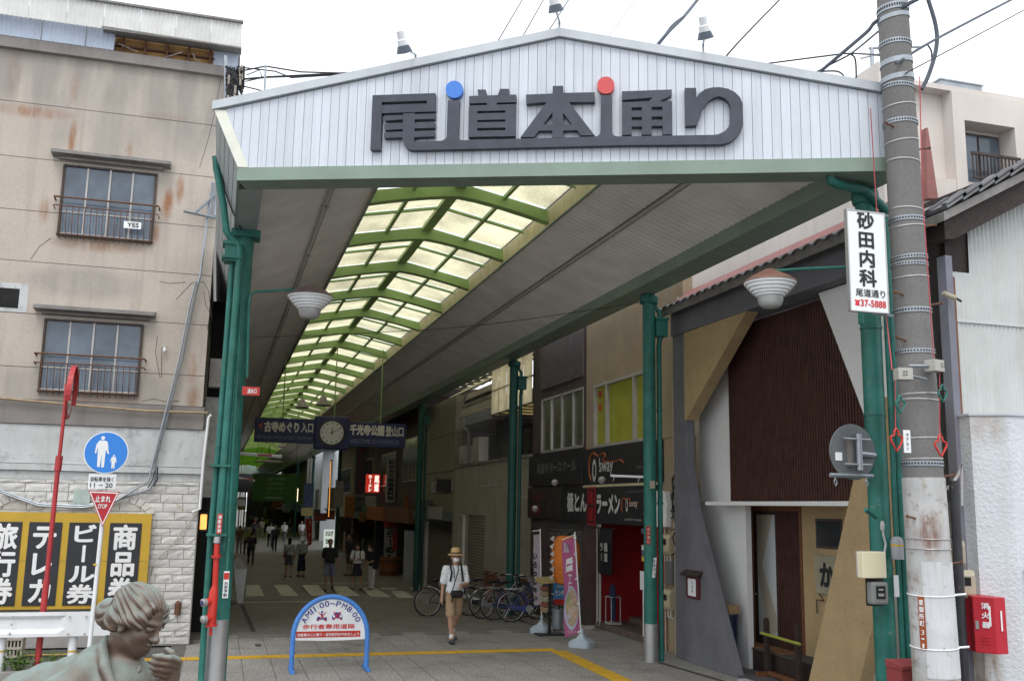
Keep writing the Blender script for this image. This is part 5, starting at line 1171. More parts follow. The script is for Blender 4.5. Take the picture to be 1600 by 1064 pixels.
# meters and pipes on the tan wall strip between the ramen shop and the restaurant
for z, lab in ((1.9, 'upper beige electric meter on the tan wall strip beside the teal column'), (.92, 'lower beige electric meter on the tan wall strip beside the grey wedge')):
    meter('electric_meter', (SX-.0, 16.55, z), .34, .36, .14, (-1, 0, 0), lab, M('meter_cream', (.50, .43, .30), .5, .06, 4), 'meters on the tan strip')
    B = MB(); B.tube([(SX-.05, 16.5, z-.18), (SX-.06, 16.48, z-.3), (SX-.02, 16.42, z-.33)], .02, 6); B.tube([(SX-.05, 16.62, z-.18), (SX-.06, 16.6, z-.3), (SX-.02, 16.56, z-.33)], .02, 6)
    o = B.build('cable_loop', M('beige_cable', ()), smooth=True); o.parent = [q for q in COL.objects if q.name.startswith('electric_meter') and not q.parent][-1]; o.location = V(o.location)-V(o.parent.location); reg(o, OFF[o.parent.name])
t = thing('grey_meter', 'round grey meter between the two beige meters on the tan strip', 'meter', (SX-.05, 16.5, 1.4))
B = MB(); rw(B, 16.66, 16.36, 1.18, 1.6, SX-.1, .1); B.build('housing', M('meter_grey', (.14, .15, .15), .4, .1), t, bevel=.03)
t = thing('white_wall_box', 'white metal box with a domed end high on the tan strip', 'box', (SX-.05, 16.8, 2.5)); B = MB(); B.prism([(SX-.12, 17.0, 2.2), (SX-.12, 16.55, 2.2), (SX-.12, 16.5, 2.6), (SX-.12, 16.6, 2.85), (SX-.12, 17.0, 2.86)], (.12, 0, 0)); B.build('housing', m_white, t, bevel=.01)
t = thing('service_pipes', 'run of beige service pipes and cables climbing the tan wall strip', 'pipes', (SX-.05, 16.3, 0)); random.seed(9)
for k, (y, r) in enumerate(((16.1, .03), (16.2, .018), (16.32, .025), (16.75, .02))):
    B = MB(); zt = (6.4, 5.5, 4.9, 2.3)[k]; B.tube([(SX-.04, y, 0), (SX-.04, y, zt*.5), (SX-.045, y-.02, zt*.52), (SX-.04, y, zt)], r, 7); B.build('pipe', M('service_beige', (.40, .35, .27), .6, .1, 5), t, smooth=True)
for k in range(6):
    z = 2.0+random.uniform(0, 1.4); B = MB(); B.tube([(SX-.06, 16.2+random.uniform(-.1, .3), z), (SX-.1, 16.3, z-.2), (SX-.07, 16.25+random.uniform(-.1, .2), z-.45), (SX-.08, 16.4, z-.5)], .012, 5); B.build('cable', m_cable, t)
# shop spotlights on the boards
for i, (x, y) in enumerate(((668, 888), (962, 872), (545, 1050))):
    c = pX(700+x/4, 532+y/4, SX-.45); t = thing('sign_spotlight', ('little round spotlight under the guitar school board', 'little round spotlight on an arm in front of the guitar logo', 'little round spotlight left of the red lettered board')[i], 'spotlight', c, 'spotlights over the shop boards')
    B = MB(); B.lathe([(.0, -.08), (.055, -.06), (.085, 0), (.05, .06), (0, .08)], c, 14, (0, -.3, -1)); B.build('bulb_shade', m_winf, t, smooth=True); B = MB(); B.tube([c+V((0, 0, .06)), c+V((.25, .05, .12)), c+V((.5, .1, .1))], .012, 5); B.build('arm', m_black, t)
# ---------------------------------------------------------------- dark brown guitar school building
m_brn = M('brown_tile_wall', (.075, .055, .052), .7, .15, 2); m_shut = M('grey_shutter', (.19, .17, .145), .55, .12, 2, stain=.3, stcol=(.11, .09, .07))
gs = thing('guitar_school_building', 'dark brown shop building with a curtained window, black boards and a closed shutter', 'building', (8.5, 23, 0))
B = MB(); rw(B, 24.92, 20.94, 5.3, 7.4, SX, .3); rw(B, 24.92, 24.2, 3.9, 5.3, SX, .3); rw(B, 21.1, 20.94, 3.9, 5.3, SX, .3); rw(B, 24.92, 20.94, 2.2, 3.9, SX+.02, .3); rw(B, 24.92, 23.75, -.2, 2.2, SX-.02, .3); rw(B, 21.2, 20.94, -.1, 2.2, SX, .3); B.build('wall', m_brn, gs)
B = MB(); rw(B, 24.25, 21.1, 5.55, 6.7, SX-.03, .03); B.build('blank_panel', M('dim_panel', (.10, .08, .08), .7, .15), gs)
w_ = MB()
for y in (24.2, 23.45, 22.65, 21.85, 21.14): rw(w_, y, y-.05, 3.95, 5.28, SX-.01, .08)
rw(w_, 24.2, 21.1, 5.24, 5.3, SX-.01, .08); rw(w_, 24.2, 21.1, 3.9, 3.96, SX-.01, .08); w_ = w_.build('window', m_winf, gs)
for k in range(4): B = MB(); ya_ = 24.15-.77*k; rw(B, ya_, ya_-.72, 3.96, 5.24, SX+.04, .01); B.build('pane', glass('olive_curtain', (.10, .105, .06), .2), w_)
B = MB(); rw(B, 24.9, 20.96, 3.06, 3.84, SX-.1, .1); o = B.build('upper_board', m_bsn, gs)
text('尾道ギタースクール', M('board_letters_dim', (.17, .17, .18), .6, 0), (SX-.102, 24.2, 3.36), U, Z1, 2.9, .27, o, bold=.02)
B = MB(); rw(B, 24.9, 22.22, 2.25, 3.02, SX-.12, .12); o = B.build('lower_board', M('board_brown', (.035, .022, .02), .6, .2), gs)
text('ハイカラ', M('board_red', (.20, .02, .015), .6, 0), (SX-.122, 24.6, 2.66), U, Z1, .8, .22, o, bold=.03); text('居酒屋', M('board_red', ()), (SX-.122, 24.6, 2.36), U, Z1, .8, .22, o, bold=.03)
def shutter(par, ya, yb, z0, z1, x, mat=m_shut, pit=.09):
    B = MB(); P = []; n = int((z1-z0)/pit); 
    for k in range(n+1):
        z = z0+(z1-z0)*k/n; P += [(x, ya, z), (x, yb, z), (x-.025, ya, z+pit*.5), (x-.025, yb, z+pit*.5)]
    m = len(P)//2; B.add(P, [(2*k, 2*k+1, 2*k+3, 2*k+2) for k in range(m-1)]); return B.build('shutter', mat, par)
shutter(gs, 23.75, 21.2, -.1, 2.2, SX+.1, M('dark_shutter', (.10, .095, .09), .5, .12, 2))
# ---------------------------------------------------------------- old house with balcony and translucent screens
oh = thing('balcony_house', 'weathered concrete fronted house with a balcony, translucent screens and a roller shutter', 'building', (8.6, 29.5, -.3))
m_conc = M('dirty_concrete', (.34, .31, .265), .9, .12, 1.2, stain=.4, stcol=(.17, .15, .125), bump=.15, blotch=.2, blcol=(.10, .085, .06), blsc=1.5)
zg = gz(29)
B = MB(); rw(B, 33.9, 24.98, 2.25, 3.85, SX, .2); rw(B, 33.9, 33.2, zg-.2, 2.25, SX, .2); rw(B, 29.5, 24.98, zg-.2, 2.25, SX, .2); B.build('wall', m_conc, oh)
B = MB(); rw(B, 29.5, 24.98, zg-.2, .62, SX-.03, .03); B.build('plinth', M('rust_tile', (.17, .065, .035), .6, .25, 5), oh)
B = MB(); rw(B, 33.9, 24.98, 3.85, 3.93, SX-.05, .3); B.build('coping', m_fdark, oh)
shutter(oh, 32.0, 29.55, zg, 2.2, SX+.08); B = MB(); rw(B, 32.1, 31.98, zg, 2.25, SX-.01, .12); rw(B, 33.2, 32.6, zg, 2.2, SX+.02, .1); rw(B, 29.6, 29.48, zg, 2.25, SX-.01, .12); B.build('shutter_frame', m_conc, oh)
B = MB(); rw(B, 33.9, 29.5, 3.0, 6.3, SX+1.5, .15); B.build('upper_wall', M('grey_board', (.20, .20, .20), .8, .12, 1.5, stain=.4, stcol=(.12, .11, .1)), oh)
B = MB(); rw(B, 31.2, 28.5, 3.95, 5.15, SX+1.42, .06); w_ = B.build('window', m_brf, oh)
for k in range(3): B = MB(); rw(B, 31.12-.88*k, 30.3-.88*k, 4.0, 5.1, SX+1.41, .008); B.build('pane', m_glassD, w_)
B = MB(); rw(B, 28.4, 27.9, 3.9, 5.3, SX+.5, .06); B.build('white_panel', m_winf, oh)
B = MB(); rw(B, 27.9, 24.98, 3.9, 5.15, SX+1.2, .05); B.build('red_tin_wall', M('red_tin', (.16, .06, .035), .7, .2, 3, stain=.4, stcol=(.07, .03, .02), stsc=(6, 6, .3)), oh)
def frp(ya, yb, z0, z1, x):
    B = MB(); n = max(2, int((ya-yb)/.05)); P = []
    for k in range(n+1): y = ya+(yb-ya)*k/n; P += [(x-(.012 if k % 2 else 0), y, z0), (x-(.012 if k % 2 else 0), y, z1)]
    B.add(P, [(2*k, 2*k+2, 2*k+3, 2*k+1) for k in range(n)]); B.build('frp_sheet', m_frp, oh)
for k in range(5): frp(29.1-.83*k, 29.1-.83*(k+1)+.02, 5.32, 6.75, SX-.02)
B = MB()
for z in (5.32, 6.05, 6.72): rw(B, 29.1, 24.95, z-.02, z+.02, SX+.0, .04)
for k in range(6): rw(B, 29.12-.83*k, 29.07-.83*k, 5.3, 6.75, SX+.0, .04); B.box(SX, SX+1.4, 29.1-.83*k-.02, 29.1-.83*k+.02, 5.26, 5.3)
B.build('screen_frame', m_brf, oh)
B = MB(); B.prism([(SX+.02, 29.1, 5.31), (SX+1.5, 29.1, 5.36), (SX+1.5, 24.98, 5.36), (SX+.02, 24.98, 5.31)], (0, 0, .01)); B.build('frp_deck', m_frp, oh)
B = MB()
for k in range(3): B.prism([(SX+.2+.0*k, 33.8, 5.75+.22*k), (SX+.5, 33.8, 5.85+.22*k), (SX+.5, 33.8, 5.9+.22*k), (SX+.2, 33.8, 5.8+.22*k)], (0, -4.5, 0))
B.prism([(SX+.1, 33.8, 5.6), (SX+.4, 33.8, 6.5), (SX+.44, 33.8, 6.5), (SX+.14, 33.8, 5.6)], (0, -4.6, 0)); B.build('ribbed_eave', m_conc, oh)
B = MB(); B.prism([(SX+.2, 33.8, 5.3), (SX+1.5, 33.8, 5.55), (SX+1.5, 33.8, 5.6), (SX+.2, 33.8, 5.36)], (0, -5, 0)); B.build('awning', m_winf, oh)
B = MB(); B.tube([(SX+.1, 33.2, 5.6), (SX+.1, 33.1, 5.2), (SX+.1, 32.4, 5.05), (SX+.1, 32.3, 4.9), (SX+.1, 32.3, 3.95)], .05, 8); B.build('gutter_pipe', m_fdark, oh, smooth=True)
for i, (y, h, lab) in enumerate(((32.9, .62, 'narrow older air conditioner at the far end of the balcony wall'), (31.0, .8, 'white outdoor air conditioner on the balcony wall beside the drain pipe'))):
    t = thing('air_conditioner', lab, 'air conditioner', (SX+.1, y, 3.93), 'air conditioners on the balcony'); B = MB(); rw(B, y+.42, y-.42, 3.95, 3.95+h, SX+.0, .32); B.build('casing', m_winf, t, bevel=.015)
    B = MB(); B.lathe([(.26, 0), (.26, .02), (.22, .02)], (SX-.0, y+.08, 3.95+h*.5), 20, (-1, 0, 0)); B.build('fan_grille', m_cond, t)
# glazed roof over the side gap
B = MB()
for k in range(5): B.prism([(SX+.3, 36.5-1.0*k, 6.6), (SX+1.5, 36.5-1.0*k, 7.3), (SX+1.5, 35.6-1.0*k, 7.3), (SX+.3, 35.6-1.0*k, 6.6)], (0, 0, .01))
o = B.build('roof_glazing', m_wire, oh)
B = MB()
for k in range(6): B.bb((SX+.3, 36.55-1.0*k-.04, 6.58), (1.2, 0, .7), (0, .08, 0), (0, 0, -.05))
B.build('roof_bars', m_brf, oh)
t = thing('wall_bracket_wires', 'little bracket with slack wires on the weathered concrete beside the teal column', 'bracket', pX(765, 757, SX)); B = MB(); a = pX(750, 760, SX-.03); b = pX(782, 757, SX-.03); B.cyl(a, b, .01, 5); B.cyl(pX(765, 748, SX-.03), pX(765, 764, SX-.03), .02, 6); B.tube([pX(802, 768, SX-.05), pX(812, 775, SX-.05), pX(828, 779, SX-.05)], .012, 5); B.build('bracket', m_cond, t)
# record shop building
rb = thing('record_shop_building', 'plain grey panelled building with a record shop sign and brown closed shutters', 'building', (8.6, 36.5, -.5))
m_pan = M('grey_panel', (.25, .225, .175), .85, .1, 1.2, stain=.4, stcol=(.17, .145, .11), rnd=.04)
for z0, z1 in ((2.3, 3.75), (3.77, 5.1), (5.12, 6.45)):
    B = MB(); rw(B, 39.6, 33.95, z0, z1, SX, .3); B.build('wall_panel', m_pan, rb); B = MB(); B.box(SX+.31, SX+1.6, 33.9, 34.1, z0, z1); B.build('wall_panel', M('grey_board', ()), rb)
shutter(rb, 38.2, 34.2, -.5, 2.0, SX+.06, M('brown_shutter', (.12, .10, .08), .6, .12, 2)); B = MB(); rw(B, 39.6, 38.2, -.6, 2.3, SX+.1, .2); rw(B, 38.9, 38.4, -.6, 1.95, SX-.02, .1); B.build('door_panel', m_winf, rb)
B = MB(); rw(B, 39.6, 34.0, 2.0, 2.32, SX-.35, .35); B.build('shop_fascia', M('fascia_dim', (.09, .11, .09), .6, .2, 3), rb)
p, q = pX(674, 763, SX-.02), pX(711, 752, SX-.02); B = MB(); rw(B, 37.6, 33.97, 3.02, 3.42, SX-.05, .04); o = B.build('sign_board', m_winf, rb)
text('大沢レコード', m_ktext, (SX-.052, 37.0, 3.1), U, Z1, 2.7, .25, o, bold=.035)
B = MB(); rw(B, 39.3, 36.9, 2.33, 2.72, SX-.2, .06); o = B.build('shop_letters_board', m_black, rb); text('UNSEN', m_dimg, (SX-.203, 39.2, 2.4), U, Z1, 2.1, .25, o, bold=.03)
B = MB(); rw(B, 36.6, 34.2, 2.05, 2.5, SX-.38, .03); B.build('shop_letters_white', m_winf, rb)
B = MB(); B.cyl((SX-.6, 34.0, 3.0), (SX-.6, 34.0, 3.5), .02, 6); B.box(SX-.62, SX-.1, 33.93, 33.96, 3.0, 3.45); B.build('side_sign', m_black, rb)
sg_ = thing('side_glazing', 'strip of grimy wired glass roof over the gap between the canopy and the balcony house', 'glass roof', (8.4, 31, 6.9))
for k in range(13):
    B = MB(); B.prism([(7.26, 24.2+k, 6.95), (9.6, 24.2+k, 7.25), (9.6, 25.12+k, 7.25), (7.26, 25.12+k, 6.95)], (0, 0, .01)); B.build('pane', m_wire, sg_)
B = MB(); [B.bb((7.26, 24.12+k, 6.86), (2.34, 0, .3), (0, .09, 0), (0, 0, .07)) for k in range(14)]; [B.bb((7.26+q, 24.1, 6.85+q*.128), (0, 13.1, 0), (.07, 0, 0), (0, 0, .06)) for q in (.0, .5, 1.0, 1.6)]; B.build('glazing_frame', m_brf, sg_)
t = tag(MB().box(7.26, 9.6, 37.0, 86.0, 7.02, 7.08).box(7.26, 9.6, 94, 134, 7.02, 7.08).build('side_roof', m_fdark), 'dark strip of roofing bridging the canopy and the deeper shops', 'roof')
# ---------------------------------------------------------------- deeper shops, right side
def shop(nm, lab, ya, yb, h, wall, x=8.0, side=1, wins=(), fasc=None, shut=None, seed=0, dep=4, open_=True):
    """one shop building along the arcade between ya (near) and yb (far); side +1 right, -1 left"""
    g = gz((ya+yb)/2); t = thing(nm, lab, 'building', (x+side*2, (ya+yb)/2, g)); X = x; S_ = side
    def rb_(B, a, b, z0, z1, xo, d): x0, x1 = X+S_*xo, X+S_*(xo+d); return B.box(min(x0, x1), max(x0, x1), a, b, z0, z1)
    B = MB(); rb_(B, ya, yb, g+2.6, h, 0, .3); rb_(B, ya, ya+.25, g-.2, g+2.6, 0, .3); rb_(B, yb-.25, yb, g-.2, g+2.6, 0, .3); rb_(B, ya, ya+.15, g, h, .3, dep); rb_(B, yb-.15, yb, g, h, .3, dep); B.build('wall', wall, t)
    B = MB(); rb_(B, ya, yb, g, h, dep, .1); rb_(B, ya, yb, g+2.6, g+2.7, .3, dep-.3); B.build('interior', m_dwood, t)
    for (a, b, z0, z1) in wins:
        B = MB(); rb_(B, a, b, g+z0, g+z1, -.04, .05); w_ = B.build('window', m_winf, t)
        n = max(1, round((b-a)/.8))
        for k in range(n): B = MB(); rb_(B, a+.06+(b-a-.06)*k/n, a+(b-a-.06)*(k+1)/n, g+z0+.06, g+z1-.06, -.046, .006); B.build('pane', m_glassD, w_)
    if fasc: B = MB(); rb_(B, ya+.1, yb-.1, g+2.35, g+3.0, -.5, .5); B.build('fascia', fasc, t)
    if shut:
        B = MB(); z = g
        while z < g+2.3: rb_(B, ya+.4, yb-.4, z, z+.085, .08, .02); z += .1
        B.build('shutter', shut, t)
    else:
        random.seed(seed); B = MB()
        for k in range(7):
            a = ya+.4+(yb-ya-1.2)*random.random(); w_ = random.uniform(.4, 1.1); rb_(B, a, a+w_, g, g+random.uniform(.5, 1.5), random.uniform(.2, 1.6), .5)
        B.build('display', M('display%d' % (seed % 4), [(.14, .11, .08), (.10, .10, .10), (.16, .07, .04), (.08, .10, .08)][seed % 4], .7, .4, 6), t)
    return t
cols = [M('shop_wall_brown', (.085, .06, .05), .8, .15), M('shop_wall_grey', (.16, .155, .15), .8, .15), M('shop_wall_tan', (.20, .17, .12), .8, .15), M('shop_wall_dark', (.045, .045, .055), .8, .2), M('shop_wall_pale', (.30, .30, .28), .8, .12)]
fas = [M('fascia_green', (.05, .12, .08), .6, .2), M('fascia_brown', (.14, .06, .03), .6, .2), M('fascia_cream', (.30, .27, .20), .6, .2), M('fascia_navy', (.03, .04, .10), .6, .2), M('fascia_orange', (.28, .09, .02), .6, .2)]
shop('timber_window_shop', 'dark shop with a cream framed window just beyond the record shop', 39.7, 45.4, 7.3, cols[0], wins=((40.1, 44.0, 4.1, 6.0),), fasc=fas[1], seed=1)
shop('memorial_hall_shop', 'dark shop behind the tall white vertical signboard', 45.5, 51.5, 7.3, cols[3], wins=((46, 50, 4, 5.6),), fasc=fas[4], seed=2)
shop('noodle_shop_row', 'dark shop under the long pink lettered vertical sign', 51.6, 60.5, 7.3, cols[0], wins=((53, 56, 4, 5.6),), fasc=fas[0], seed=3)
shop('lamp_string_shop', 'tan shop with a string of tiny lights on its corner', 60.6, 69.5, 7.3, cols[2], wins=((62, 67, 3.8, 5.4),), fasc=fas[2], seed=4)
shop('side_street_house', 'bright white house across the side street deep in the arcade', 86, 94, 7.4, M('bright_white_wall', (.50, .52, .54), .8, .05), x=8.6, wins=((88, 91, 2.6, 4.4),), seed=5)
shop('far_shop', 'last dim shops on the right at the end of the arcade', 94.2, 112, 7.3, cols[1], fasc=fas[3], seed=6)
shop('far_shop', 'farthest brown shop on the right beyond the side street', 112.2, 134, 7.3, cols[0], fasc=fas[1], seed=7)
# left side
LL = [(21.2, 29, 'dim shop with grey shutter directly behind the front left column', cols[1], None, m_shut), (29.2, 38, 'dim dark shop on the left by the hanging blue sign', cols[3], fas[3], None), (38.2, 47, 'tan shop on the left beyond the crossing', cols[2], fas[2], None), (47.2, 57, 'brown shop on the left with an orange fascia', cols[0], fas[4], None), (57.2, 66, 'grey shop on the left before the bright gap', cols[1], fas[0], None), (70, 92, 'pale shop on the left after the bright gap', cols[2], fas[2], None), (92.2, 110, 'brown shop on the far left', cols[0], fas[1], None), (110.2, 134, 'grey shop farthest on the left', cols[1], fas[3], None)]
for i, (a, b, lab, wl, fc, sh) in enumerate(LL): shop('left_shop', lab, a, b, 7.3, wl, x=-.45, side=-1, wins=((a+1, b-1, 3.6, 5.0),), fasc=fc, shut=sh, seed=20+i)
t = thing('far_buildings', 'pale blocks closing the far end of the arcade', 'building', (3.4, 150, gz(99)))
B = MB(); B.box(-30, 3.9, 150, 160, -1, 9); B.box(8, 40, 150, 160, -1, 9); B.build('wall', cols[4], t)
B = MB(); B.box(3.9, 8, 134.0, 134.6, -1, 6.3); B.box(-1, 3.9, 134.0, 134.6, 3.9, 6.3); B.build('dark_end', cols[3], t)
B = MB(); [B.box(2.5+.32*k, 2.5+.32*k+(.1, .16, .08, .2)[k % 4], 133.2, 133.4, -1, 3.9) for k in range(5)]; B.build('post', cols[1], t)
random.seed(15)
for k in range(9):
    B = MB(); x = 3.9+.42*k; z = random.uniform(0, 3.2); B.box(x, x+random.uniform(.25, .4), 133.7+.02*k, 133.8+.02*k, z, z+random.uniform(.4, 1.4)); B.build('shop_board', M('end_board%d' % (k % 4), [(.22, .10, .04), (.16, .15, .13), (.05, .08, .05), (.2, .04, .03)][k % 4], .7, .3, 4), t)
# ---------------------------------------------------------------- hanging signs of the arcade
NY = 30.0
m_navy = M('navy_board', (.019, .023, .085), .5, .1, 3); m_signw = M('sign_ivory', (.62, .60, .52), .6, 0); m_signd = M('sign_dimblue', (.17, .19, .28), .6, 0)
hs_ = thing('temple_direction_sign', 'hanging navy signboard with white brush lettering and a round clock across the arcade', 'sign', (3.2, NY, 4.2))
B = MB(); B.box(.95, 2.72, NY, NY+.16, 4.3, 5.03); o1 = B.build('left_board', m_navy, hs_, bevel=.02)
B = MB(); B.box(3.70, 5.50, NY, NY+.16, 4.26, 5.0); o2 = B.build('right_board', m_navy, hs_, bevel=.02)
B = MB(); B.box(2.70, 3.73, NY-.06, NY+.2, 4.14, 5.14); o3 = B.build('clock_box', m_navy, hs_, bevel=.05)
text('古寺めぐり', m_signw, (1.22, NY, 4.60), (1, 0, 0), (0, 0, 1), 1.02, .33, o1, bold=.06); text('入口', m_signw, (2.30, NY, 4.62), (1, 0, 0), (0, 0, 1), .36, .30, o1, bold=.03)
text('SENKOJI PARK & OLD TEMPLES', m_signd, (1.02, NY, 4.38), (1, 0, 0), (0, 0, 1), 1.6, .12, o1, bold=.0)
B = MB(); B.prism([(1.03, NY-.003, 4.78), (1.17, NY-.003, 4.90), (1.17, NY-.003, 4.66)], (0, .002, 0)); B.build('arrow', M('arrow_red', (.35, .06, .05), .6, 0), o1)
text('千光寺公園', m_signw, (3.76, NY, 4.60), (1, 0, 0), (0, 0, 1), 1.06, .34, o2, bold=.06); text('登山口', m_signw, (4.86, NY, 4.60), (1, 0, 0), (0, 0, 1), .56, .32, o2, bold=.03)
text('WELCOME TO ONOMICHI', m_signd, (3.78, NY, 4.36), (1, 0, 0), (0, 0, 1), 1.5, .13, o2)
cc = V((3.215, NY-.061, 4.64))
B = MB(); B.lathe([(.42, 0), (.42, .05), (.36, .06), (.35, .03)], cc, 36, (0, -1, 0)); B.build('clock_rim', M('clock_rim', (.03, .03, .035), .4), o3)
B = MB(); B.lathe([(.35, .0), (.35, .012)], cc+V((0, -.034, 0)), 36, (0, -1, 0)); B.build('clock_face', M('clock_face', (.60, .60, .55), .5, .05), o3)
B = MB(); y = cc.y-.048
for k in range(12): a = k*pi/6; B.lathe([(.022, 0), (.022, .003)], (cc.x+.29*sin(a), y, cc.z+.29*cos(a)), 8, (0, -1, 0))
def hand(a, l, w_): d = V((sin(a), 0, cos(a))); s = V((cos(a), 0, -sin(a)))*w_; c = V((cc.x, y-.004, cc.z)); B.prism([c-d*.05-s, c+d*l-s*.5, c+d*l+s*.5, c-d*.05+s], (0, .002, 0))
hand(radians(4), .16, .018); hand(radians(62), .27, .012); B.build('clock_hands', m_ktext, o3)
B = MB()
for x, z0 in ((1.75, 5.03), (3.28, 5.14), (4.7, 5.0)): B.cyl((x, NY+.08, z0), (x, NY+.08, 7.3), .02, 6)
B.build('hanger', m_greenrib, hs_)
gs2 = thing('green_school_banner', 'dark green hanging banner with pale lettering in the middle of the arcade', 'banner', (2.3, 42, 2.6))
B = MB(); B.box(1.38, 3.21, 42, 42.03, 2.59, 3.70); o = B.build('cloth', M('banner_green', (.035, .10, .018), .8, .1, 2), gs2)
m_pg = M('pale_green_text', (.16, .26, .12), .7, 0)
for k, s in enumerate(('土堂小学校は', 'この地域の', '宝ものです')): text(s, m_pg, (1.95-.0*k, 42, 3.45-.2*k), (1, 0, 0), (0, 0, 1), .78 if k == 0 else .66, .13, o, bold=.01)
B = MB(); B.box(1.5, 3.05, 41.995, 41.998, 2.93, 2.94); B.box(1.9, 2.6, 41.995, 41.998, 2.70, 2.77); B.build('print', m_pg, o)
B = MB(); B.cyl((1.38, 42, 3.72), (3.21, 42, 3.72), .015, 6); B.cyl((1.5, 42, 3.72), (1.5, 42, 7.0), .008, 5); B.cyl((3.1, 42, 3.72), (3.1, 42, 7.1), .008, 5); B.build('hanger', m_black, gs2)
t = thing('lit_strip_lamp', 'thin glowing strip light at the right edge of the green banner', 'lamp', pY(465, 770, 46)); p, q = pY(463, 783, 46), pY(466, 763, 46); B = MB(); B.box(p.x, q.x, 45.97, 46.03, p.z, q.z); B.build('tube', M('warm_tube', (1, .85, .55), .5, 0, emit=1.0), t); B = MB(); B.box(p.x-.01, q.x+.01, 46.03, 46.06, p.z, q.z); B.build('back', m_black, t)
# flag bars on the left columns
for i, (l, r, y, Y, lab) in enumerate(((371, 440, 710, 24.0, 'white banner bar with pink marks sticking out from a left column'), (370, 398, 748, 34.0, 'thin grey banner bar farther along the left columns'))):
    p, q = pY(l, y-2, Y), pY(r, y+3, Y); t = thing('banner_bar', lab, 'banner bar', p, 'banner bars'); B = MB(); B.tube([p, q], .045, 6); B.build('bar', m_white, t)
    B = MB(); m = p.lerp(q, .6); B.tube([m-V((.15, .046, 0)), m+V((.18, -.046, 0))], .03, 6); B.build('mark', M('pink_mark', (.5, .15, .15), .6), t)
for i, (x0, x1, y, X) in enumerate(((954, 1012, 743, 6.9),)):
    p, q = pY(954, 743, 15.9), pY(1006, 745, 15.7); t = thing('banner_bar', 'white banner bar with hooks sticking out beside the guitar sign', 'banner bar', p, 'banner bars'); B = MB(); B.tube([p, q], .022, 6); B.build('bar', m_white, t)
    B = MB(); [B.tube([m, m-V((0, 0, .06)), m-V((.02, 0, .09))], .008, 5) for m in (p.lerp(q, .1), p.lerp(q, .85))]; B.build('hook', m_galv, t)
# wall signs, right side, hanging out over the street (boards face the viewer)
def flagsign(nm, lab, px0, py0, px1, py1, Y, mat, txt=None, tm=None, vert=True, d=.12, bold=.04, cat='sign', emit=False, pad=.12):
    a, b = pY(px0, py1, Y), pY(px1, py0, Y); t = thing(nm, lab, cat, ((a.x+b.x)/2, Y, a.z)); B = MB(); B.box(a.x, b.x, Y, Y+d, a.z, b.z); o = B.build('board', mat, t)
    B = MB(); B.box(b.x, max(b.x+.1, 8.05), Y+d*.3, Y+d*.6, b.z-.12, b.z-.08); B.box(b.x, max(b.x+.1, 8.05), Y+d*.3, Y+d*.6, a.z+.08, a.z+.12); B.build('bracket', m_black, t)
    W, H = b.x-a.x, b.z-a.z
    if txt:
        rows = txt if isinstance(txt, (list, tuple)) else [txt]
        for k, s in enumerate(rows):
            if vert: cw = W/len(rows); text(s, tm, (b.x-cw*(k+1)+cw*pad, Y, a.z+H*.04), (1, 0, 0), (0, 0, 1), cw*(1-2*pad), H*.92, o, bold=bold, vert=True, gap=.06)
            else: rh = H/len(rows); text(s, tm, (a.x+W*pad, Y, b.z-rh*(k+1)+rh*.15), (1, 0, 0), (0, 0, 1), W*(1-2*pad), rh*.7, o, bold=bold)
    return t
m_lant = M('lit_red', (.62, .03, .015), .5, .1, 5, emit=.35)
flagsign('ramen_lantern_sign', 'glowing red square sign with white vertical characters hanging in the dark arcade', 573, 741, 594, 769, 49.5, m_lant, ('尾道', 'ラーメン'), M('lit_white', (1, .9, .8), .5, 0, emit=.55), d=.5, bold=.05)
flagsign('memorial_hall_sign', 'tall white framed vertical signboard with black brush characters', 603, 716, 619, 784, 45.8, M('ivory_board', (.36, .35, .31), .7, .08), 'おのみち映画資料館', m_ktext, d=.15)
flagsign('pink_parlour_sign', 'long grey vertical sign with dim magenta characters', 554, 697, 573, 772, 55.5, M('dim_blue_board', (.08, .09, .12), .7, .1), 'カレン・コムロ', M('magenta', (.22, .015, .07), .6, 0), d=.25, bold=.05)
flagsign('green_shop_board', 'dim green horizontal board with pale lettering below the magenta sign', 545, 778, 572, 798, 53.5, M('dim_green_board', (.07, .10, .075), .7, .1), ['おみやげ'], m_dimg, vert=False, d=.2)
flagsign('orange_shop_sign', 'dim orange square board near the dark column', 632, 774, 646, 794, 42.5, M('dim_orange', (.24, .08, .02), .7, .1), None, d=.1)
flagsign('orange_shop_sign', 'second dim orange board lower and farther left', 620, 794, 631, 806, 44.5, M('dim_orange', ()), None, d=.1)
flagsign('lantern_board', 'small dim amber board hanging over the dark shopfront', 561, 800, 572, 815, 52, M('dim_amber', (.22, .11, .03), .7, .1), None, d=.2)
t = flagsign('tall_noodle_banner', 'tall white shop banner with red heading and black brush lettering above a wooden tub', 599, 812, 621, 880, 45.0, M('banner_white', (.30, .28, .26), .8, .1), '原らーめん', m_ktext, d=.05, bold=.07, cat='banner')
a, b = pY(599, 824, 45.0), pY(621, 812, 45.0); B = MB(); B.box(a.x, b.x, 44.985, 44.997, a.z, b.z); B.build('heading', M('heading_red', (.30, .03, .03), .7), t)
a, b = pY(613, 860, 45.0), pY(621, 826, 45.0); B = MB(); B.box(a.x, b.x, 44.99, 44.998, a.z, b.z); B.build('side_stripe', M('heading_red', ()), t)
pt_ = pY(608, 900, 44.3); g = gz(44)
t = thing('wooden_tub', 'round orange brown slatted wooden tub below the tall noodle banner', 'tub', (pt_.x, 44.3, g)); 
B = MB()
for k in range(18): an = 2*pi*k/18; B.cbox((pt_.x+.42*cos(an), 44.3+.42*sin(an), g), .05, .13, .78, an, base=True)
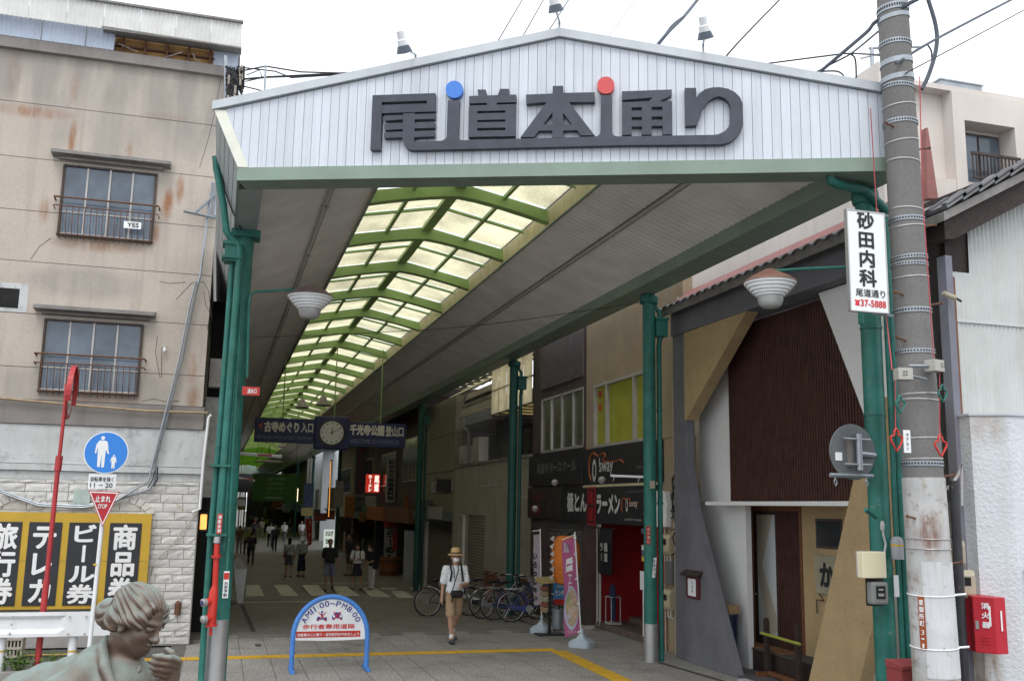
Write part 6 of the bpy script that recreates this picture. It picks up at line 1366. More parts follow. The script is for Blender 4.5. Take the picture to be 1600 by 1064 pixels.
B.build('staves', M('tub_wood', (.24, .085, .03), .7, .2, 6), t); B = MB(); B.lathe([(.46, .12), (.46, .17)], (pt_.x, 44.3, g), 20); B.lathe([(.46, .6), (.46, .65)], (pt_.x, 44.3, g), 20); B.build('hoop', m_dwood, t)
t = thing('white_vending_board', 'tall pale cabinet standing beside the wooden tub', 'cabinet', (7.6, 40.5, g)); a, b = pY(633, 893, 40.5), pY(648, 829, 40.5); B = MB(); B.box(a.x, b.x, 40.5, 41.0, g, b.z); B.build('cabinet', M('dim_white', (.34, .34, .36), .6, .08), t, bevel=.02); B = MB(); B.box(a.x+.03, b.x-.03, 40.49, 40.499, g+.2, b.z-.05); B.build('door', M('dim_white2', (.40, .41, .43), .5, .05), t)
t = flagsign('green_price_sign', 'bright white standing lightbox with green characters behind the man in black', 505, 827, 523, 864, 62, M('lit_panel', (.80, .88, .80), .5, .05, emit=.35), ['おはぎ', '甘味', '処'], M('sign_green', (.05, .35, .10), .6, 0), vert=False, d=.2, cat='lightbox')
t = thing('red_street_flag', 'red vertical street flag with white lettering leaning in the arcade', 'flag', pY(484, 852, 60)); B = MB(); P = [pY(x, y, 60) for x, y in ((477, 811), (488, 810), (487, 850), (481, 853))]; B.prism(P, (0, .01, 0)); B.build('cloth', M('flag_red', (.42, .03, .02), .8, .1), t)
a = pY(481, 849, 59.98); b = pY(486, 812, 59.98); text('ラーメン', m_dimw, a, (1, 0, 0), (0, 0, 1), b.x-a.x, b.z-a.z, t, vert=True, bold=.03)
B = MB(); a = pY(477, 808, 60.0); B.tube([V((a.x+.2, 60, gz(60))), a+V((0, 0, .1))], .015, 5); B.build('pole', m_white, t)
t = thing('light_string', 'vertical string of tiny amber bulbs on a dark post deep in the arcade', 'lights', pY(516, 800, 58)); B = MB(); random.seed(2)
for k in range(30): a = pY(517-k*.12, 722+k*2.9, 57.9); B.lathe([(.0, -.035), (.035, 0), (0, .035)], a, 6)
B.build('bulbs', M('amber_bulb', (1, .45, .1), .5, 0, emit=1.0), t, kind='stuff'); B = MB(); a, b = pY(518, 718, 58), pY(513, 810, 58); B.tube([a, b], .06, 6); B.build('cord', m_black, t)
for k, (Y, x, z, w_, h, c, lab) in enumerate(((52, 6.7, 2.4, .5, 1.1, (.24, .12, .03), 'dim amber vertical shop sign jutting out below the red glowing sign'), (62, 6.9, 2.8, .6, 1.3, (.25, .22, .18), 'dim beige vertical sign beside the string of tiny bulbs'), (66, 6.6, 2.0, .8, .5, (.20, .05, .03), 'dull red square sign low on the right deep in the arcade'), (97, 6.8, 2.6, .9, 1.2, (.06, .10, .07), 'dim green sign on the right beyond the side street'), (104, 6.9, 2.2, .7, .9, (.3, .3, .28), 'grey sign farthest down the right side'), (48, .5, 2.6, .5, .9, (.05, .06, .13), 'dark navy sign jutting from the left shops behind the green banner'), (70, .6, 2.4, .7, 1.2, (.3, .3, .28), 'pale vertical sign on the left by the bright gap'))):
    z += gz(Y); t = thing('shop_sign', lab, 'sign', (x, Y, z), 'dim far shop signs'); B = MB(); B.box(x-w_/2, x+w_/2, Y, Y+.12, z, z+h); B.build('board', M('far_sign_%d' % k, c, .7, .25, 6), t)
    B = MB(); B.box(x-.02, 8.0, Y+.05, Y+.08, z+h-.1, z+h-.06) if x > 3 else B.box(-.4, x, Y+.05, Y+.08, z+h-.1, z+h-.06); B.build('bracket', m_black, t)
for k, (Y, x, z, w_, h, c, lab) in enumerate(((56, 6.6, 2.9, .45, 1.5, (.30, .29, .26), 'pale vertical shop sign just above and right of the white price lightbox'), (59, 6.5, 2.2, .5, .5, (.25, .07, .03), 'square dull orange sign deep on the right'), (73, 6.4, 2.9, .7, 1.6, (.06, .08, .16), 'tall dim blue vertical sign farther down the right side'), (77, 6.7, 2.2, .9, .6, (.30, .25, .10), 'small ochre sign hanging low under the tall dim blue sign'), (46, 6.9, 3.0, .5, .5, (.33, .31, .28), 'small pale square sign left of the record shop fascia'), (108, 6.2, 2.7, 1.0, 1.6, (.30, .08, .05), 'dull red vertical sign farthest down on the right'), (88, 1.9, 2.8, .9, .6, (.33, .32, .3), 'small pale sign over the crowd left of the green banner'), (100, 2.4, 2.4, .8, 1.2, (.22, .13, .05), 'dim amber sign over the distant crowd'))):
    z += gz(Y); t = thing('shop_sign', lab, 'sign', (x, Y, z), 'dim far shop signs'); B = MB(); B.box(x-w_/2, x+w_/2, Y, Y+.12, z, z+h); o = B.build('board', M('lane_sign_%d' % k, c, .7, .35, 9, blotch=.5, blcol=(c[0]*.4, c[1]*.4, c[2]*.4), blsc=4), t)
    B = MB(); B.box(x-w_/2-.02, x+w_/2+.02, Y-.01, Y+.13, z+h, z+h+.04); B.build('frame', m_black, t)
    B = MB(); B.cyl((x, Y+.06, z+h+.04), (x, Y+.06, 6.6), .015, 5); B.build('hanger', m_black, t)
# lamps hung under the ridge far inside
for i, (x, y, Y) in enumerate(((472, 632, 44), (505, 628, 40), (440, 695, 70), (414, 757, 100))):
    c = pY(x, y, Y); t = thing('hanging_lamp', ('dark bell lamp hanging from the lime ribs', 'smaller dark lamp hanging right of the bell lamp under the ribs', 'dark lamp hanging over the navy sign deep in the arcade', 'tiny dark lamp hanging far down the arcade')[i], 'lamp', c, 'lamps under the lime ribs'); B = MB(); B.lathe([(.05, .25), (.12, .2), (.16, .05), (.32, -.12), (.30, -.16), (.0, -.17)], c, 16); B.build('bell', m_fdark, t, smooth=True); B = MB(); B.cyl(c+V((0, 0, .2)), (c.x, c.y, 7.4), .012, 5); B.build('cord', m_black, t)
# oval hanging ornament
c = pY(420, 721, 80); t = thing('hanging_ring', 'dark oval ring ornament hanging under the lime roof far inside', 'ornament', c); B = MB(); B.lathe([(1.0, -.06), (1.15, 0), (1.0, .06)], c, 24); B.build('ring', m_fdark, t); B = MB(); [B.cyl(c+V((1.05*cos(a), 1.05*sin(a), 0)), (c.x+.2*cos(a), c.y, 7.3), .02, 4) for a in (0, pi/2, pi, 3*pi/2)]; B.build('wire', m_black, t)
# ---------------------------------------------------------------- utility pole
PX, PY_ = 6.93, 8.55
up_ = thing('utility_pole', 'thick grey concrete utility pole with steel bands and a white weathered sleeve', 'utility pole', (PX, PY_, 0))
m_pconc = M('pole_concrete', (.17, .165, .16), .9, .14, 1.5, stain=.35, stcol=(.11, .10, .10), fine=.22, fsc=70, bump=.15, bscale=90)
m_sleeve = M('weathered_sleeve', (.46, .46, .455), .7, .14, 3, stain=.85, stcol=(.29, .24, .17), stsc=(6, 6, .35), blotch=.45, blcol=(.24, .20, .16), blsc=7, bump=.2)
spots(m_sleeve, [(PX-.03, 2.32, .13, .28, .95), (PX+.12, 1.1, .10, .6, .6)], (.16, .06, .03), 14)
_pm = [(pY(cx, y, PY_), w_) for cx, y, w_ in ((1393.5, -20, 45), (1396.5, 60, 47), (1416, 330, 56), (1430.5, 560, 59), (1455.5, 950, 65), (1464, 1064, 67))]
_pm = [(p.z, p.x, w_/2*(p-CAM).dot(FW)/FPX) for p, w_ in _pm]
def _lin(k, z):
    q = sorted(_pm); z0, z1 = q[0], q[-1]
    n = len(q); mz = sum(a[0] for a in q)/n; mk = sum(a[k] for a in q)/n
    b = sum((a[0]-mz)*(a[k]-mk) for a in q)/sum((a[0]-mz)**2 for a in q); return mk+b*(z-mz)
xc_ = lambda z: _lin(1, z)
def prad(z): return _lin(2, z)-.006
zs2 = [0, 2, 4, 6, 8, 10.5]
B = MB(); B.tube([(xc_(z), PY_, z) for z in zs2], [prad(z) for z in zs2], 28); B.build('shaft', m_pconc, up_, smooth=True)
zt = pY(1440, 745, PY_-.2).z; zm = pY(1440, 878, PY_-.2).z
B = MB(); B.tube([(xc_(z), PY_, z) for z in (0, 1, zt)], [prad(z)+.012 for z in (0, 1, zt)], 28); B.build('sleeve', m_sleeve, up_, smooth=True)
B = MB(); n = 14; P = []
for k in range(n+1):
    a = radians(-150+120*k/n)
    for z in (pY(1440, 1062, PY_-.2).z, zm): P.append((xc_(z)+(prad(z)+.016)*cos(a), PY_+(prad(z)+.016)*sin(a), z))
B.add(P, [(2*k, 2*k+2, 2*k+3, 2*k+1) for k in range(n)]); B.build('white_sheet', M('sleeve_sheet', (.57, .58, .595), .6, .08, 4, stain=.6, stcol=(.36, .30, .22), stsc=(7, 7, .4), blotch=.3, blcol=(.25, .23, .2), blsc=10), up_, smooth=2)
def ring(z, h=.045, holes=True, mat=m_galv, tilt=0, nm='band', th=.008):
    r = prad(z)+th; B = MB(); n = 40; P = []
    for k in range(n):
        a = 2*pi*k/n; zz = z+tilt*cos(a)
        P += [(xc_(z)+r*cos(a), PY_+r*sin(a), zz), (xc_(z)+r*cos(a), PY_+r*sin(a), zz+h)]
    B.add(P, [(2*k, 2*((k+1) % n), 2*((k+1) % n)+1, 2*k+1) for k in range(n)]); o = B.build(nm, mat, up_)
    if holes:
        B = MB()
        for k in range(0, 40): a = 2*pi*(k+.5)/40; c = V((xc_(z)+(r+.001)*cos(a), PY_+(r+.001)*sin(a), z+tilt*cos(a)+h/2)); u = V((-sin(a), cos(a), 0)); B.bb(c-u*.008-V((0, 0, h*.2)), u*.016, V((cos(a), sin(a), 0))*.002, (0, 0, h*.4))
        B.build('slots', m_black, o)
    return o
yz = lambda y: pY(1420, y, PY_-.2).z
for y, h, ho, ti in ((10, .08, True, .02), (22, .05, False, .03), (64, .055, True, .0), (92, .06, False, .02), (118, .06, False, .02), (132, .05, True, -.01), (187, .05, True, .0), (340, .05, True, 0), (399, .045, True, .01), (410, .04, True, .0), (484, .055, True, 0), (548, .045, True, 0), (726, .05, True, 0)): ring(yz(y), h, ho, tilt=ti)
for y in (158, 214, 246, 322, 348, 428, 612, 622, 682, 715): ring(yz(y), .012, False, m_steel, tilt=random.uniform(-.02, .02), nm='tie_wire', th=.007)
for y in (842, 858): B = MB(); z = pY(1440, y, PY_-.2).z; B.tube([(xc_(z)+(prad(z)+.02)*cos(a), PY_+(prad(z)+.02)*sin(a), z) for a in [2*pi*k/30 for k in range(30)]], .004, 5, closed=True); B.build('tie_wire', m_steel, up_)
for y in (932, 1016): B = MB(); z = pY(1440, y, PY_-.2).z; B.tube([(xc_(z)+(prad(z)+.02)*cos(a), PY_+(prad(z)+.02)*sin(a), z-.005*sin(a*2)) for a in [2*pi*k/30 for k in range(30)]], .006, 5, closed=True); B.tube([(PX+.22, PY_-.1, z), (PX+.36, PY_-.18, z+.02)], .012, 6); B.build('tie_wire', m_white, up_)
for y, sdx in ((192, -1), (222, 1), (343, 1), (467, 1), (740, 1), (880, 1), (527, -1), (808, -1), (455, -1)):
    z = yz(y); B = MB(); x = xc_(z)+sdx*prad(z); B.tube([(x-sdx*.05, PY_-.07, z-.02), (x+sdx*.10, PY_-.1, z+.01)], .011, 6); B.lathe([(.018, 0), (.018, .012)], (x+sdx*.10, PY_-.1, z+.01), 8, (sdx, 0, 0)); B.build('step_bolt', m_rust, up_)
# address plate on the sleeve
z0, z1 = pY(1425, 1018, PY_-.2).z, pY(1425, 932, PY_-.2).z
B = MB(); P = []; a0, a1 = radians(-163), radians(-146)
for k in range(7):
    a = a0+(a1-a0)*k/6
    for z in (z0, z1): P.append((xc_(z)+(prad(z)+.022)*cos(a), PY_+(prad(z)+.022)*sin(a), z))
B.add(P, [(2*k, 2*k+2, 2*k+3, 2*k+1) for k in range(6)]); ap = B.build('address_plate', M('plate_brown', (.30, .07, .02), .5, .1), up_)
am = (a0+a1)/2; u = V((-sin(am), cos(am), 0)); n_ = V((cos(am), sin(am), 0)); c = V((xc_(1), PY_, z0))+n_*(prad(1)+.024)
text('東御所町', m_ltext, c-u*.028+V((0, 0, .22)), u, (0, 0, 1), .05, .27, ap, vert=True, bold=.02, gap=.1); text('3', m_ltext, c-u*.016+V((0, 0, .145)), u, (0, 0, 1), .03, .045, ap); text('1', m_ltext, c-u*.01+V((0, 0, .02)), u, (0, 0, 1), .018, .04, ap); text('-', m_ltext, c-u*.016+V((0, 0, .10)), u, (0, 0, 1), .03, .012, ap)
# small white number plate
B = MB(); p, q = pY(1413, 707, PY_-.25), pY(1422, 672, PY_-.25); B.box(p.x, q.x, PY_-.25, PY_-.245, p.z, q.z); o = B.build('number_plate', m_white, up_); text('4751', m_ktext, (p.x+.005, PY_-.252, p.z+.02), (1, 0, 0), (0, 0, 1), q.x-p.x-.01, q.z-p.z-.04, o, vert=True)
# dark riser pipe behind the pole
tag(MB().tube([(7.30, 8.75, 0), (7.24, 8.75, 4), (7.16, 8.75, 6.4)], .075, 12).build('riser_duct', M('duct_grey', (.07, .07, .075), .6, .15, 3), smooth=True), 'dark grey riser duct strapped behind the right side of the utility pole', 'duct')
# pull switches with red cords
for i, (bx, by, cx, gy, ry, lab) in enumerate(((1411, 585, 1401, 632, 688, 'grey switch box with a red pull ring hanging left of the utility pole'), (1460, 572, 1470, 615, 697, 'grey switch box with a red pull ring hanging right of the utility pole'))):
    Y = PY_-.3; c = pY(bx, by, Y); t = thing('pull_switch', lab, 'switch', c, 'pull switches on the pole')
    B = MB(); B.cbox(c, .15, .13, .12, .25 if i else -.25); B.build('box', M('switch_grey', (.42, .41, .37), .6, .08), t, bevel=.006)
    B = MB()
    for k in range(4): B.cbox(c+V(((-.04 if i == 0 else .04)+(k % 2)*.03, -.068, .02-.03*(k//2))), .016, .008, .008)
    B.build('terminal', m_black, t)
    B = MB(); B.tube([pY(1447 if i == 0 else 1420, by+8-i*8, Y), c], .018, 4); B.build('bracket', m_galv, t)
    top = pY(1365+i*76, 120, PY_-.25) if i == 0 else pY(1443, 130, PY_-.25)
    B = MB(); B.tube([pY(1360, 170, 8.7), pY(1370, 331, 8.7), pY(1385, 495, 8.65), pY(1394, 578, Y+.05)] if i == 0 else [pY(1437, 120, Y), pY(1441, 300, Y), pY(1459, 560, Y)], .006, 5); B.tube([pY(cx-2, by+10, Y), pY(cx-2, ry-18, Y)], .006, 5); B.build('red_cord', M('cord_faded_red', (.40, .06, .07), .6), t)
    for yy, mat, nm in ((gy, m_teal, 'green_handle'), (ry, m_redp, 'red_handle')):
        h = pY(cx if yy == ry else (1407 if i == 0 else 1473), yy, Y-.03); B = MB(); s = .075 if yy == ry else .058
        B.tube([h+V((0, 0, s*1.6)), h+V((.3*s, 0, s*1.2)), h+V((.35*s, 0, s*.7)), h+V((s*.95, 0, s*.45)), h+V((s*.85, 0, -.1*s)), h+V((0, 0, -s*1.4)), h+V((-s*.85, 0, -.1*s)), h+V((-s*.95, 0, s*.45)), h+V((-.35*s, 0, s*.7)), h+V((-.3*s, 0, s*1.2))], .011, 6, closed=True); B.build(nm, mat, t)
# clinic sign
CY = 8.5
a, b, c, d = pY(1330, 482, CY), pY(1388, 489, CY), pY(1380, 334, CY), pY(1323, 328, CY)
x0, x1, z0, z1 = pY(1327, 405, CY).x, pY(1384, 405, CY).x, pY(1355, 486, CY).z, pY(1355, 332, CY).z
t = thing('clinic_sign', 'white vertical clinic sign with big black characters fixed to the utility pole', 'sign', (6.55, CY, z0))
B = MB(); B.box(x0, x1, CY, CY+.035, z0, z1); o = B.build('board', M('sign_white', (.78, .80, .80), .4, .03), t)
B = MB(); B.box(x0-.012, x0, CY-.006, CY+.045, z0-.012, z1+.012); B.box(x1, x1+.012, CY-.006, CY+.045, z0-.012, z1+.012); B.box(x0, x1, CY-.006, CY+.045, z1, z1+.012); B.box(x0, x1, CY-.006, CY+.045, z0-.012, z0); B.build('frame', m_steel, t)
text('砂田内科', m_ktext, (x0+.11, CY, z0+.25), (1, 0, 0), (0, 0, 1), .215, .83, o, bold=.032, vert=True, gap=.07)
text('尾道通り', m_ktext, (x0+.06, CY, z0+.15), (1, 0, 0), (0, 0, 1), .36, .085, o, bold=.012)
text('37-5888', M('phone_red', (.62, .015, .02), .5, 0), (x0+.115, CY, z0+.045), (1, 0, 0), (0, 0, 1), .31, .075, o, bold=.02)
B = MB(); px_, pz_ = x0+.075, z0+.08; B.prism([(px_-.028, CY-.003, pz_-.03), (px_+.028, CY-.003, pz_-.03), (px_+.02, CY-.003, pz_+.012), (px_-.02, CY-.003, pz_+.012)], (0, .002, 0)); B.box(px_-.034, px_+.034, CY-.003, CY-.001, pz_+.015, pz_+.03); B.build('phone_symbol', M('phone_red', ()), o)
B = MB()
for z in (z1+.01, z0-.01): B.tube([(x0+.3, CY+.05, z), (x1+.1, CY+.05, z-.01)], .014, 6)
B.build('arm', m_galv, t)
# round sign seen from behind on the right column
c = pY(1332, 706, RCY-.1); t = thing('round_sign_back', 'back of a round grey traffic sign clamped to the front right column', 'road sign', c)
ax = V((.06, -1, 0)).normalized()
B = MB(); B.lathe([(.305, -.01), (.31, 0), (.305, .004)], c, 40, ax); B.build('disc', M('sign_back', (.13, .14, .145), .5, .15, 4, metal=.2), t)
u = V((ax.y, -ax.x, 0)) if False else V((-ax.y, ax.x, 0)); 
B = MB(); B.tube([c+ax*.05+V((0, 0, -.2))+u*.05, c+ax*.05+V((0, 0, .2))+u*.05], .035, 10); B.build('mount_tube', m_galv, t, smooth=True)
B = MB(); B.bb(c+ax*.006-u*.09+V((0, 0, -.16)), u*.07, ax*.02, (0, 0, .32)); B.build('channel', M('channel_brown', (.16, .14, .13), .6), t)
B = MB(); [B.tube([c+ax*.06-u*.16+V((0, 0, z)), c+ax*.06+u*.2+V((0, 0, z))], .012, 6) for z in (-.14, .14)]; B.build('clamp', m_galv, t)
B = MB(); B.tube([c+ax*.05+V((0, 0, -.02))+u*.05, V((RCX-.1, RCY-.1, c.z-.03))], .03, 6); B.build('arm', m_galv, t)
B = MB(); B.bb(c+ax*.008-u*.24+V((0, 0, -.1)), u*.09, ax*.002, (0, 0, .09)); B.build('maker_label', m_white, t)
t = thing('banner_bar', 'grey banner bar with wire hooks under the round sign', 'banner bar', pY(1298, 742, RCY-.1), 'banner bars'); p, q = pY(1297, 742, RCY-.15), pY(1364, 744, RCY-.1); B = MB(); B.tube([p, q], .024, 4); B.build('bar', m_galv, t)
B = MB()
for k in (.12, .85): m_ = p.lerp(q, k); B.tube([m_-V((0, 0, .02)), m_-V((.018, 0, .07)), m_-V((0, 0, .12)), m_-V((-.018, 0, .08)), m_-V((0, 0, .03))], .006, 5)
B.build('hook', m_galv, t)
# boxes on the right column
p, q = pY(1349, 903, RCY-.3), pY(1384, 862, RCY-.3); t = thing('cream_box', 'square cream cover box on the front right column', 'box', p); B = MB(); B.box(p.x, q.x, RCY-.3, RCY-.2, p.z, q.z); B.build('lid', M('box_cream', (.74, .68, .48), .5, .03), t, bevel=.008); B = MB(); B.box(p.x+.06, q.x+.05, RCY-.2, RCY-.1, p.z, q.z); B.build('back', m_cond, t)
c = pY(1371, 926, RCY-.25); t = thing('glass_meter', 'grey electricity meter with a glass window on the front right column', 'meter', c)
B = MB(); B.cbox(c, .2, .11, .235); B.build('housing', M('meter_body', (.22, .23, .22), .35, .08), t, bevel=.025); B = MB(); B.box(c.x-.055, c.x+.055, c.y-.062, c.y-.054, c.z-.055, c.z+.075); o = B.build('window', m_dark, t); B = MB(); B.box(c.x-.03, c.x+.03, c.y-.066, c.y-.061, c.z+.03, c.z+.05); B.box(c.x-.035, c.x+.035, c.y-.066, c.y-.061, c.z-.03, c.z); B.build('dial', m_winf, o)
B = MB(); B.box(c.x-.06, c.x+.12, c.y+.055, c.y+.12, c.z-.14, c.z+.17); B.build('backplate', m_black, t)
c = pY(1402, 856, RCY-.2); t = thing('grey_cap_box', 'grey plastic cap tied on the thinner pipe by the front right column', 'box', c); B = MB(); B.lathe([(.068, -.12), (.068, .07), (.055, .11), (.02, .125)], c, 14); B.build('cap', M('cap_grey', (.33, .34, .36), .5, .06), t, smooth=True); B = MB(); B.lathe([(.07, .02), (.07, .04)], c, 14); B.build('string', m_yel, t)
t = thing('green_bracket', 'short green bracket arm pointing out from the front right column', 'bracket', pY(1355, 795, RCY-.15)); B = MB(); B.tube([pY(1352, 796, RCY-.2), pY(1368, 808, RCY-.12)], .028, 4); B.build('arm', m_teal, t); B = MB(); B.tube([pY(1379, 815, RCY-.2), pY(1380, 835, RCY-.2), pY(1384, 850, RCY-.2), pY(1382, 862, RCY-.2)], .012, 6); B.lathe([(.02, 0), (.025, .05), (.015, .1)], pY(1379, 828, RCY-.2), 8); B.build('cable_joint', m_cond, t)
t = thing('white_strip_label', 'narrow white label strip on the thinner green pipe', 'label', pY(1400, 915, RCY-.2)); p, q = pY(1397, 932, RCY-.14), pY(1403, 898, RCY-.14); B = MB(); B.box(p.x, q.x, RCY-.15, RCY-.145, p.z, q.z); B.build('strip', m_white, t)
t = thing('red_post_box', 'red metal box standing low between the columns and the utility pole', 'box', pY(1418, 1060, 8.9)); p, q = pY(1410, 1064, 8.95), pY(1432, 1040, 8.95); B = MB(); B.box(p.x, q.x+.1, 8.95, 9.2, .0, q.z-.03); B.prism([(p.x-.01, 8.93, q.z-.03), (p.x-.01, 9.2, q.z-.03), (p.x-.01, 9.2, q.z+.04), (p.x-.01, 8.93, q.z)], (q.x-p.x+.12, 0, 0)); B.build('box', M('dull_red', (.28, .05, .05), .6, .12), t)
# low bamboo edging behind the buttress
t = thing('bamboo_edging', 'low dark and yellow bamboo edging between the tan buttress and the right column', 'fence', (8.0, 10.4, 0)); random.seed(6)
B = MB()
for k in range(16): z = random.uniform(.35, .55); B.cyl((8.25+.03*random.random(), 10.15+.05*k, 0), (8.25, 10.15+.05*k, z), .016, 6)
B.build('bamboo_stakes', M('bamboo_old', (.14, .13, .02), .7, .4, 12), t)
# stickers on column two
t = thing('sticker', 'red lettered white sticker on the column by the ramen doorway', 'sticker', pY(1012, 835, C2.location.y-.13)); p, q = pY(1010, 850, 15.49), pY(1016, 822, 15.49); B = MB(); B.box(p.x, q.x, 15.488, 15.492, p.z, q.z); B.build('label', m_redp, t); text('火の用心', m_ltext, (p.x+.008, 15.487, p.z+.01), (1, 0, 0), (0, 0, 1), q.x-p.x-.016, q.z-p.z-.02, t, vert=True)
p, q = pY(1019, 902, 15.48), pY(1026, 871, 15.48); t = thing('sticker', 'black and white sticker on the pipe beside the ramen doorway column', 'sticker', p); B = MB(); B.prism([p, V((q.x-.03, 15.48, p.z)), q, V((p.x+.03, 15.48, q.z))], (0, .004, 0)); B.build('label', m_white, t); text('駐輪禁止', m_ktext, (p.x+.02, 15.477, p.z+.03), (1, 0, 0), (0, 0, 1), .04, q.z-p.z-.05, t, vert=True)
p, q = pY(1016, 763, 15.47), pY(1022, 751, 15.47); tag(MB().box(p.x, q.x, 15.44, 15.49, p.z, q.z).build('small_beige_box', m_meterb), 'tiny beige box on the teal column beside the guitar sign', 'box')
# ---------------------------------------------------------------- overhead wires
m_wblue = M('cable_slate', (.07, .085, .11), .6, .1)
def wire(nm, pts, r, lab, mat=m_cable, grp='overhead wires', n=6):
    P = [pY(x, y, Y) for x, y, Y in pts]; Q = []
    for i in range(len(P)-1):
        a, b, c, d_ = P[max(i-1, 0)], P[i], P[i+1], P[min(i+2, len(P)-1)]
        for k in range(5): u = k/5; Q.append(.5*((2*b)+(c-a)*u+(2*a-5*b+4*c-d_)*u*u+(3*b-a-3*c+d_)*u**3))
    B = MB(); B.tube(Q+[P[-1]], r*.8, n); return tag(B.build(nm, mat, smooth=True), lab, 'wire', grp)
wire('overhead_wire', [(772, 75, 14), (822, -10, 16)], .012, 'thin wire rising steeply left of the apex floodlight')
wire('overhead_wire', [(812, 66, 14), (855, -10, 16)], .012, 'thin wire rising beside the apex floodlight on its left')
wire('overhead_wire', [(852, 57, 14), (895, -10, 16)], .012, 'thin wire passing just behind the apex floodlight')
wire('overhead_wire', [(948, 62, 14), (1000, -10, 16)], .006, 'faint hair-thin wire right of the apex')
wire('overhead_cable', [(1020, 80, 13), (1045, 50, 13), (1070, 25, 14), (1098, -10, 15)], .035, 'thick twisted bluish cable climbing over the right roof slope', m_wblue)
wire('overhead_cable', [(1022, 80, 13.1), (1050, 40, 13.1), (1075, 20, 14.1), (1100, -12, 15.1)], .016, 'thin strand twisted round the thick bluish cable', m_wblue)
wire('overhead_wire', [(1128, 96, 12), (1160, 60, 12), (1226, -8, 13)], .016, 'dark wire rising from the right roof slope between the cables')
wire('overhead_cable', [(1275, 118, 10.5), (1320, 80, 9.8), (1355, 50, 9.0), (1372, 32, 8.6), (1432, 0, 8.3), (1460, -15, 8.3)], .028, 'thick black cable slanting up across the utility pole top', m_wblue)
wire('overhead_wire', [(1190, 101, 12), (1290, 88, 11), (1330, 84, 10.5), (1385, 88, 9.5)], .014, 'level dark wire above the right gable end')
wire('overhead_wire', [(1270, 116, 11), (1300, 100, 10.5), (1330, 84, 10), (1372, 50, 8.7)], .014, 'dark wire crossing up to the pole from the gable')
wire('overhead_wire', [(1326, 84, 10.4), (1336, 92, 10.4), (1338, 122, 10.4)], .014, 'drooping loop of wire above the right gable end')
wire('overhead_wire', [(1285, 112, 10.6), (1308, 112, 10.5), (1318, 120, 10.4), (1300, 122, 10.4)], .014, 'tangled loop of wire lying on the right coping')
wire('overhead_cable', [(1447, -10, 8.8), (1462, 40, 8.8), (1463, 75, 8.8), (1452, 115, 8.8), (1440, 140, 8.8)], .030, 'thick bluish cable curving down beside the utility pole', m_wblue)
wire('overhead_cable', [(1400, 100, 8.35), (1460, 63, 8.6), (1590, -5, 9.5)], .020, 'dark cable running from the pole to the upper right corner', m_wblue)
wire('overhead_wire', [(1415, 115, 8.35), (1500, 70, 8.8), (1612, 10, 9.5)], .009, 'thin wire running from the pole to the right edge')
wire('overhead_wire', [(1449, 70, 8.9), (1455, 80, 8.9), (1456, 92, 8.9)], .012, 'short bent jumper wire hanging on the curving cable')
wire('span_wire', [(395, 527, 13.9), (560, 521, 14.6), (760, 507, 15.0), (1005, 472, 15.5)], .007, 'thin dark wire strung across the arcade mouth between columns', grp='span wires')
wire('facade_wire', [(345, 125, 18.7), (330, 200, 18.7), (312, 262, 18.7)], .006, 'thin wire slanting down the right edge of the tan wall', grp='facade wires')
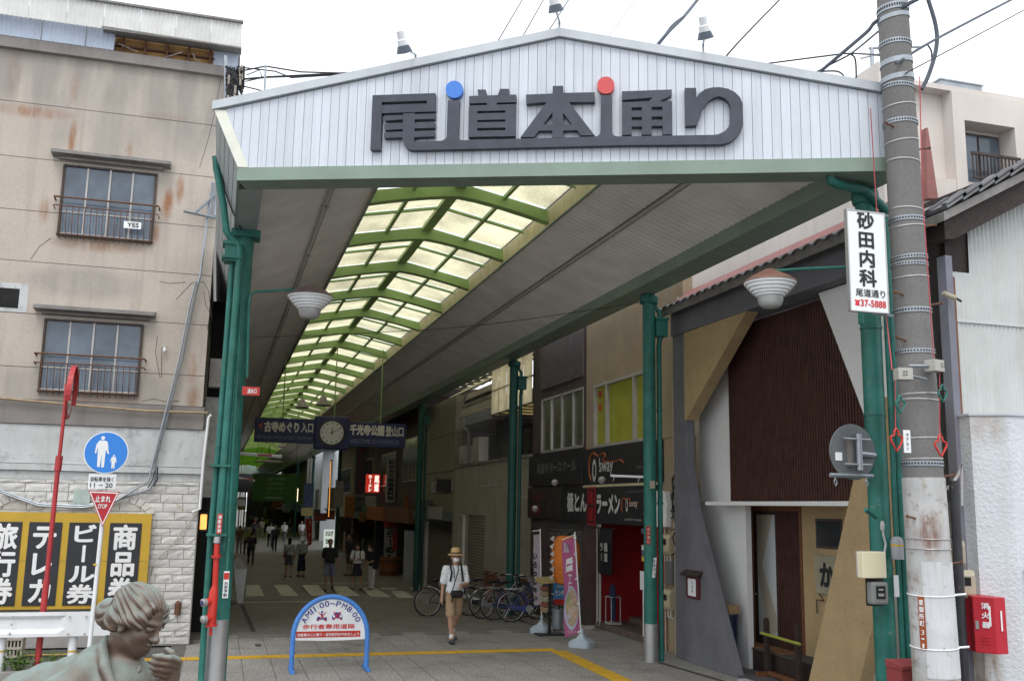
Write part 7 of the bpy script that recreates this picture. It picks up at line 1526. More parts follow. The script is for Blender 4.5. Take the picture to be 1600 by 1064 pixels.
# ---------------------------------------------------------------- soft-blended solids (signed distances meshed as a surface net)
def R3(ax, an): return np.array(Matrix.Rotation(an, 3, ax))
class SD:
    RS = 1.0
    def __init__(s, k=.03): s.p = []; s.k = k
    def cone(s, a, b, ra, rb, k=None, sub=False):
        ra, rb = ra*SD.RS, rb*SD.RS; a, b = np.array(a, float), np.array(b, float); ab = b-a; L2 = max(ab@ab, 1e-9)
        def f(P):
            q = P-a; t = np.clip((q@ab)/L2, 0, 1); return np.sqrt(((q-t[..., None]*ab)**2).sum(-1))-(ra+(rb-ra)*t)
        r = max(ra, rb); s.p.append((f, np.minimum(a, b)-r, np.maximum(a, b)+r, s.k if k is None else k, sub)); return s
    def ell(s, c, r, rot=None, k=None, sub=False):
        c, r = np.array(c, float), np.array(r, float)*np.ones(3)*SD.RS
        def f(P):
            q = P-c
            if rot is not None: q = q@rot
            k0 = np.sqrt(((q/r)**2).sum(-1)); k1 = np.sqrt(((q/r**2)**2).sum(-1)); return k0*(k0-1)/np.maximum(k1, 1e-6)
        m = r.max() if rot is not None else r; s.p.append((f, c-m, c+m, s.k if k is None else k, sub)); return s
    def chain(s, pts, rs, k=None):
        for i in range(len(pts)-1): s.cone(pts[i], pts[i+1], rs[i], rs[i+1], k)
        return s
    def mesh(s, res, disp=None, cuts=()):
        lo = np.min([p[1] for p in s.p if not p[4]], 0)-res*3-.02; hi = np.max([p[2] for p in s.p if not p[4]], 0)+res*3+.02
        n = np.ceil((hi-lo)/res).astype(int)+1
        ax = [lo[i]+res*np.arange(n[i]) for i in range(3)]
        F = np.full(n, 1.0)
        for f, a, b, k, sub in s.p:
            m = k+res*3; i0 = np.maximum(np.floor((a-m-lo)/res).astype(int), 0); i1 = np.minimum(np.ceil((b+m-lo)/res).astype(int)+1, n)
            if (i1 <= i0).any(): continue
            G = np.stack(np.meshgrid(*[ax[i][i0[i]:i1[i]] for i in range(3)], indexing='ij'), -1); d = f(G)
            sl = tuple(slice(i0[i], i1[i]) for i in range(3)); o = F[sl]
            if sub:
                h = np.maximum(k-np.abs(o+d), 0)/max(k, 1e-6); F[sl] = np.maximum(o, -d)+h*h*k*.25
            else:
                h = np.maximum(k-np.abs(o-d), 0)/max(k, 1e-6); F[sl] = np.minimum(o, d)-h*h*k*.25
        if disp is not None or cuts:
            G = np.stack(np.meshgrid(*ax, indexing='ij'), -1)
            if disp is not None: F = F+disp(G)
            for c0, nn in cuts: F = np.maximum(F, (G-np.array(c0))@np.array(nn, float))
        S_ = F < 0
        c8 = [(i, j, k) for i in (0, 1) for j in (0, 1) for k in (0, 1)]
        def sh(A, c): return A[c[0]:A.shape[0]-1+c[0], c[1]:A.shape[1]-1+c[1], c[2]:A.shape[2]-1+c[2]]
        cnt = sum(sh(S_, c).astype(np.int8) for c in c8); act = (cnt > 0) & (cnt < 8)
        idx = np.argwhere(act); nv = len(idx); acc = np.zeros((nv, 3)); num = np.zeros(nv)
        val = {c: sh(F, c)[act] for c in c8}
        for c in c8:
            for a in range(3):
                if c[a] == 0:
                    e = list(c); e[a] = 1; e = tuple(e); v0, v1 = val[c], val[e]; m = (v0 < 0) != (v1 < 0)
                    t = np.where(m, v0/np.where(m, v0-v1, 1), 0); P = np.tile(np.array(c, float), (nv, 1)); P[:, a] = t; acc += P*m[:, None]; num += m
        V_ = (idx+acc/num[:, None])*res+lo
        vid = np.full(act.shape, -1); vid[act] = np.arange(nv)
        Q = []
        for a in range(3):
            b, c = (a+1) % 3, (a+2) % 3
            s0 = [slice(None)]*3; s1 = [slice(None)]*3; s0[a] = slice(0, -1); s1[a] = slice(1, None)
            A, B_ = S_[tuple(s0)], S_[tuple(s1)]
            for sg, m in ((0, A & ~B_), (1, ~A & B_)):
                e = np.argwhere(m); e = e[(e[:, b] > 0) & (e[:, c] > 0) & (e[:, b] < n[b]-1) & (e[:, c] < n[c]-1)]
                if not len(e): continue
                def g(db, dc): q = e.copy(); q[:, b] -= db; q[:, c] -= dc; return vid[q[:, 0], q[:, 1], q[:, 2]]
                quad = np.stack([g(1, 1), g(0, 1), g(0, 0), g(1, 0)], 1); Q.append(quad if sg == 0 else quad[:, ::-1])
        Q = np.concatenate(Q); return V_, Q[(Q >= 0).all(1)]
def sdobj(nm, sd, res, mat, root, xf, disp=None, cuts=(), smooth_it=1):
    """mesh the solid, map it with xf (local -> world) and hang it under root"""
    Vv, Q = sd.mesh(res, disp, cuts); W = xf(Vv)-np.array(OFF[root.name])
    me = bpy.data.meshes.new(nm); me.from_pydata(W.tolist(), [], Q.tolist())
    me.polygons.foreach_set('use_smooth', [True]*len(me.polygons)); me.materials.append(mat)
    if smooth_it:
        bm = bmesh.new(); bm.from_mesh(me)
        for _ in range(smooth_it): bmesh.ops.smooth_vert(bm, verts=bm.verts, factor=.4, use_axis_x=True, use_axis_y=True, use_axis_z=True)
        bm.to_mesh(me); bm.free()
    o = bpy.data.objects.new(nm, me); COL.objects.link(o); o.parent = root; reg(o, OFF[root.name]); return o
m_skin = M('skin', (.42, .24, .16), .55, .06, 8); m_skin2 = M('skin_tan', (.33, .18, .12), .55, .06, 8)
m_hair = M('hair_black', (.012, .010, .010), .5, .2, 20); m_mask = M('face_mask', (.78, .79, .80), .8, .03)
def person(lab, px, h, face, top, bottom, legs=((.0, .0), (.0, .0)), arms=((0, .12, .15, 0), (0, .12, .15, 0)), hat=None, mask=False, hair='short', res=.02, sleeve='short', extras=(), shoe=(.03, .03, .03), lean=0, skin=None, group=None, xyz=None, socks=None, near=False, tuck=0, nod=0):
    """face: heading the person looks to (radians clockwise from +Y); legs/arms: (left, right) angles; top/bottom: (kind, material)"""
    P0 = xyz or pG(*px); s = h/1.70; t = thing('person', lab, 'person', P0, group); skin = skin or m_skin
    ca, sa = cos(face), sin(face)
    hipz = .9
    J = {}
    for i, sx in ((0, -1), (1, 1)):
        a, kb = legs[i][0], legs[i][1]; hip = V((sx*.088, 0, hipz)); ab = legs[i][2] if len(legs[i]) > 2 else .04
        kn = hip+V((sx*sin(ab), sin(a)*cos(ab), -cos(a)*cos(ab)))*.42; an = kn+V((sx*sin(ab)*.3, sin(a-kb), -cos(a-kb)))*.41
        fa = (a-kb)*.8; J[i] = (hip, kn, an, an+V((sx*.02, .16*cos(fa)+.0, -.045+.16*sin(fa)*1.0)), an+V((0, -.035, -.04)))
    dz = -min(min(J[i][3].z, J[i][4].z) for i in (0, 1))+.028
    tilt = lambda v, z0=.95: V((v.x, v.y*cos(lean)+(v.z-z0)*sin(lean), z0+(v.z-z0)*cos(lean)-v.y*sin(lean)))
    A = {}
    for i, sx in ((0, -1), (1, 1)):
        a, ab, eb, inw = arms[i]; sh = V((sx*.18, 0, 1.385)); d = V((sx*sin(ab), sin(a)*cos(ab), -cos(a)*cos(ab))); el = sh+d*.285
        d2 = V((sx*sin(ab)*.5-sx*sin(inw), sin(a+eb)*cos(inw), -cos(a+eb)*cos(inw))).normalized(); wr = el+d2*.25; A[i] = (tilt(sh), tilt(el), tilt(wr), d2)
    def xf(v):
        v = np.array(v)*s; v[:, 2] += dz*s; x = v[:, 0]*ca+v[:, 1]*sa; y = -v[:, 0]*sa+v[:, 1]*ca; return np.stack([x+P0.x, y+P0.y, v[:, 2]+P0.z], 1)
    T = tilt; hd = lambda v: T(V((v.x, v.y*cos(nod)+(v.z-1.5)*sin(nod), 1.5+(v.z-1.5)*cos(nod)-v.y*sin(nod))))
    rs = R3('X', -lean-nod)
    B = SD(.03)
    B.ell(T(V((0, 0, .95))), (.155, .105, .12)); B.ell(T(V((0, .01, 1.08))), (.135, .098, .16)); B.ell(T(V((0, 0, 1.26))), (.16, .105, .17)); B.cone(T(V((-.15, 0, 1.375))), T(V((.15, 0, 1.375))), .055, .055)
    B.cone(T(V((0, -.01, 1.40))), hd(V((0, .005, 1.53))), .056, .05); B.ell(hd(V((0, .005, 1.625))), (.077, .096, .108), rs); B.ell(hd(V((0, .045, 1.56))), (.052, .05, .055), rs); B.cone(hd(V((0, .095, 1.615))), hd(V((0, .112, 1.588))), .008, .014, k=.012)
    if res < .018:
        for sx in (-1, 1): B.ell(hd(V((sx*.078, 0, 1.6))), (.012, .022, .03), rs, k=.008); B.ell(hd(V((sx*.032, .094, 1.622))), (.014, .010, .009), rs, k=.012, sub=True); B.ell(hd(V((sx*.032, .086, 1.622))), (.011, .009, .008), rs, k=.004)
        B.cone(hd(V((-.02, .09, 1.553))), hd(V((.02, .09, 1.553))), .008, .008, k=.01)
    for i, sx in ((0, -1), (1, 1)):
        hip, kn, an, toe, heel = J[i]; B.cone(hip, kn, .085, .055); B.ell(kn+(an-kn)*.3+V((0, -.015, 0)), (.048, .052, .10), k=.04); B.cone(kn, an, .05, .034); B.cone(an, toe, .036, .026); B.cone(an, heel, .034, .03)
        sh, el, wr, d2 = A[i]; B.cone(sh, el, .05, .038); B.cone(el, wr, .038, .026)
        pal = wr+d2*.055; B.cone(wr, pal, .026, .032, k=.02)
        side = d2.cross(V((sx, .0, .0))).normalized() if abs(d2.x) < .9 else V((0, 1, 0))
        n_ = side.cross(d2).normalized()
        if res < .018:
            for q in range(4):
                o = pal+d2*.03+side*(-.027+.018*q); l = (.055, .066, .062, .046)[q]; m_ = o+(d2*.85-n_*sx*.35).normalized()*l*.6; B.chain([o, m_, m_+(d2*.35-n_*sx*.9).normalized()*l*.5], [.0105, .0095, .008], k=.006)
            o = wr+d2*.03+side*(-.03); B.chain([o, o+(d2*.6-side*.7).normalized()*.04, o+(d2*1.0-side*.55).normalized()*.075], [.013, .011, .009], k=.008)
        else: B.cone(pal, pal+d2*.07, .028, .018, k=.02)
    sdobj('body', B, res*.8 if near else res, skin, t, xf)
    # top
    kind, mat = top
    C = SD(.035); o = .016
    C.ell(T(V((0, .005, .98))), (.165+o, .115+o, .14)); C.ell(T(V((0, .01, 1.10))), (.15+o, .11+o, .17)); C.ell(T(V((0, 0, 1.26))), (.165+o, .11+o, .175)); C.cone(T(V((-.16, 0, 1.378))), T(V((.16, 0, 1.378))), .057+o, .057+o); C.cone(T(V((0, -.01, 1.40))), T(V((0, -.005, 1.445))), .066, .058)
    for i in (0, 1):
        sh, el, wr, d2 = A[i]
        if sleeve == 'short': C.cone(sh, sh.lerp(el, .78), .06+o, .056+o, k=.025)
        elif sleeve == 'long': C.chain([sh, el, wr.lerp(el, .08)], [.057+o, .05+o, .036+o], k=.025)
    cz = .86 if kind != 'tucked' else .98
    sdobj('shirt', C, res*.9, mat, t, xf, cuts=[(T(V((0, 0, cz))), T(V((0, 0, -1)))-T(V((0, 0, 0)))), (T(V((0, 0, 1.455))), T(V((0, 0, 1)))-T(V((0, 0, 0))))], disp=(lambda G: .004*np.sin(G[..., 2]*38+4*np.sin(G[..., 0]*14))*np.cos(G[..., 0]*30+G[..., 1]*25)))
    # bottom
    kind, mat = bottom; D = SD(.03); o = .014
    if kind in ('shorts', 'trousers'):
        D.ell((0, 0, .95), (.165+o, .115+o, .12))
        for i in (0, 1):
            hip, kn, an, toe, heel = J[i]
            if kind == 'shorts': D.cone(hip, hip.lerp(kn, .97), .093, .078+o, k=.015)
            else: D.chain([hip, kn, an], [.095, .07, .058])
        cuts = [((0, 0, 1.03), (0, 0, 1))]
        if kind == 'shorts': cuts.append(((0, 0, min(J[0][1].z, J[1][1].z)+.02), (0, 0, -1)))
        else: cuts.append(((0, 0, min(J[0][2].z, J[1][2].z)-.04), (0, 0, -1)))
        sdobj(kind, D, res*.9, mat, t, xf, cuts=cuts, disp=(lambda G: .004*np.sin(G[..., 2]*45+3*np.sin(G[..., 0]*20))))
    else:
        zl = .22 if kind == 'long_skirt' else .50; D.ell((0, 0, .97), (.165+o, .115+o, .1)); D.cone((0, 0, .9), (0, .01, zl), .15, .19 if kind == 'long_skirt' else .205)
        sdobj('skirt', D, res*.9, mat, t, xf, cuts=[((0, 0, zl+.02), (0, 0, -1)), ((0, 0, 1.04), (0, 0, 1))], disp=(lambda G: .009*np.sin(np.arctan2(G[..., 1], G[..., 0])*14)*np.clip((1.0-G[..., 2])*2, 0, 1)))
    msh = M('shoe_%d_%d' % (int(shoe[0]*100), int(shoe[2]*100)), shoe, .6, .1)
    for i in (0, 1):
        hip, kn, an, toe, heel = J[i]; E_ = SD(.02); E_.cone(heel, toe, .042, .036); E_.cone(an+V((0, 0, -.035)), toe+V((0, -.05, .0)), .045, .036)
        sdobj('shoe', E_, res*.8, msh, t, xf)
        if socks: E_ = SD(.02); E_.cone(an+V((0, 0, -.02)), an.lerp(kn, .2), .042, .044); sdobj('sock', E_, res*.8, socks, t, xf)
    hm = m_hair
    if hair != 'none':
        Hh = SD(.02); Hh.ell(hd(V((0, -.018, 1.65))), (.088, .1, .098), rs)
        if hair == 'long': Hh.ell(hd(V((0, -.06, 1.55))), (.085, .06, .15), rs)
        Hh.ell(hd(V((0, .1, 1.575))), (.075, .08, .085), rs, sub=True, k=.02)
        sdobj('hair', Hh, res*.8, hm, t, xf)
    if mask:
        K = SD(.015); K.ell(hd(V((0, .06, 1.565))), (.062, .058, .055), rs); sdobj('mask', K, res*.7, m_mask, t, xf, cuts=[(hd(V((0, .03, 1.6))), (0, -1, 0))])
    def loc(v): return V(xf([tuple(v)])[0])
    if hat:
        kind, hm_ = hat; c = loc(hd(V((0, 0, 1.665)))); n = (loc(hd(V((0, 0, 1.765))))-c).normalized(); B = MB()
        if kind == 'brim': B.lathe([(.0, .13*s), (.05*s, .128*s), (.085*s, .10*s), (.098*s, .02*s), (.10*s, .0), (.15*s, -.02*s), (.152*s, -.014*s), (.104*s, .012*s)], c, 24, n)
        elif kind == 'bucket': B.lathe([(.0, .11*s), (.08*s, .105*s), (.1*s, .01*s), (.14*s, -.05*s), (.143*s, -.045*s), (.105*s, .02*s)], c, 20, n)
        else: B.lathe([(.0, .115*s), (.05*s, .11*s), (.09*s, .07*s), (.1*s, -.01*s), (.095*s, -.02*s)], c, 18, n); q = loc(hd(V((0, .15, 1.66)))); B.lathe([(.0, 0), (.07*s, .004), (.07*s, .012), (0, .014)], q, 12, n)
        B.build('hat', hm_, t, smooth=True)
        if kind == 'brim': B = MB(); B.lathe([(.1*s, .002), (.1035*s, .004), (.101*s, .035*s), (.098*s, .035*s)], c, 24, n); B.build('hat_band', m_hair, t)
    return t, loc, J, A, T
def cam_face(px, off=0): p = pG(*px); return atan2(-p.x, -p.y)+off
# the man with the straw hat
m_print = M('print_shirt', (.74, .75, .77), .8, .03)
def dots(m, col, sc, th):
    t_ = m.node_tree; N = t_.nodes; L = t_.links; b = N['Principled BSDF']; vo = N.new('ShaderNodeTexVoronoi'); vo.inputs['Scale'].default_value = sc
    tc = N.new('ShaderNodeTexCoord'); L.new(tc.outputs['Object'], vo.inputs['Vector']); r = N.new('ShaderNodeMapRange'); L.new(vo.outputs['Distance'], r.inputs[0])
    for i, k in enumerate((th, th+.04, 1, 0)): r.inputs[i+1].default_value = k
    x = N.new('ShaderNodeMixRGB'); L.new(r.outputs[0], x.inputs[0]); x.inputs[2].default_value = (*col, 1); L.new(b.inputs['Base Color'].links[0].from_socket, x.inputs[1]); L.new(x.outputs[0], b.inputs['Base Color']); return m
dots(m_print, (.12, .13, .22), 17, .16)
m_khaki = M('khaki', (.36, .25, .15), .85, .08, 6); m_straw = M('straw', (.55, .36, .17), .8, .12, 30)
hp = (708, 1003); fc = cam_face(hp, -.32)
t, loc, J, A, T = person('man in a straw hat, white mask, spotted white shirt and khaki shorts', hp, 1.68, fc, ('shirt', m_print), ('shorts', m_khaki), legs=((-.30, .42), (.30, .05)), arms=((.25, .12, 1.25, .75), (-.05, .18, .15, 0)), hat=('brim', m_straw), mask=True, res=.014, near=True, shoe=(.045, .06, .075), socks=m_white)
m_bag = M('bag_black', (.015, .015, .017), .6, .15)
def strap(root, loc, pts, r=.011, nm='strap', mat=None): B = MB(); B.tube([loc(p) for p in pts], r, 6); return B.build(nm, mat or m_bag, root)
strap(t, loc, [(-.10, -.12, 1.15), (-.12, -.10, 1.38), (-.11, .03, 1.475), (-.105, .125, 1.33), (-.13, .12, 1.16)], .02); strap(t, loc, [(.10, -.12, 1.15), (.12, -.10, 1.38), (.11, .03, 1.475), (.105, .125, 1.33), (.13, .12, 1.16)], .02)
strap(t, loc, [(-.05, .0, 1.48), (-.03, .12, 1.38), (.05, .155, 1.15), (.10, .16, .98)], .009); strap(t, loc, [(.06, .0, 1.48), (.06, .125, 1.38), (.055, .14, 1.22)], .008)
B = SD(.03); B.ell((0, -.17, 1.2), (.13, .08, .18)); 
def wx_(loc): return lambda v: np.array([loc(tuple(p)) for p in v])
sdobj('backpack', B, .02, m_bag, t, wx_(loc)); B = SD(.03); B.cone((-.07, .165, .95), (.09, .175, .95), .055, .05); B.cone((-.05, .165, .91), (.07, .175, .91), .05, .045); sdobj('waist_bag', B, .014, m_bag, t, wx_(loc)); strap(t, loc, [(.10, .17, .93), (.105, .19, .85), (.10, .17, .78)], .012, 'loose_strap')
B = MB(); e = [loc((sx*.034, .105, 1.622)) for sx in (-1, 1)]; 
for c in e: B.tube([c+(loc((.022*cos(k*pi/4), .105, 1.622+.017*sin(k*pi/4)))-loc((0, .105, 1.622))) for k in range(8)], .0035, 5, closed=True)
B.tube([loc((-.056, .1, 1.625)), loc((-.08, .02, 1.625))], .003, 4); B.tube([loc((.056, .1, 1.625)), loc((.08, .02, 1.625))], .003, 4); B.build('glasses', m_hair, t)
B = MB(); wr = A[1][2]; B.tube([loc(V(wr)+V((0, .02, -.07))), loc(V(wr)+V((.0, .05, -.2)))], .012, 6); B.build('furled_umbrella', m_bag, t)
# man in black
m_blk = M('black_tee', (.014, .014, .018), .85, .1); m_plaid = M('plaid_shorts', (.16, .17, .26), .85, .3, 7)
hp = (513, 923)
person('bearded man in a black t-shirt and blue plaid shorts stepping over the zebra crossing', hp, 1.80, cam_face(hp), ('shirt', m_blk), ('shorts', m_plaid), legs=((-.32, .5), (.12, .02)), arms=((.1, .14, .12, 0), (-.08, .14, .12, 0)), hair='short', skin=m_skin2, shoe=(.02, .02, .025))
m_lgrey = M('pale_grey_top', (.42, .43, .44), .85, .08); m_gshort = M('dark_grey_shorts', (.10, .10, .11), .85, .1)
hp = (450, 901)
t, loc, J, A, T = person('woman seen from behind in a pale t-shirt and grey shorts with a red shoulder bag', hp, 1.60, cam_face(hp, pi), ('shirt', m_lgrey), ('shorts', m_gshort), hair='long', legs=((.05, .05), (-.08, .05)), arms=((.1, .1, .5, .1), (0, .1, .2, 0)))
strap(t, loc, [(.12, -.1, 1.40), (0, -.13, 1.2), (-.16, -.12, 1.0)], .012); B = SD(.02); B.ell((-.22, -.02, .93), (.05, .11, .09)); sdobj('red_bag', B, .02, M('bag_red', (.35, .02, .03), .6, .1), t, wx_(loc))
m_mint = M('grey_mint_top', (.26, .30, .28), .85, .1); m_dkirt = M('navy_skirt', (.018, .02, .035), .85, .1)
hp = (470, 900)
t, loc, J, A, T = person('woman in a white hat, mint grey top and long dark skirt holding a tote bag', hp, 1.62, cam_face(hp, .2), ('shirt', m_mint), ('long_skirt', m_dkirt), hair='long', mask=True, hat=('bucket', m_white), sleeve='long', arms=((.3, .12, 1.0, .3), (.2, .18, .7, .1)))
B = SD(.02); B.ell((.26, .1, .98), (.035, .09, .13)); sdobj('tote_bag', B, .02, M('tote_cream', (.45, .43, .38), .85, .08), t, wx_(loc)); B = SD(.02); B.ell((-.14, .14, 1.0), (.1, .05, .07)); sdobj('brown_bag', B, .02, M('bag_brown', (.14, .07, .04), .7, .1), t, wx_(loc))
m_wtop = M('white_blouse', (.62, .62, .65), .85, .06)
hp = (557, 921)
t, loc, J, A, T = person('girl in a white blouse and dark skirt looking down at her phone', hp, 1.64, cam_face(hp, .2), ('tucked', m_wtop), ('short_skirt', m_dkirt), hair='long', legs=((.0, .0, .12), (.05, .0, .14)), arms=((.35, .16, 1.3, .6), (.35, .16, 1.3, .6)), nod=.55, socks=None)
strap(t, loc, [(-.10, .0, 1.47), (-.10, .13, 1.36), (-.12, .12, 1.15)], .018); strap(t, loc, [(.10, .0, 1.47), (.10, .13, 1.36), (.12, .12, 1.15)], .018); B = SD(.02); B.ell((0, -.17, 1.2), (.12, .07, .16)); sdobj('backpack', B, .022, m_bag, t, wx_(loc))
hp = (580, 922); m_wpant = M('white_trousers', (.52, .52, .53), .85, .08)
t, loc, J, A, T = person('person in black top and white trousers leaning over beside the girl in white', hp, 1.62, cam_face(hp, .9), ('shirt', m_blk), ('trousers', m_wpant), hair='short', mask=True, legs=((.05, .0), (-.05, .02)), arms=((.4, .12, .9, .3), (.2, .1, .3, 0)), lean=.12, nod=.35)
B = SD(.03); B.ell((-.24, .02, .93), (.08, .16, .15)); sdobj('shoulder_bag', B, .022, m_bag, t, wx_(loc)); strap(t, loc, [(.1, -.05, 1.46), (-.05, -.12, 1.2), (-.22, -.03, 1.0)], .014)
hp = (545, 899); m_ink = M('ink_shirt', (.035, .035, .05), .85, .1); m_brs = M('brown_shorts', (.10, .075, .05), .85, .1)
person('tall man in a dark shirt and brown shorts standing in the shade behind the girl', hp, 1.76, cam_face(hp, .9), ('shirt', m_ink), ('shorts', m_brs), hair='short', skin=m_skin2)
m_beige = M('beige_top', (.34, .31, .26), .85, .1); m_tau = M('taupe_trousers', (.20, .17, .14), .85, .1); m_black_t = M('black_trousers', (.015, .015, .02), .85, .1); m_bro = M('brown_top', (.13, .075, .05), .85, .1); m_olv = M('olive_top', (.22, .22, .08), .85, .1)
random.seed(21)
for lab, hp, h, fo, tp, bt, kw in (('distant walker in a beige top and taupe trousers seen from behind', (408, 840), 1.66, pi, m_beige, m_tau, dict(hat=('cap', m_beige))),
    ('distant walker in a white shirt and black trousers seen from behind', (421, 855), 1.70, pi, m_wtop, m_black_t, dict(legs=((.25, .1), (-.25, .3)))),
    ('distant walker in a white top crossed by a dark strap', (443, 847), 1.60, .2, m_wtop, m_gshort, {}),
    ('dark clad person with a bicycle-like stride near the arcade centre', (428, 862), 1.66, .1, m_ink, m_black_t, {}),
    ('person in a brown top standing near the left columns', (373, 864), 1.64, pi, m_bro, m_tau, {}),
    ('person with an olive bag on the back near the left columns', (384, 868), 1.58, pi, m_olv, m_black_t, dict(hat=('bucket', m_beige))),
    ('person in dark clothes and a red cap on the left side', (396, 846), 1.72, pi, m_ink, m_black_t, dict(hat=('cap', M('cap_red', (.35, .05, .05), .7)))),
    ('dark stooping person pushing along beside the white notice stand', (391, 882), 1.60, pi, m_blk, m_black_t, dict(lean=.3)),
    ('small figure in dark clothes far down the arcade on the right', (452, 838), 1.62, 0, m_ink, m_tau, {}),
    ('distant figure in olive walking close behind the pale figure', (415, 833), 1.64, pi, m_olv, m_black_t, {}),
    ('distant figure in white coming this way past the red street flag', (470, 846), 1.62, .1, m_wtop, m_tau, {}),
    ('distant figure in a brown top beside the far right shops', (462, 832), 1.66, .4, m_bro, m_black_t, {}),
    ('tiny pale figure deepest in the arcade', (399, 826), 1.62, pi, m_lgrey, m_gshort, {})):
    q = random.uniform(.1, .38); kw.setdefault('legs', ((q, .06), (-q, .25))); kw.setdefault('arms', ((-q, .13, .25, 0), (q, .13, .3, .1))); person(lab, hp, h, cam_face(hp, fo), ('shirt', tp), ('trousers', bt), res=.03, **kw)
# ---------------------------------------------------------------- bicycles
m_tyre = M('tyre_black', (.018, .018, .018), .8, .1); m_chr = M('chrome', (.5, .5, .5), .3, .1, 5, metal=.9)
def bicycle(loc, head, col, lab, basket=True, sport=False, src=None, grp='bicycles parked by the concrete wall'):
    t = thing('bicycle', lab, 'bicycle', (0, 0, 0), grp); OFF[t.name] = V(); r = .335; wb = 1.08; fm = M('bike_%d_%d_%d' % tuple(int(c*100) for c in col), col, .35, .1)
    for x in (0, wb):
        B = MB(); B.tube([(x+r*cos(2*pi*k/32), 0, r+r*sin(2*pi*k/32)) for k in range(32)], .017 if not sport else .022, 6, closed=True); w_ = B.build('wheel', m_tyre, t, smooth=2)
        B = MB(); B.tube([(x+(r-.024)*cos(2*pi*k/32), 0, r+(r-.024)*sin(2*pi*k/32)) for k in range(32)], .010, 5, closed=True); B.build('rim', m_chr, w_, smooth=2)
        B = MB()
        for k in range(14): a = 2*pi*k/14; B.tube([(x+.02*cos(a+.8), .02*(1 if k % 2 else -1), r+.02*sin(a+.8)), (x+(r-.03)*cos(a), 0, r+(r-.03)*sin(a))], .0018, 3, cap=False)
        B.cyl((x, -.05, r), (x, .05, r), .022, 8); B.build('spokes', m_chr, w_)
        B = MB(); a0, a1 = (radians(15), radians(175)) if x == 0 else (radians(30), radians(165))
        if not sport:
            n = 14; P = []
            for k in range(n+1): a = a0+(a1-a0)*k/n; c_, s_ = cos(a), sin(a); P += [(x+(r+.025)*c_, -.03, r+(r+.025)*s_), (x+(r+.04)*c_, 0, r+(r+.04)*s_), (x+(r+.025)*c_, .03, r+(r+.025)*s_)]
            B.add(P, [q for k in range(n) for q in ((3*k, 3*k+3, 3*k+4, 3*k+1), (3*k+1, 3*k+4, 3*k+5, 3*k+2))]); B.build('mudguard', m_chr if col[2] < .1 or x == 0 and col[0] > .2 else fm, t, smooth=2)
    bb, st_, hd_, ax0 = V((.42, 0, .29)), V((.30, 0, .70)), V((.86, 0, .86)), V((0, 0, r)); hl = V((.90, 0, .70))
    B = MB()
    if sport: B.tube([bb, hl], .018, 8); B.tube([st_, hd_], .016, 8)
    else: B.tube([bb, V((.62, 0, .36)), V((.82, 0, .62)), hl], .018, 8); B.tube([V((.37, 0, .46)), V((.60, 0, .52)), hd_+V((.01, 0, -.05))], .015, 8)
    B.tube([bb, st_], .016, 8); B.tube([hl+V((.01, 0, -.03)), hd_], .02, 8)
    for s in (-1, 1): B.tube([bb+V((0, s*.03, 0)), ax0+V((0, s*.055, 0))], .010, 6); B.tube([st_+V((0, s*.02, -.05)), ax0+V((0, s*.055, 0))], .009, 6)
    B.build('frame', fm, t, smooth=True)
    B = MB(); [B.tube([hl+V((.0, s*.03, -.02)), V((.97, s*.055, .5)), V((wb, s*.055, r))], .011, 6) for s in (-1, 1)]; B.build('fork', fm if not sport else m_black, t, smooth=True)
    B = MB(); B.cyl(st_, st_+V((-.035, 0, .13)), .012, 8); B.build('seat_post', m_chr, t)
    B = SD(.02); c = st_+V((-.05, 0, .15)); B.cone(c+V((-.09, -.05, .0)), c+V((.14, 0, .01)), .045, .02); B.cone(c+V((-.09, .05, .0)), c+V((.14, 0, .01)), .045, .02); sdobj('saddle', B, .016, m_black, t, lambda v: v)
    B = MB(); top = hd_+V((-.03, 0, .10)); B.cyl(hd_, top, .012, 8)
    if sport: B.tube([top+V((.03, -.28, .0)), top, top+V((.03, .28, .0))], .012, 8)
    else: B.tube([top+V((-.24, -.25, .04)), top+V((-.10, -.25, .05)), top+V((.06, -.17, .03)), top, top+V((.06, .17, .03)), top+V((-.10, .25, .05)), top+V((-.24, .25, .04))], .011, 8)
    B.build('handlebar', m_chr, t, smooth=True)
    for s in (-1, 1): B = MB(); B.cyl(top+V((-.24, s*.25, .04)), top+V((-.13, s*.25, .05)), .016, 8) if not sport else B.cyl(top+V((.03, s*.2, 0)), top+V((.03, s*.29, 0)), .016, 8); B.build('grip', m_black, t)
    B = MB(); B.lathe([(.085, -.012), (.085, .012)], bb+V((0, -.06, 0)), 20, (0, 1, 0)); B.tube([bb+V((0, -.09, 0)), bb+V((.1, -.09, -.13))], .01, 6); B.tube([bb+V((0, .07, 0)), bb+V((-.1, .07, .13))], .01, 6); B.cbox(bb+V((.1, -.13, -.135)), .07, .08, .025); B.cbox(bb+V((-.1, .11, .135)), .07, .08, .025); B.build('crank', m_chr if not sport else m_black, t)
    if not sport:
        B = MB(); B.prism([bb+V((-.47, -.068, .095)), bb+V((-.3, -.068, .075)), bb+V((.03, -.068, .09)), bb+V((.09, -.068, .03)), bb+V((.08, -.068, -.05)), bb+V((.0, -.068, -.09)), bb+V((-.3, -.068, -.02)), bb+V((-.47, -.068, .0))], (0, .03, 0)); B.build('chain_guard', fm, t, bevel=.006)
        B = MB(); [B.tube([V((-.16, s*.06, .73)), V((.24, s*.05, .73))], .008, 5) for s in (-1, 0, 1)]; [B.tube([V((-.1, s*.06, .73)), V((0, s*.06, r))], .006, 5) for s in (-1, 1)]; B.build('rear_rack', m_chr, t)
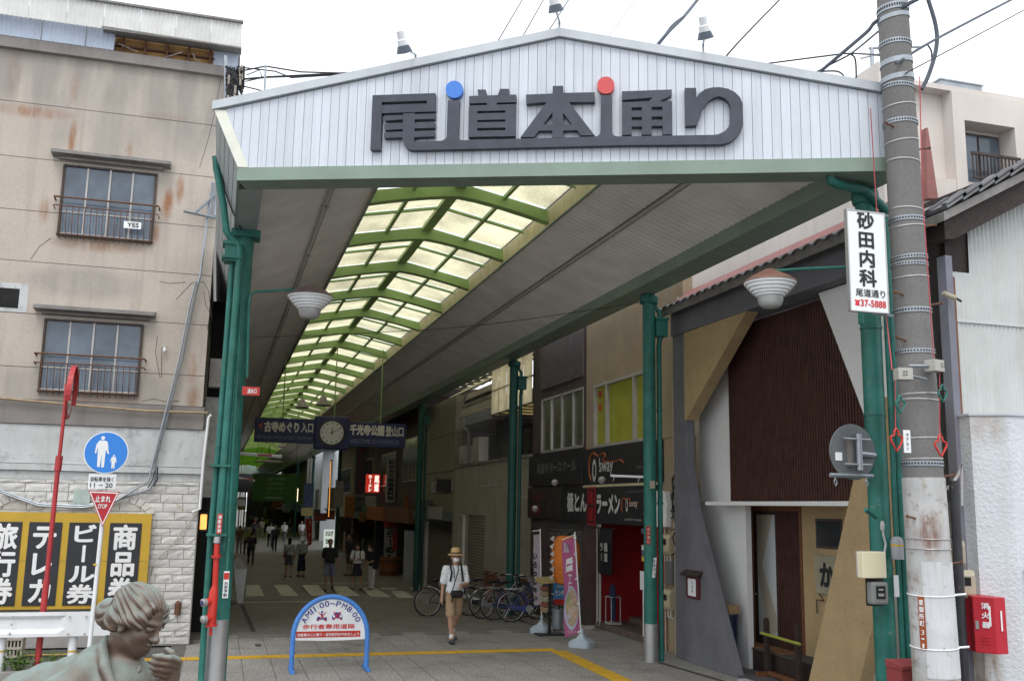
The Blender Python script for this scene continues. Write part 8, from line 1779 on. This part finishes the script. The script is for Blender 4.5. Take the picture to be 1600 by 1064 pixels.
        B = MB(); [B.tube([V((-.0, s*.08, r)), V((-.18, s*.11, .01)), V((-.18, -s*.0, .012))], .009, 5) for s in (-1, 1)]; B.build('stand', m_chr, t)
    if basket:
        B = MB(); c = V((1.05, 0, .74)); rings = [(0, .12, .10), (.08, .135, .115), (.16, .15, .13), (.23, .165, .14)]
        for z, a, b in rings: B.tube([c+V((x*a, y*b, z)) for x, y in ((-1, -1), (1, -1), (1, 1), (-1, 1))], .004, 4, closed=True)
        for k in range(9):
            f = -1+2*k/8
            for x, y in ((f, -1), (f, 1), (-1, f), (1, f)): B.tube([c+V((x*.12, y*.10, 0)), c+V((x*.165, y*.14, .23))], .0025, 3)
        for k in range(7): f = -1+2*k/6; B.tube([c+V((f*.12, -.1, 0)), c+V((f*.12, .1, 0))], .0025, 3)
        B.build('basket', m_black if col[2] > .1 else m_cond, t)
    B = MB(); B.lathe([(.02, -.03), (.035, .02), (.03, .03)], V((1.0, 0, .62)), 10, (1, 0, -.1)); B.build('headlight', m_chr, t)
    B = MB(); B.cbox((-.12, 0, .66), .012, .06, .05); B.build('rear_reflector', m_redp, t)
    t.location = loc; t.rotation_euler = (random.uniform(-.03, .03)-.04, 0, head); return t
random.seed(12)
q = pG(798, 971); bicycle(V((q.x, q.y, gz(q.y))), radians(-6), (.05, .06, .20), 'navy city bicycle with blue chain guard nearest in the row of parked bicycles')
q = pG(772, 968); bicycle(V((q.x, q.y, gz(q.y))), radians(3), (.03, .035, .09), 'dark blue city bicycle second in the row with a pale slanting mudguard stay')
q = pG(754, 966); bicycle(V((q.x, q.y, gz(q.y))), radians(9), (.26, .26, .27), 'silver city bicycle third in the row with a bare rear rack')
q = pG(733, 961); bicycle(V((q.x, q.y, gz(q.y))), radians(14), (.03, .03, .035), 'black city bicycle half hidden behind the man in the straw hat')
q = pG(813, 960); bicycle(V((q.x+.2, q.y, gz(q.y))), radians(2), (.07, .06, .05), 'brown city bicycle behind the navy one close to the wall')
q = pG(668, 962); bicycle(V((q.x, q.y, gz(q.y))), radians(4), (.02, .02, .022), 'black sports bicycle without basket standing apart left of the row', basket=False, sport=True)
# ---------------------------------------------------------------- flags, stands
m_plast = M('pale_blue_plastic', (.42, .50, .56), .5, .08, 4)
def wbase(par, p, s=1.0):
    B = MB(); pr = []
    for k in range(28): a = 2*pi*k/28; r_ = .23*s*(1+.13*cos(4*a)); pr.append((r_*cos(a), r_*sin(a)))
    for (z0, z1, k0, k1) in ((0, .09, 1, 1), (.09, .15, .97, .6), (.15, .24, .45, .15)):
        P = [(p[0]+x*k0, p[1]+y*k0, z0+p[2]) for x, y in pr]+[(p[0]+x*k1, p[1]+y*k1, z1+p[2]) for x, y in pr]; n = 28; B.add(P, [(i, (i+1) % n, n+(i+1) % n, n+i) for i in range(n)]+[tuple(range(n, 2*n))])
    B.cyl((p[0], p[1], p[2]+.2), (p[0], p[1], p[2]+.32), .03*s, 10); return B.build('water_base', m_plast, par)
FY = 17.5; fb = V((6.62, FY, 0))
t = thing('noodle_flag', 'pink ramen flag with white characters and a noodle bowl picture on a white pole', 'flag', fb); wbase(t, fb)
p0, p1 = pY(905, 990, FY), pY(898, 835, FY)
B = MB(); B.tube([fb+V((-.02, 0, .28)), p1+V((.0, 0, .05))], .013, 8); B.tube([p1, pY(878, 843, FY)], .008, 6); [B.cyl(p0.lerp(p1, k)-V((.03, 0, 0)), p0.lerp(p1, k)+V((.02, 0, 0)), .022, 6) for k in (.02, .3, .55, .8, .97)]; B.build('pole', m_white, t)
def fl(u, v, dy=0):   # u across 0..1, v up 0..1 on the cloth
    a, b, c, d_ = pY(883, 995, FY), pY(906, 988, FY), pY(897, 839, FY), pY(878, 846, FY)
    q = (a*(1-u)+b*u)*(1-v)+(d_*(1-u)+c*u)*v; return V((q.x, FY+.03*sin(v*9)*(1-u)+dy, q.z))
B = MB(); nu, nv = 6, 24; P = [fl(i/nu, j/nv) for j in range(nv+1) for i in range(nu+1)]; B.add(P, [(j*(nu+1)+i, j*(nu+1)+i+1, (j+1)*(nu+1)+i+1, (j+1)*(nu+1)+i) for j in range(nv) for i in range(nu)])
m_flag = M('flag_pink', (.40, .10, .22), .8, .08, 4); fo = B.build('cloth', m_flag, t, smooth=2)
def patchc(nm, cu, cv, ru, rv, mat, dy, n=24, a0=0, a1=2*pi): B = MB(); B.add([fl(cu+ru*cos(a0+(a1-a0)*k/n), cv+rv*sin(a0+(a1-a0)*k/n), dy) for k in range(n)], [tuple(range(n))]); return B.build(nm, mat, fo)
B = MB(); nv = 10; P = [fl(u, .09+.40*j/nv, -.010) for j in range(nv+1) for u in (.03, .97)]; 
patchc('bowl', .5, .28, .50, .23, M('bowl_lilac', (.44, .44, .58), .7, .1), -.012); patchc('broth', .52, .28, .44, .19, M('broth', (.44, .33, .22), .7, .25, 14), -.016)
for k, (cu, cv, ru, rv, c) in enumerate(((.35, .37, .22, .05, (.30, .34, .15)), (.62, .34, .26, .04, (.5, .38, .28)), (.55, .26, .3, .035, (.52, .40, .32)), (.6, .2, .26, .035, (.5, .36, .26)), (.3, .2, .2, .03, (.46, .42, .44)))): patchc('topping', cu, cv, ru, rv, M('topping%d' % k, c, .7, .25, 20), -.019-.002*k)
a = fl(.12, .62, -.02); text('尾道', m_ltext, fl(.15, .66, -.012), fl(.85, .66)-fl(.15, .66), (0, 0, 1), .16, .26, fo, bold=.06, vert=True); text('ラーメン', m_ltext, fl(.22, .50, -.014), (1, 0, 0), (0, 0, 1), .1, .26, fo, bold=.04, vert=True)
B = MB(); a, b = fl(.15, .88, -.008), fl(.85, .95, -.008); B.box(a.x, b.x, a.y-.004, a.y-.002, a.z, b.z); o = B.build('heading_plate', M('pale_pink', (.55, .42, .48), .7), fo); text('手打ち中華', m_ktext, (a.x+.02, a.y-.004, a.z+.02), (1, 0, 0), (0, 0, 1), b.x-a.x-.04, b.z-a.z-.04, o)
text('営業中', M('pale_pink', ()), fl(.15, .03, -.012), (1, 0, 0), (0, 0, 1), .17, .06, fo)
FY2 = 19.58; fb = V((6.53, FY2, 0)); t = thing('street_flag', 'narrow grey and black lettered flag on a white pole beside the parked bicycles', 'flag', fb); wbase(t, fb, .95)
B = MB(); p1 = pY(844, 826, FY2); B.tube([fb+V((0, 0, .28)), p1], .013, 8); B.tube([p1-V((0, 0, .03)), p1+V((-.12, .15, -.05))], .008, 5); B.build('pole', m_white, t)
B = MB(); P = []
for j in range(13): z = .55+1.42*j/12; x = fb.x+(p1.x-fb.x)*z/2; P += [(x-.015, FY2, z), (x-.10-.01*sin(j), FY2+.16, z-.02)]
B.add(P, [(2*j, 2*j+1, 2*j+3, 2*j+2) for j in range(12)]); fo = B.build('cloth', M('flag_grey', (.34, .28, .31), .8, .15, 5), t, smooth=2)
text('いらっしゃい', m_ktext, (fb.x-.145, FY2+.155, .6), (.55, -.83, 0), (0, 0, 1), .12, 1.0, fo, bold=.06, vert=True, lift=.012)
# menu display stand, poster with can
q = pG(858, 992); t = thing('menu_stand', 'dark menu stand with leaflets on a slanted top beside the grey flag', 'stand', q)
B = MB(); B.box(q.x-.26, q.x+.3, q.y-.12, q.y+.2, 0, .03); B.box(q.x-.02, q.x+.03, q.y-.02, q.y+.03, .03, 1.05); B.build('frame', m_black, t)
random.seed(3)
for k in range(5): B = MB(); z = .45+.105*k; B.box(q.x-.2, q.x-.04, q.y-.035, q.y-.02, z, z+.09); B.build('leaflet', M('leaflet%d' % (k % 3), [(.30, .22, .12), (.22, .08, .05), (.36, .33, .24)][k % 3], .6, .4, 40), t)
B = MB(); B.bb((q.x-.26, q.y-.15, 1.0), (.52, 0, .05), (0, .35, .08), (0, 0, .03)); B.build('tray', M('bamboo_tray', (.34, .27, .12), .7, .3, 20), t)
q = pG(874, 984); t = thing('blue_poster_stand', 'small blue and red notice on a grey can stand behind the pink flag', 'stand', q)
B = MB(); B.lathe([(.12, 0), (.12, .36), (.13, .37), (.13, .4), (.1, .4)], (q.x, q.y+.1, .02), 16); B.build('can', m_galv, t, smooth=True)
B = MB(); B.box(q.x-.14, q.x+.14, q.y-.02, q.y, .52, .98); o = B.build('poster', M('poster_blue', (.06, .26, .52), .6, .1), t); B = MB(); B.box(q.x-.14, q.x+.14, q.y-.024, q.y-.021, .52, .63); B.build('red_strip', m_redp, o); text('ランチ', m_ltext, (q.x-.11, q.y-.022, .7), (1, 0, 0), (0, 0, 1), .2, .11, o, bold=.04); text('営業中', m_ltext, (q.x-.08, q.y-.022, .86), (1, 0, 0), (0, 0, 1), .16, .06, o); B = MB(); B.cyl((q.x, q.y+.02, .38), (q.x, q.y+.01, .55), .015, 6); B.build('stem', m_black, t)
# big orange paper lantern cut-out behind the pink flag
c = pY(884, 872, 19.0); t = thing('orange_lantern', 'large orange paper lantern with jagged cut edge hanging behind the pink flag', 'lantern', c)
B = MB(); n = 24; P = []
prof = [(.10, -.52), (.20, -.48), (.27, -.3), (.30, 0), (.28, .25), (.2, .42), (.1, .46)]
B.lathe(prof, c, 26); B.build('paper', M('lantern_orange', (.60, .17, .02), .7, .12, 4), t, smooth=True); B = MB(); B.lathe([(.0, .455), (.12, .455), (.12, .5), (0, .5)], c, 16); B.build('cap', m_black, t)
B = MB(); [B.prism([c+V((-.30+.03*(k % 2)-.02, -.1, -.42+.15*k)), c+V((-.37, -.08, -.36+.15*k)), c+V((-.28, -.1, -.30+.15*k))], (0, .02, 0)) for k in range(6)]; B.build('fringe', m_winf, t)
B = MB(); B.tube([c+V((0, 0, .48)), c+V((.5, .1, .62)), V((8.0, 19.3, c.z+.6))], .012, 5); B.build('hanger', m_black, t)
# white roofed notice stand by the left column
q = pG(371, 943); t = thing('notice_stand', 'white tapering notice stand with a slanted roof behind the front left column', 'stand', V((q.x, q.y, gz(q.y))))
Y = q.y; P = [pY(x, y, Y) for x, y in ((375, 872), (386, 888), (379, 942), (371, 942), (365, 880))]
B = MB(); B.prism([P[0]+V((0, 0, -.3)), P[1], P[2], P[3], P[4]], (0, .5, 0)); B.build('body', M('stand_white', (.82, .84, .86), .5, .06), t)
B = MB(); B.prism([pY(x, y, Y-.05) for x, y in ((364, 878), (374, 871), (387, 889), (370, 888))], (0, .6, 0)); B.build('roof', M('stand_roof', (.46, .46, .44), .6, .1), t)
B = MB()
for k in range(4): a, b = pY(371+k*3.6, 890, Y-.012), pY(373+k*2, 940, Y-.012); B.tube([a, b], .01, 4)
B.build('ribs', M('stand_white', ()), t)
B = MB(); B.tube([pY(x, y, Y-.3) for x, y in ((354, 885), (363, 960), (366, 968))], .02, 5); B.tube([pY(x, y, Y-.3) for x, y in ((352, 960), (366, 962))], .02, 5); B.build('dark_leg', m_black, t)
# ---------------------------------------------------------------- bronze statue of a crouching woman, seen close at the lower left
m_brz = bpy.data.materials.new('bronze_patina'); m_brz.use_nodes = True
def bronze(m):
    t = m.node_tree; N = t.nodes; L = t.links; b = N['Principled BSDF']; geo = N.new('ShaderNodeNewGeometry')
    def noi(sc, sz=(1, 1, 1)):
        mp = N.new('ShaderNodeMapping'); mp.inputs['Scale'].default_value = sz; L.new(geo.outputs['Position'], mp.inputs[0]); n = N.new('ShaderNodeTexNoise'); n.inputs['Scale'].default_value = sc; n.inputs['Detail'].default_value = 6; n.inputs['Roughness'].default_value = .65; L.new(mp.outputs[0], n.inputs['Vector']); return n.outputs['Fac']
    sx = N.new('ShaderNodeSeparateXYZ'); L.new(geo.outputs['Normal'], sx.inputs[0])
    a = N.new('ShaderNodeMath'); a.operation = 'MULTIPLY_ADD'; L.new(sx.outputs['Z'], a.inputs[0]); a.inputs[1].default_value = .38; L.new(noi(9, (1, 1, .45)), a.inputs[2])
    r = N.new('ShaderNodeMapRange'); L.new(a.outputs[0], r.inputs[0])
    for i, k in enumerate((.44, .92, 0, 1)): r.inputs[i+1].default_value = k
    base = N.new('ShaderNodeMixRGB'); base.inputs[1].default_value = (.10, .075, .06, 1); base.inputs[2].default_value = (.20, .125, .09, 1); L.new(noi(22), base.inputs[0])
    ver = N.new('ShaderNodeMixRGB'); ver.inputs[1].default_value = (.145, .185, .165, 1); ver.inputs[2].default_value = (.25, .31, .29, 1); L.new(noi(30, (1, 1, .3)), ver.inputs[0])
    x = N.new('ShaderNodeMixRGB'); L.new(r.outputs[0], x.inputs[0]); L.new(base.outputs[0], x.inputs[1]); L.new(ver.outputs[0], x.inputs[2]); L.new(x.outputs[0], b.inputs['Base Color'])
    rr = N.new('ShaderNodeMapRange'); L.new(r.outputs[0], rr.inputs[0]); rr.inputs[3].default_value = .42; rr.inputs[4].default_value = .75; L.new(rr.outputs[0], b.inputs['Roughness'])
    mm = N.new('ShaderNodeMapRange'); L.new(r.outputs[0], mm.inputs[0]); mm.inputs[3].default_value = .45; mm.inputs[4].default_value = .05; L.new(mm.outputs[0], b.inputs['Metallic'])
    bp = N.new('ShaderNodeBump'); bp.inputs['Strength'].default_value = .35; bp.inputs['Distance'].default_value = .006; L.new(noi(55, (1, 1, .5)), bp.inputs['Height']); L.new(bp.outputs[0], b.inputs['Normal'])
bronze(m_brz)
SDEP = 3.3
d = ray(217, 968); hc = CAM+d*(SDEP/d.dot(FW))
sr = V((cos(YAW), -sin(YAW), 0)); sf = V((sin(YAW), cos(YAW), 0))
plz = hc.z-1.0
st = thing('bronze_statue', 'weathered bronze statue of a woman in a kimono resting her hand at her chin', 'statue', hc+sr*(-.3)+V((0, 0, plz-hc.z)))
hcn, srn, sfn = np.array(hc), np.array(sr), np.array(sf)
def sxf(v): v = np.array(v); return hcn+v[:, :1]*srn+v[:, 1:2]*sfn+v[:, 2:]*np.array((0, 0, 1.))
# head frame inside the statue frame: x to her right hand side, y forward, z up
fa = radians(-16); pit = radians(-22); 
Fd = V((cos(fa)*cos(pit), sin(fa)*cos(pit), sin(pit))); Zd = V((0, 0, 1)); Rd = Fd.cross(Zd).normalized(); Ud = Rd.cross(Fd)
roll = radians(4); Rd, Ud = Rd*cos(roll)+Ud*sin(roll), Ud*cos(roll)-Rd*sin(roll)
HM = np.array((Rd, Fd, Ud)).T
SC = .84; SD.RS = SC
def H(x, y, z): return HM@(np.array((x, y, z))*SC)
B = SD(.02)
B.ell(H(0, -.015, .035), (.076, .096, .09), HM); B.ell(H(0, .032, -.03), (.06, .056, .085), HM, k=.03); B.ell(H(0, .066, -.098), (.026, .026, .022), HM, k=.03); B.ell(H(0, .03, -.08), (.05, .055, .035), HM, k=.03)
for sx in (-1, 1):
    B.ell(H(sx*.036, .056, -.04), (.024, .026, .026), HM, k=.02)
    B.ell(H(sx*.031, .092, -.002), (.019, .013, .010), HM, k=.014, sub=True); B.ell(H(sx*.031, .078, -.006), (.016, .0125, .0085), HM, k=.004); B.cone(H(sx*.015, .091, .0), H(sx*.047, .076, .0), .0035, .003, k=.004)
    B.cone(H(sx*.012, .09, .018), H(sx*.05, .074, .02), .007, .005, k=.012); B.ell(H(sx*.079, -.008, -.022), (.010, .019, .03), HM, k=.008); B.ell(H(sx*.081, -.006, -.046), (.009, .010, .012), HM, k=.006)
    B.ell(H(sx*.011, .102, -.042), (.008, .009, .007), HM, k=.008)
B.cone(H(0, .088, .008), H(0, .112, -.036), .007, .0115, k=.014); B.ell(H(0, .112, -.038), (.011, .010, .009), HM, k=.01)
B.chain([H(-.022, .083, -.068), H(-.008, .095, -.064), H(0, .0955, -.066), H(.008, .095, -.064), H(.022, .083, -.068)], [.003, .006, .006, .006, .003], k=.005); B.chain([H(-.017, .085, -.077), H(0, .094, -.079), H(.017, .085, -.077)], [.003, .0075, .003], k=.006)
B.cone(H(-.02, .094, -.0715), H(.02, .094, -.0715), .0022, .0022, k=.003, sub=True)
SD.RS = 1.0; nb = np.array((-.075, .03, -.17))
B.cone(H(0, -.03, -.075), nb, .048, .056, k=.03); B.ell(nb+np.array((.02, 0, -.05)), (.11, .14, .10), k=.04)
# the raised hand: wrist, palm, four fingers curling back to the lips, thumb
hs = np.array((.035, -.005, .032)); wr_ = np.array((.095, -.085, -.30))+hs; pc_ = np.array((.108, -.075, -.195))+hs
B.cone(np.array((.085, -.12, -.46)), wr_, .04, .029, k=.02); B.cone(wr_, pc_, .028, .033, k=.02); B.ell(pc_, (.028, .034, .042), k=.015)
for q, (z0, l) in enumerate(((-.148, 1.0), (-.166, 1.05), (-.185, 1.0), (-.203, .85))):
    kx = np.array((.136-.004*q, -.092+.004*q, z0))+hs; m1 = kx+np.array((-.014, -.034*l, .012)); m2 = m1+np.array((-.034*l, -.010, .006)); tp = m2+np.array((-.020*l, .016, .0))
    B.chain([pc_+np.array((.015, -.006, (z0+.175)*.7)), kx, m1, m2, tp], [.014, .0125, .0112, .010, .008], k=.005)
B.chain([pc_+np.array((-.012, .01, -.01)), np.array((.084, -.06, -.165))+hs, np.array((.078, -.075, -.135))+hs], [.015, .0125, .010], k=.006)
B.chain([np.array((.128, -.085, -.15))+hs, np.array((.118, -.10, -.122))+hs, np.array((.100, -.095, -.112))+hs], [.0125, .011, .009], k=.005)
sdobj('body', B, .0042, m_brz, st, sxf)
# hair, swept back to a low bun, with strands
SD.RS = SC
Hh = SD(.022)
Hh.ell(H(0, -.028, .045), (.09, .110, .090), HM); Hh.ell(H(0, -.125, -.035), (.058, .052, .062), HM, k=.012); Hh.ell(H(0, -.16, -.03), (.045, .03, .045), HM, k=.02)
for sx in (-1, 1): Hh.ell(H(sx*.066, .006, .016), (.032, .075, .045), HM, k=.02); Hh.ell(H(sx*.062, -.06, -.02), (.035, .05, .05), HM, k=.02); Hh.chain([H(sx*.045, .062, .078), H(sx*.070, .052, .036), H(sx*.082, .02, .008), H(sx*.076, -.02, -.01)], [.012, .016, .02, .022], k=.015)
Hh.ell(H(0, .128, .0), (.068, .07, .102), HM, k=.012, sub=True)
for sx in (-1, 1): Hh.ell(H(sx*.09, .03, -.055), (.035, .06, .04), HM, k=.012, sub=True)
def strands(G):
    q = (G@HM)/SC; x, y, z = q[..., 0], q[..., 1], q[..., 2]
    ph = np.arctan2(z-.0+.35*(y-.05), np.abs(x)+.02)
    w_ = ph*25+7*y*np.sin(ph*3+1)*2+1.5*np.sin(y*30+ph*4)
    bun = np.clip((-.085-y)*30, 0, 1); b2 = np.arctan2(z+.035, y+.13)*0+z*120+25*np.sin(x*30)*.1
    ridge = lambda v: 1-2*np.abs(np.sin(v*.5))
    return (.0030*ridge(w_)+.0012*np.sin(w_*1.9+y*60))*(1-bun)+bun*(.0022*ridge(b2*1.2+6*np.sin(y*30)))
sdobj('hair', Hh, .0029, m_brz, st, sxf, disp=strands, smooth_it=0)
# kimono
SD.RS = 1.0
K = SD(.05)
K.ell((-.30, .03, -.40), (.26, .22, .24), k=.06); K.ell((-.50, .04, -.62), (.28, .26, .30)); K.cone((-.10, .03, -.22), (-.30, .03, -.35), .10, .17); K.cone((-.125, .03, -.155), (-.24, .03, -.27), .075, .13); K.chain([(-.125, -.04, -.16), (-.185, -.15, -.26)], [.06, .09]); K.chain([(-.11, .10, -.16), (-.13, .2, -.26)], [.06, .09]); K.cone((-.05, -.03, -.27), (-.05, .05, -.27), .10, .10)
K.ell((-.20, -.15, -.30), (.13, .10, .10), k=.05); K.ell((-.14, .21, -.30), (.11, .10, .10)); K.chain([(-.20, -.17, -.31), (-.05, -.21, -.52), (.06, -.15, -.60), (.075, -.125, -.47)], [.105, .105, .10, .062], k=.04); K.chain([(-.14, .22, -.32), (.05, .2, -.55), (.12, .05, -.6)], [.09, .08, .06])
K.cone((-.07, -.03, -.30), (-.03, -.06, -.60), .13, .16); K.ell((-.15, .02, -.80), (.45, .30, .22)); K.chain([(-.5, -.12, -.8), (.12, -.12, -.62), (.02, -.1, -.95)], [.17, .14, .12]); K.chain([(-.5, .18, -.8), (.14, .16, -.64), (.04, .16, -.95)], [.17, .14, .12])
# collar bands crossing below the throat
K.chain([(-.108, .02, -.060), (-.098, -.045, -.092), (-.062, -.098, -.140), (-.020, -.122, -.195), (.0, -.125, -.28), (.01, -.12, -.40)], [.015, .017, .018, .018, .018, .018], k=.007)
K.chain([(-.108, .02, -.060), (-.09, .085, -.085), (-.01, .06, -.128), (.012, -.02, -.165), (-.012, -.10, -.205), (-.05, -.125, -.27)], [.015, .016, .016, .016, .015, .014], k=.007)
K.cone((-.085, .02, -.07), (-.03, -.03, -.19), .045, .05, k=.008, sub=True)
K.chain([(-.108, .02, -.060), (-.098, -.045, -.092), (-.062, -.098, -.140), (-.020, -.122, -.195)], [.011, .013, .014, .016], k=.004)
def folds(G):
    x, y, z = G[..., 0], G[..., 1], G[..., 2]
    return .006*np.sin(38*(x*.8+z*.35)+3*np.sin(9*z+y*6))*np.clip((-.12-z)*6, 0, 1)+.003*np.sin(70*(x+.5*z)+5*np.sin(z*12))
sdobj('kimono', K, .0085, m_brz, st, sxf, disp=folds, cuts=[((0, 0, -1.0), (0, 0, -1))])
pl = thing('statue_plinth', 'rough grey stone plinth under the bronze statue', 'plinth', V((hc.x, hc.y, 0))+sr*(-.25)); c = V((hc.x, hc.y, 0))+sr*(-.25); random.seed(1)
B = MB(); n = 14; P = []
for z, k in ((0, 1.0), (plz*.5, .97), (plz-.06, .93), (plz, .85)):
    for q in range(n): a = 2*pi*q/n; r_ = k*random.uniform(.55, .62); P.append(c+sr*(r_*1.1*cos(a))+sf*(r_*sin(a))+V((0, 0, z)))
B.add(P, [(j*n+q, j*n+(q+1) % n, (j+1)*n+(q+1) % n, (j+1)*n+q) for j in range(3) for q in range(n)]+[tuple(range(3*n, 4*n))]); B.build('stone', M('plinth_stone', (.25, .24, .23), .9, .2, 3, bump=.5, bscale=25), pl)
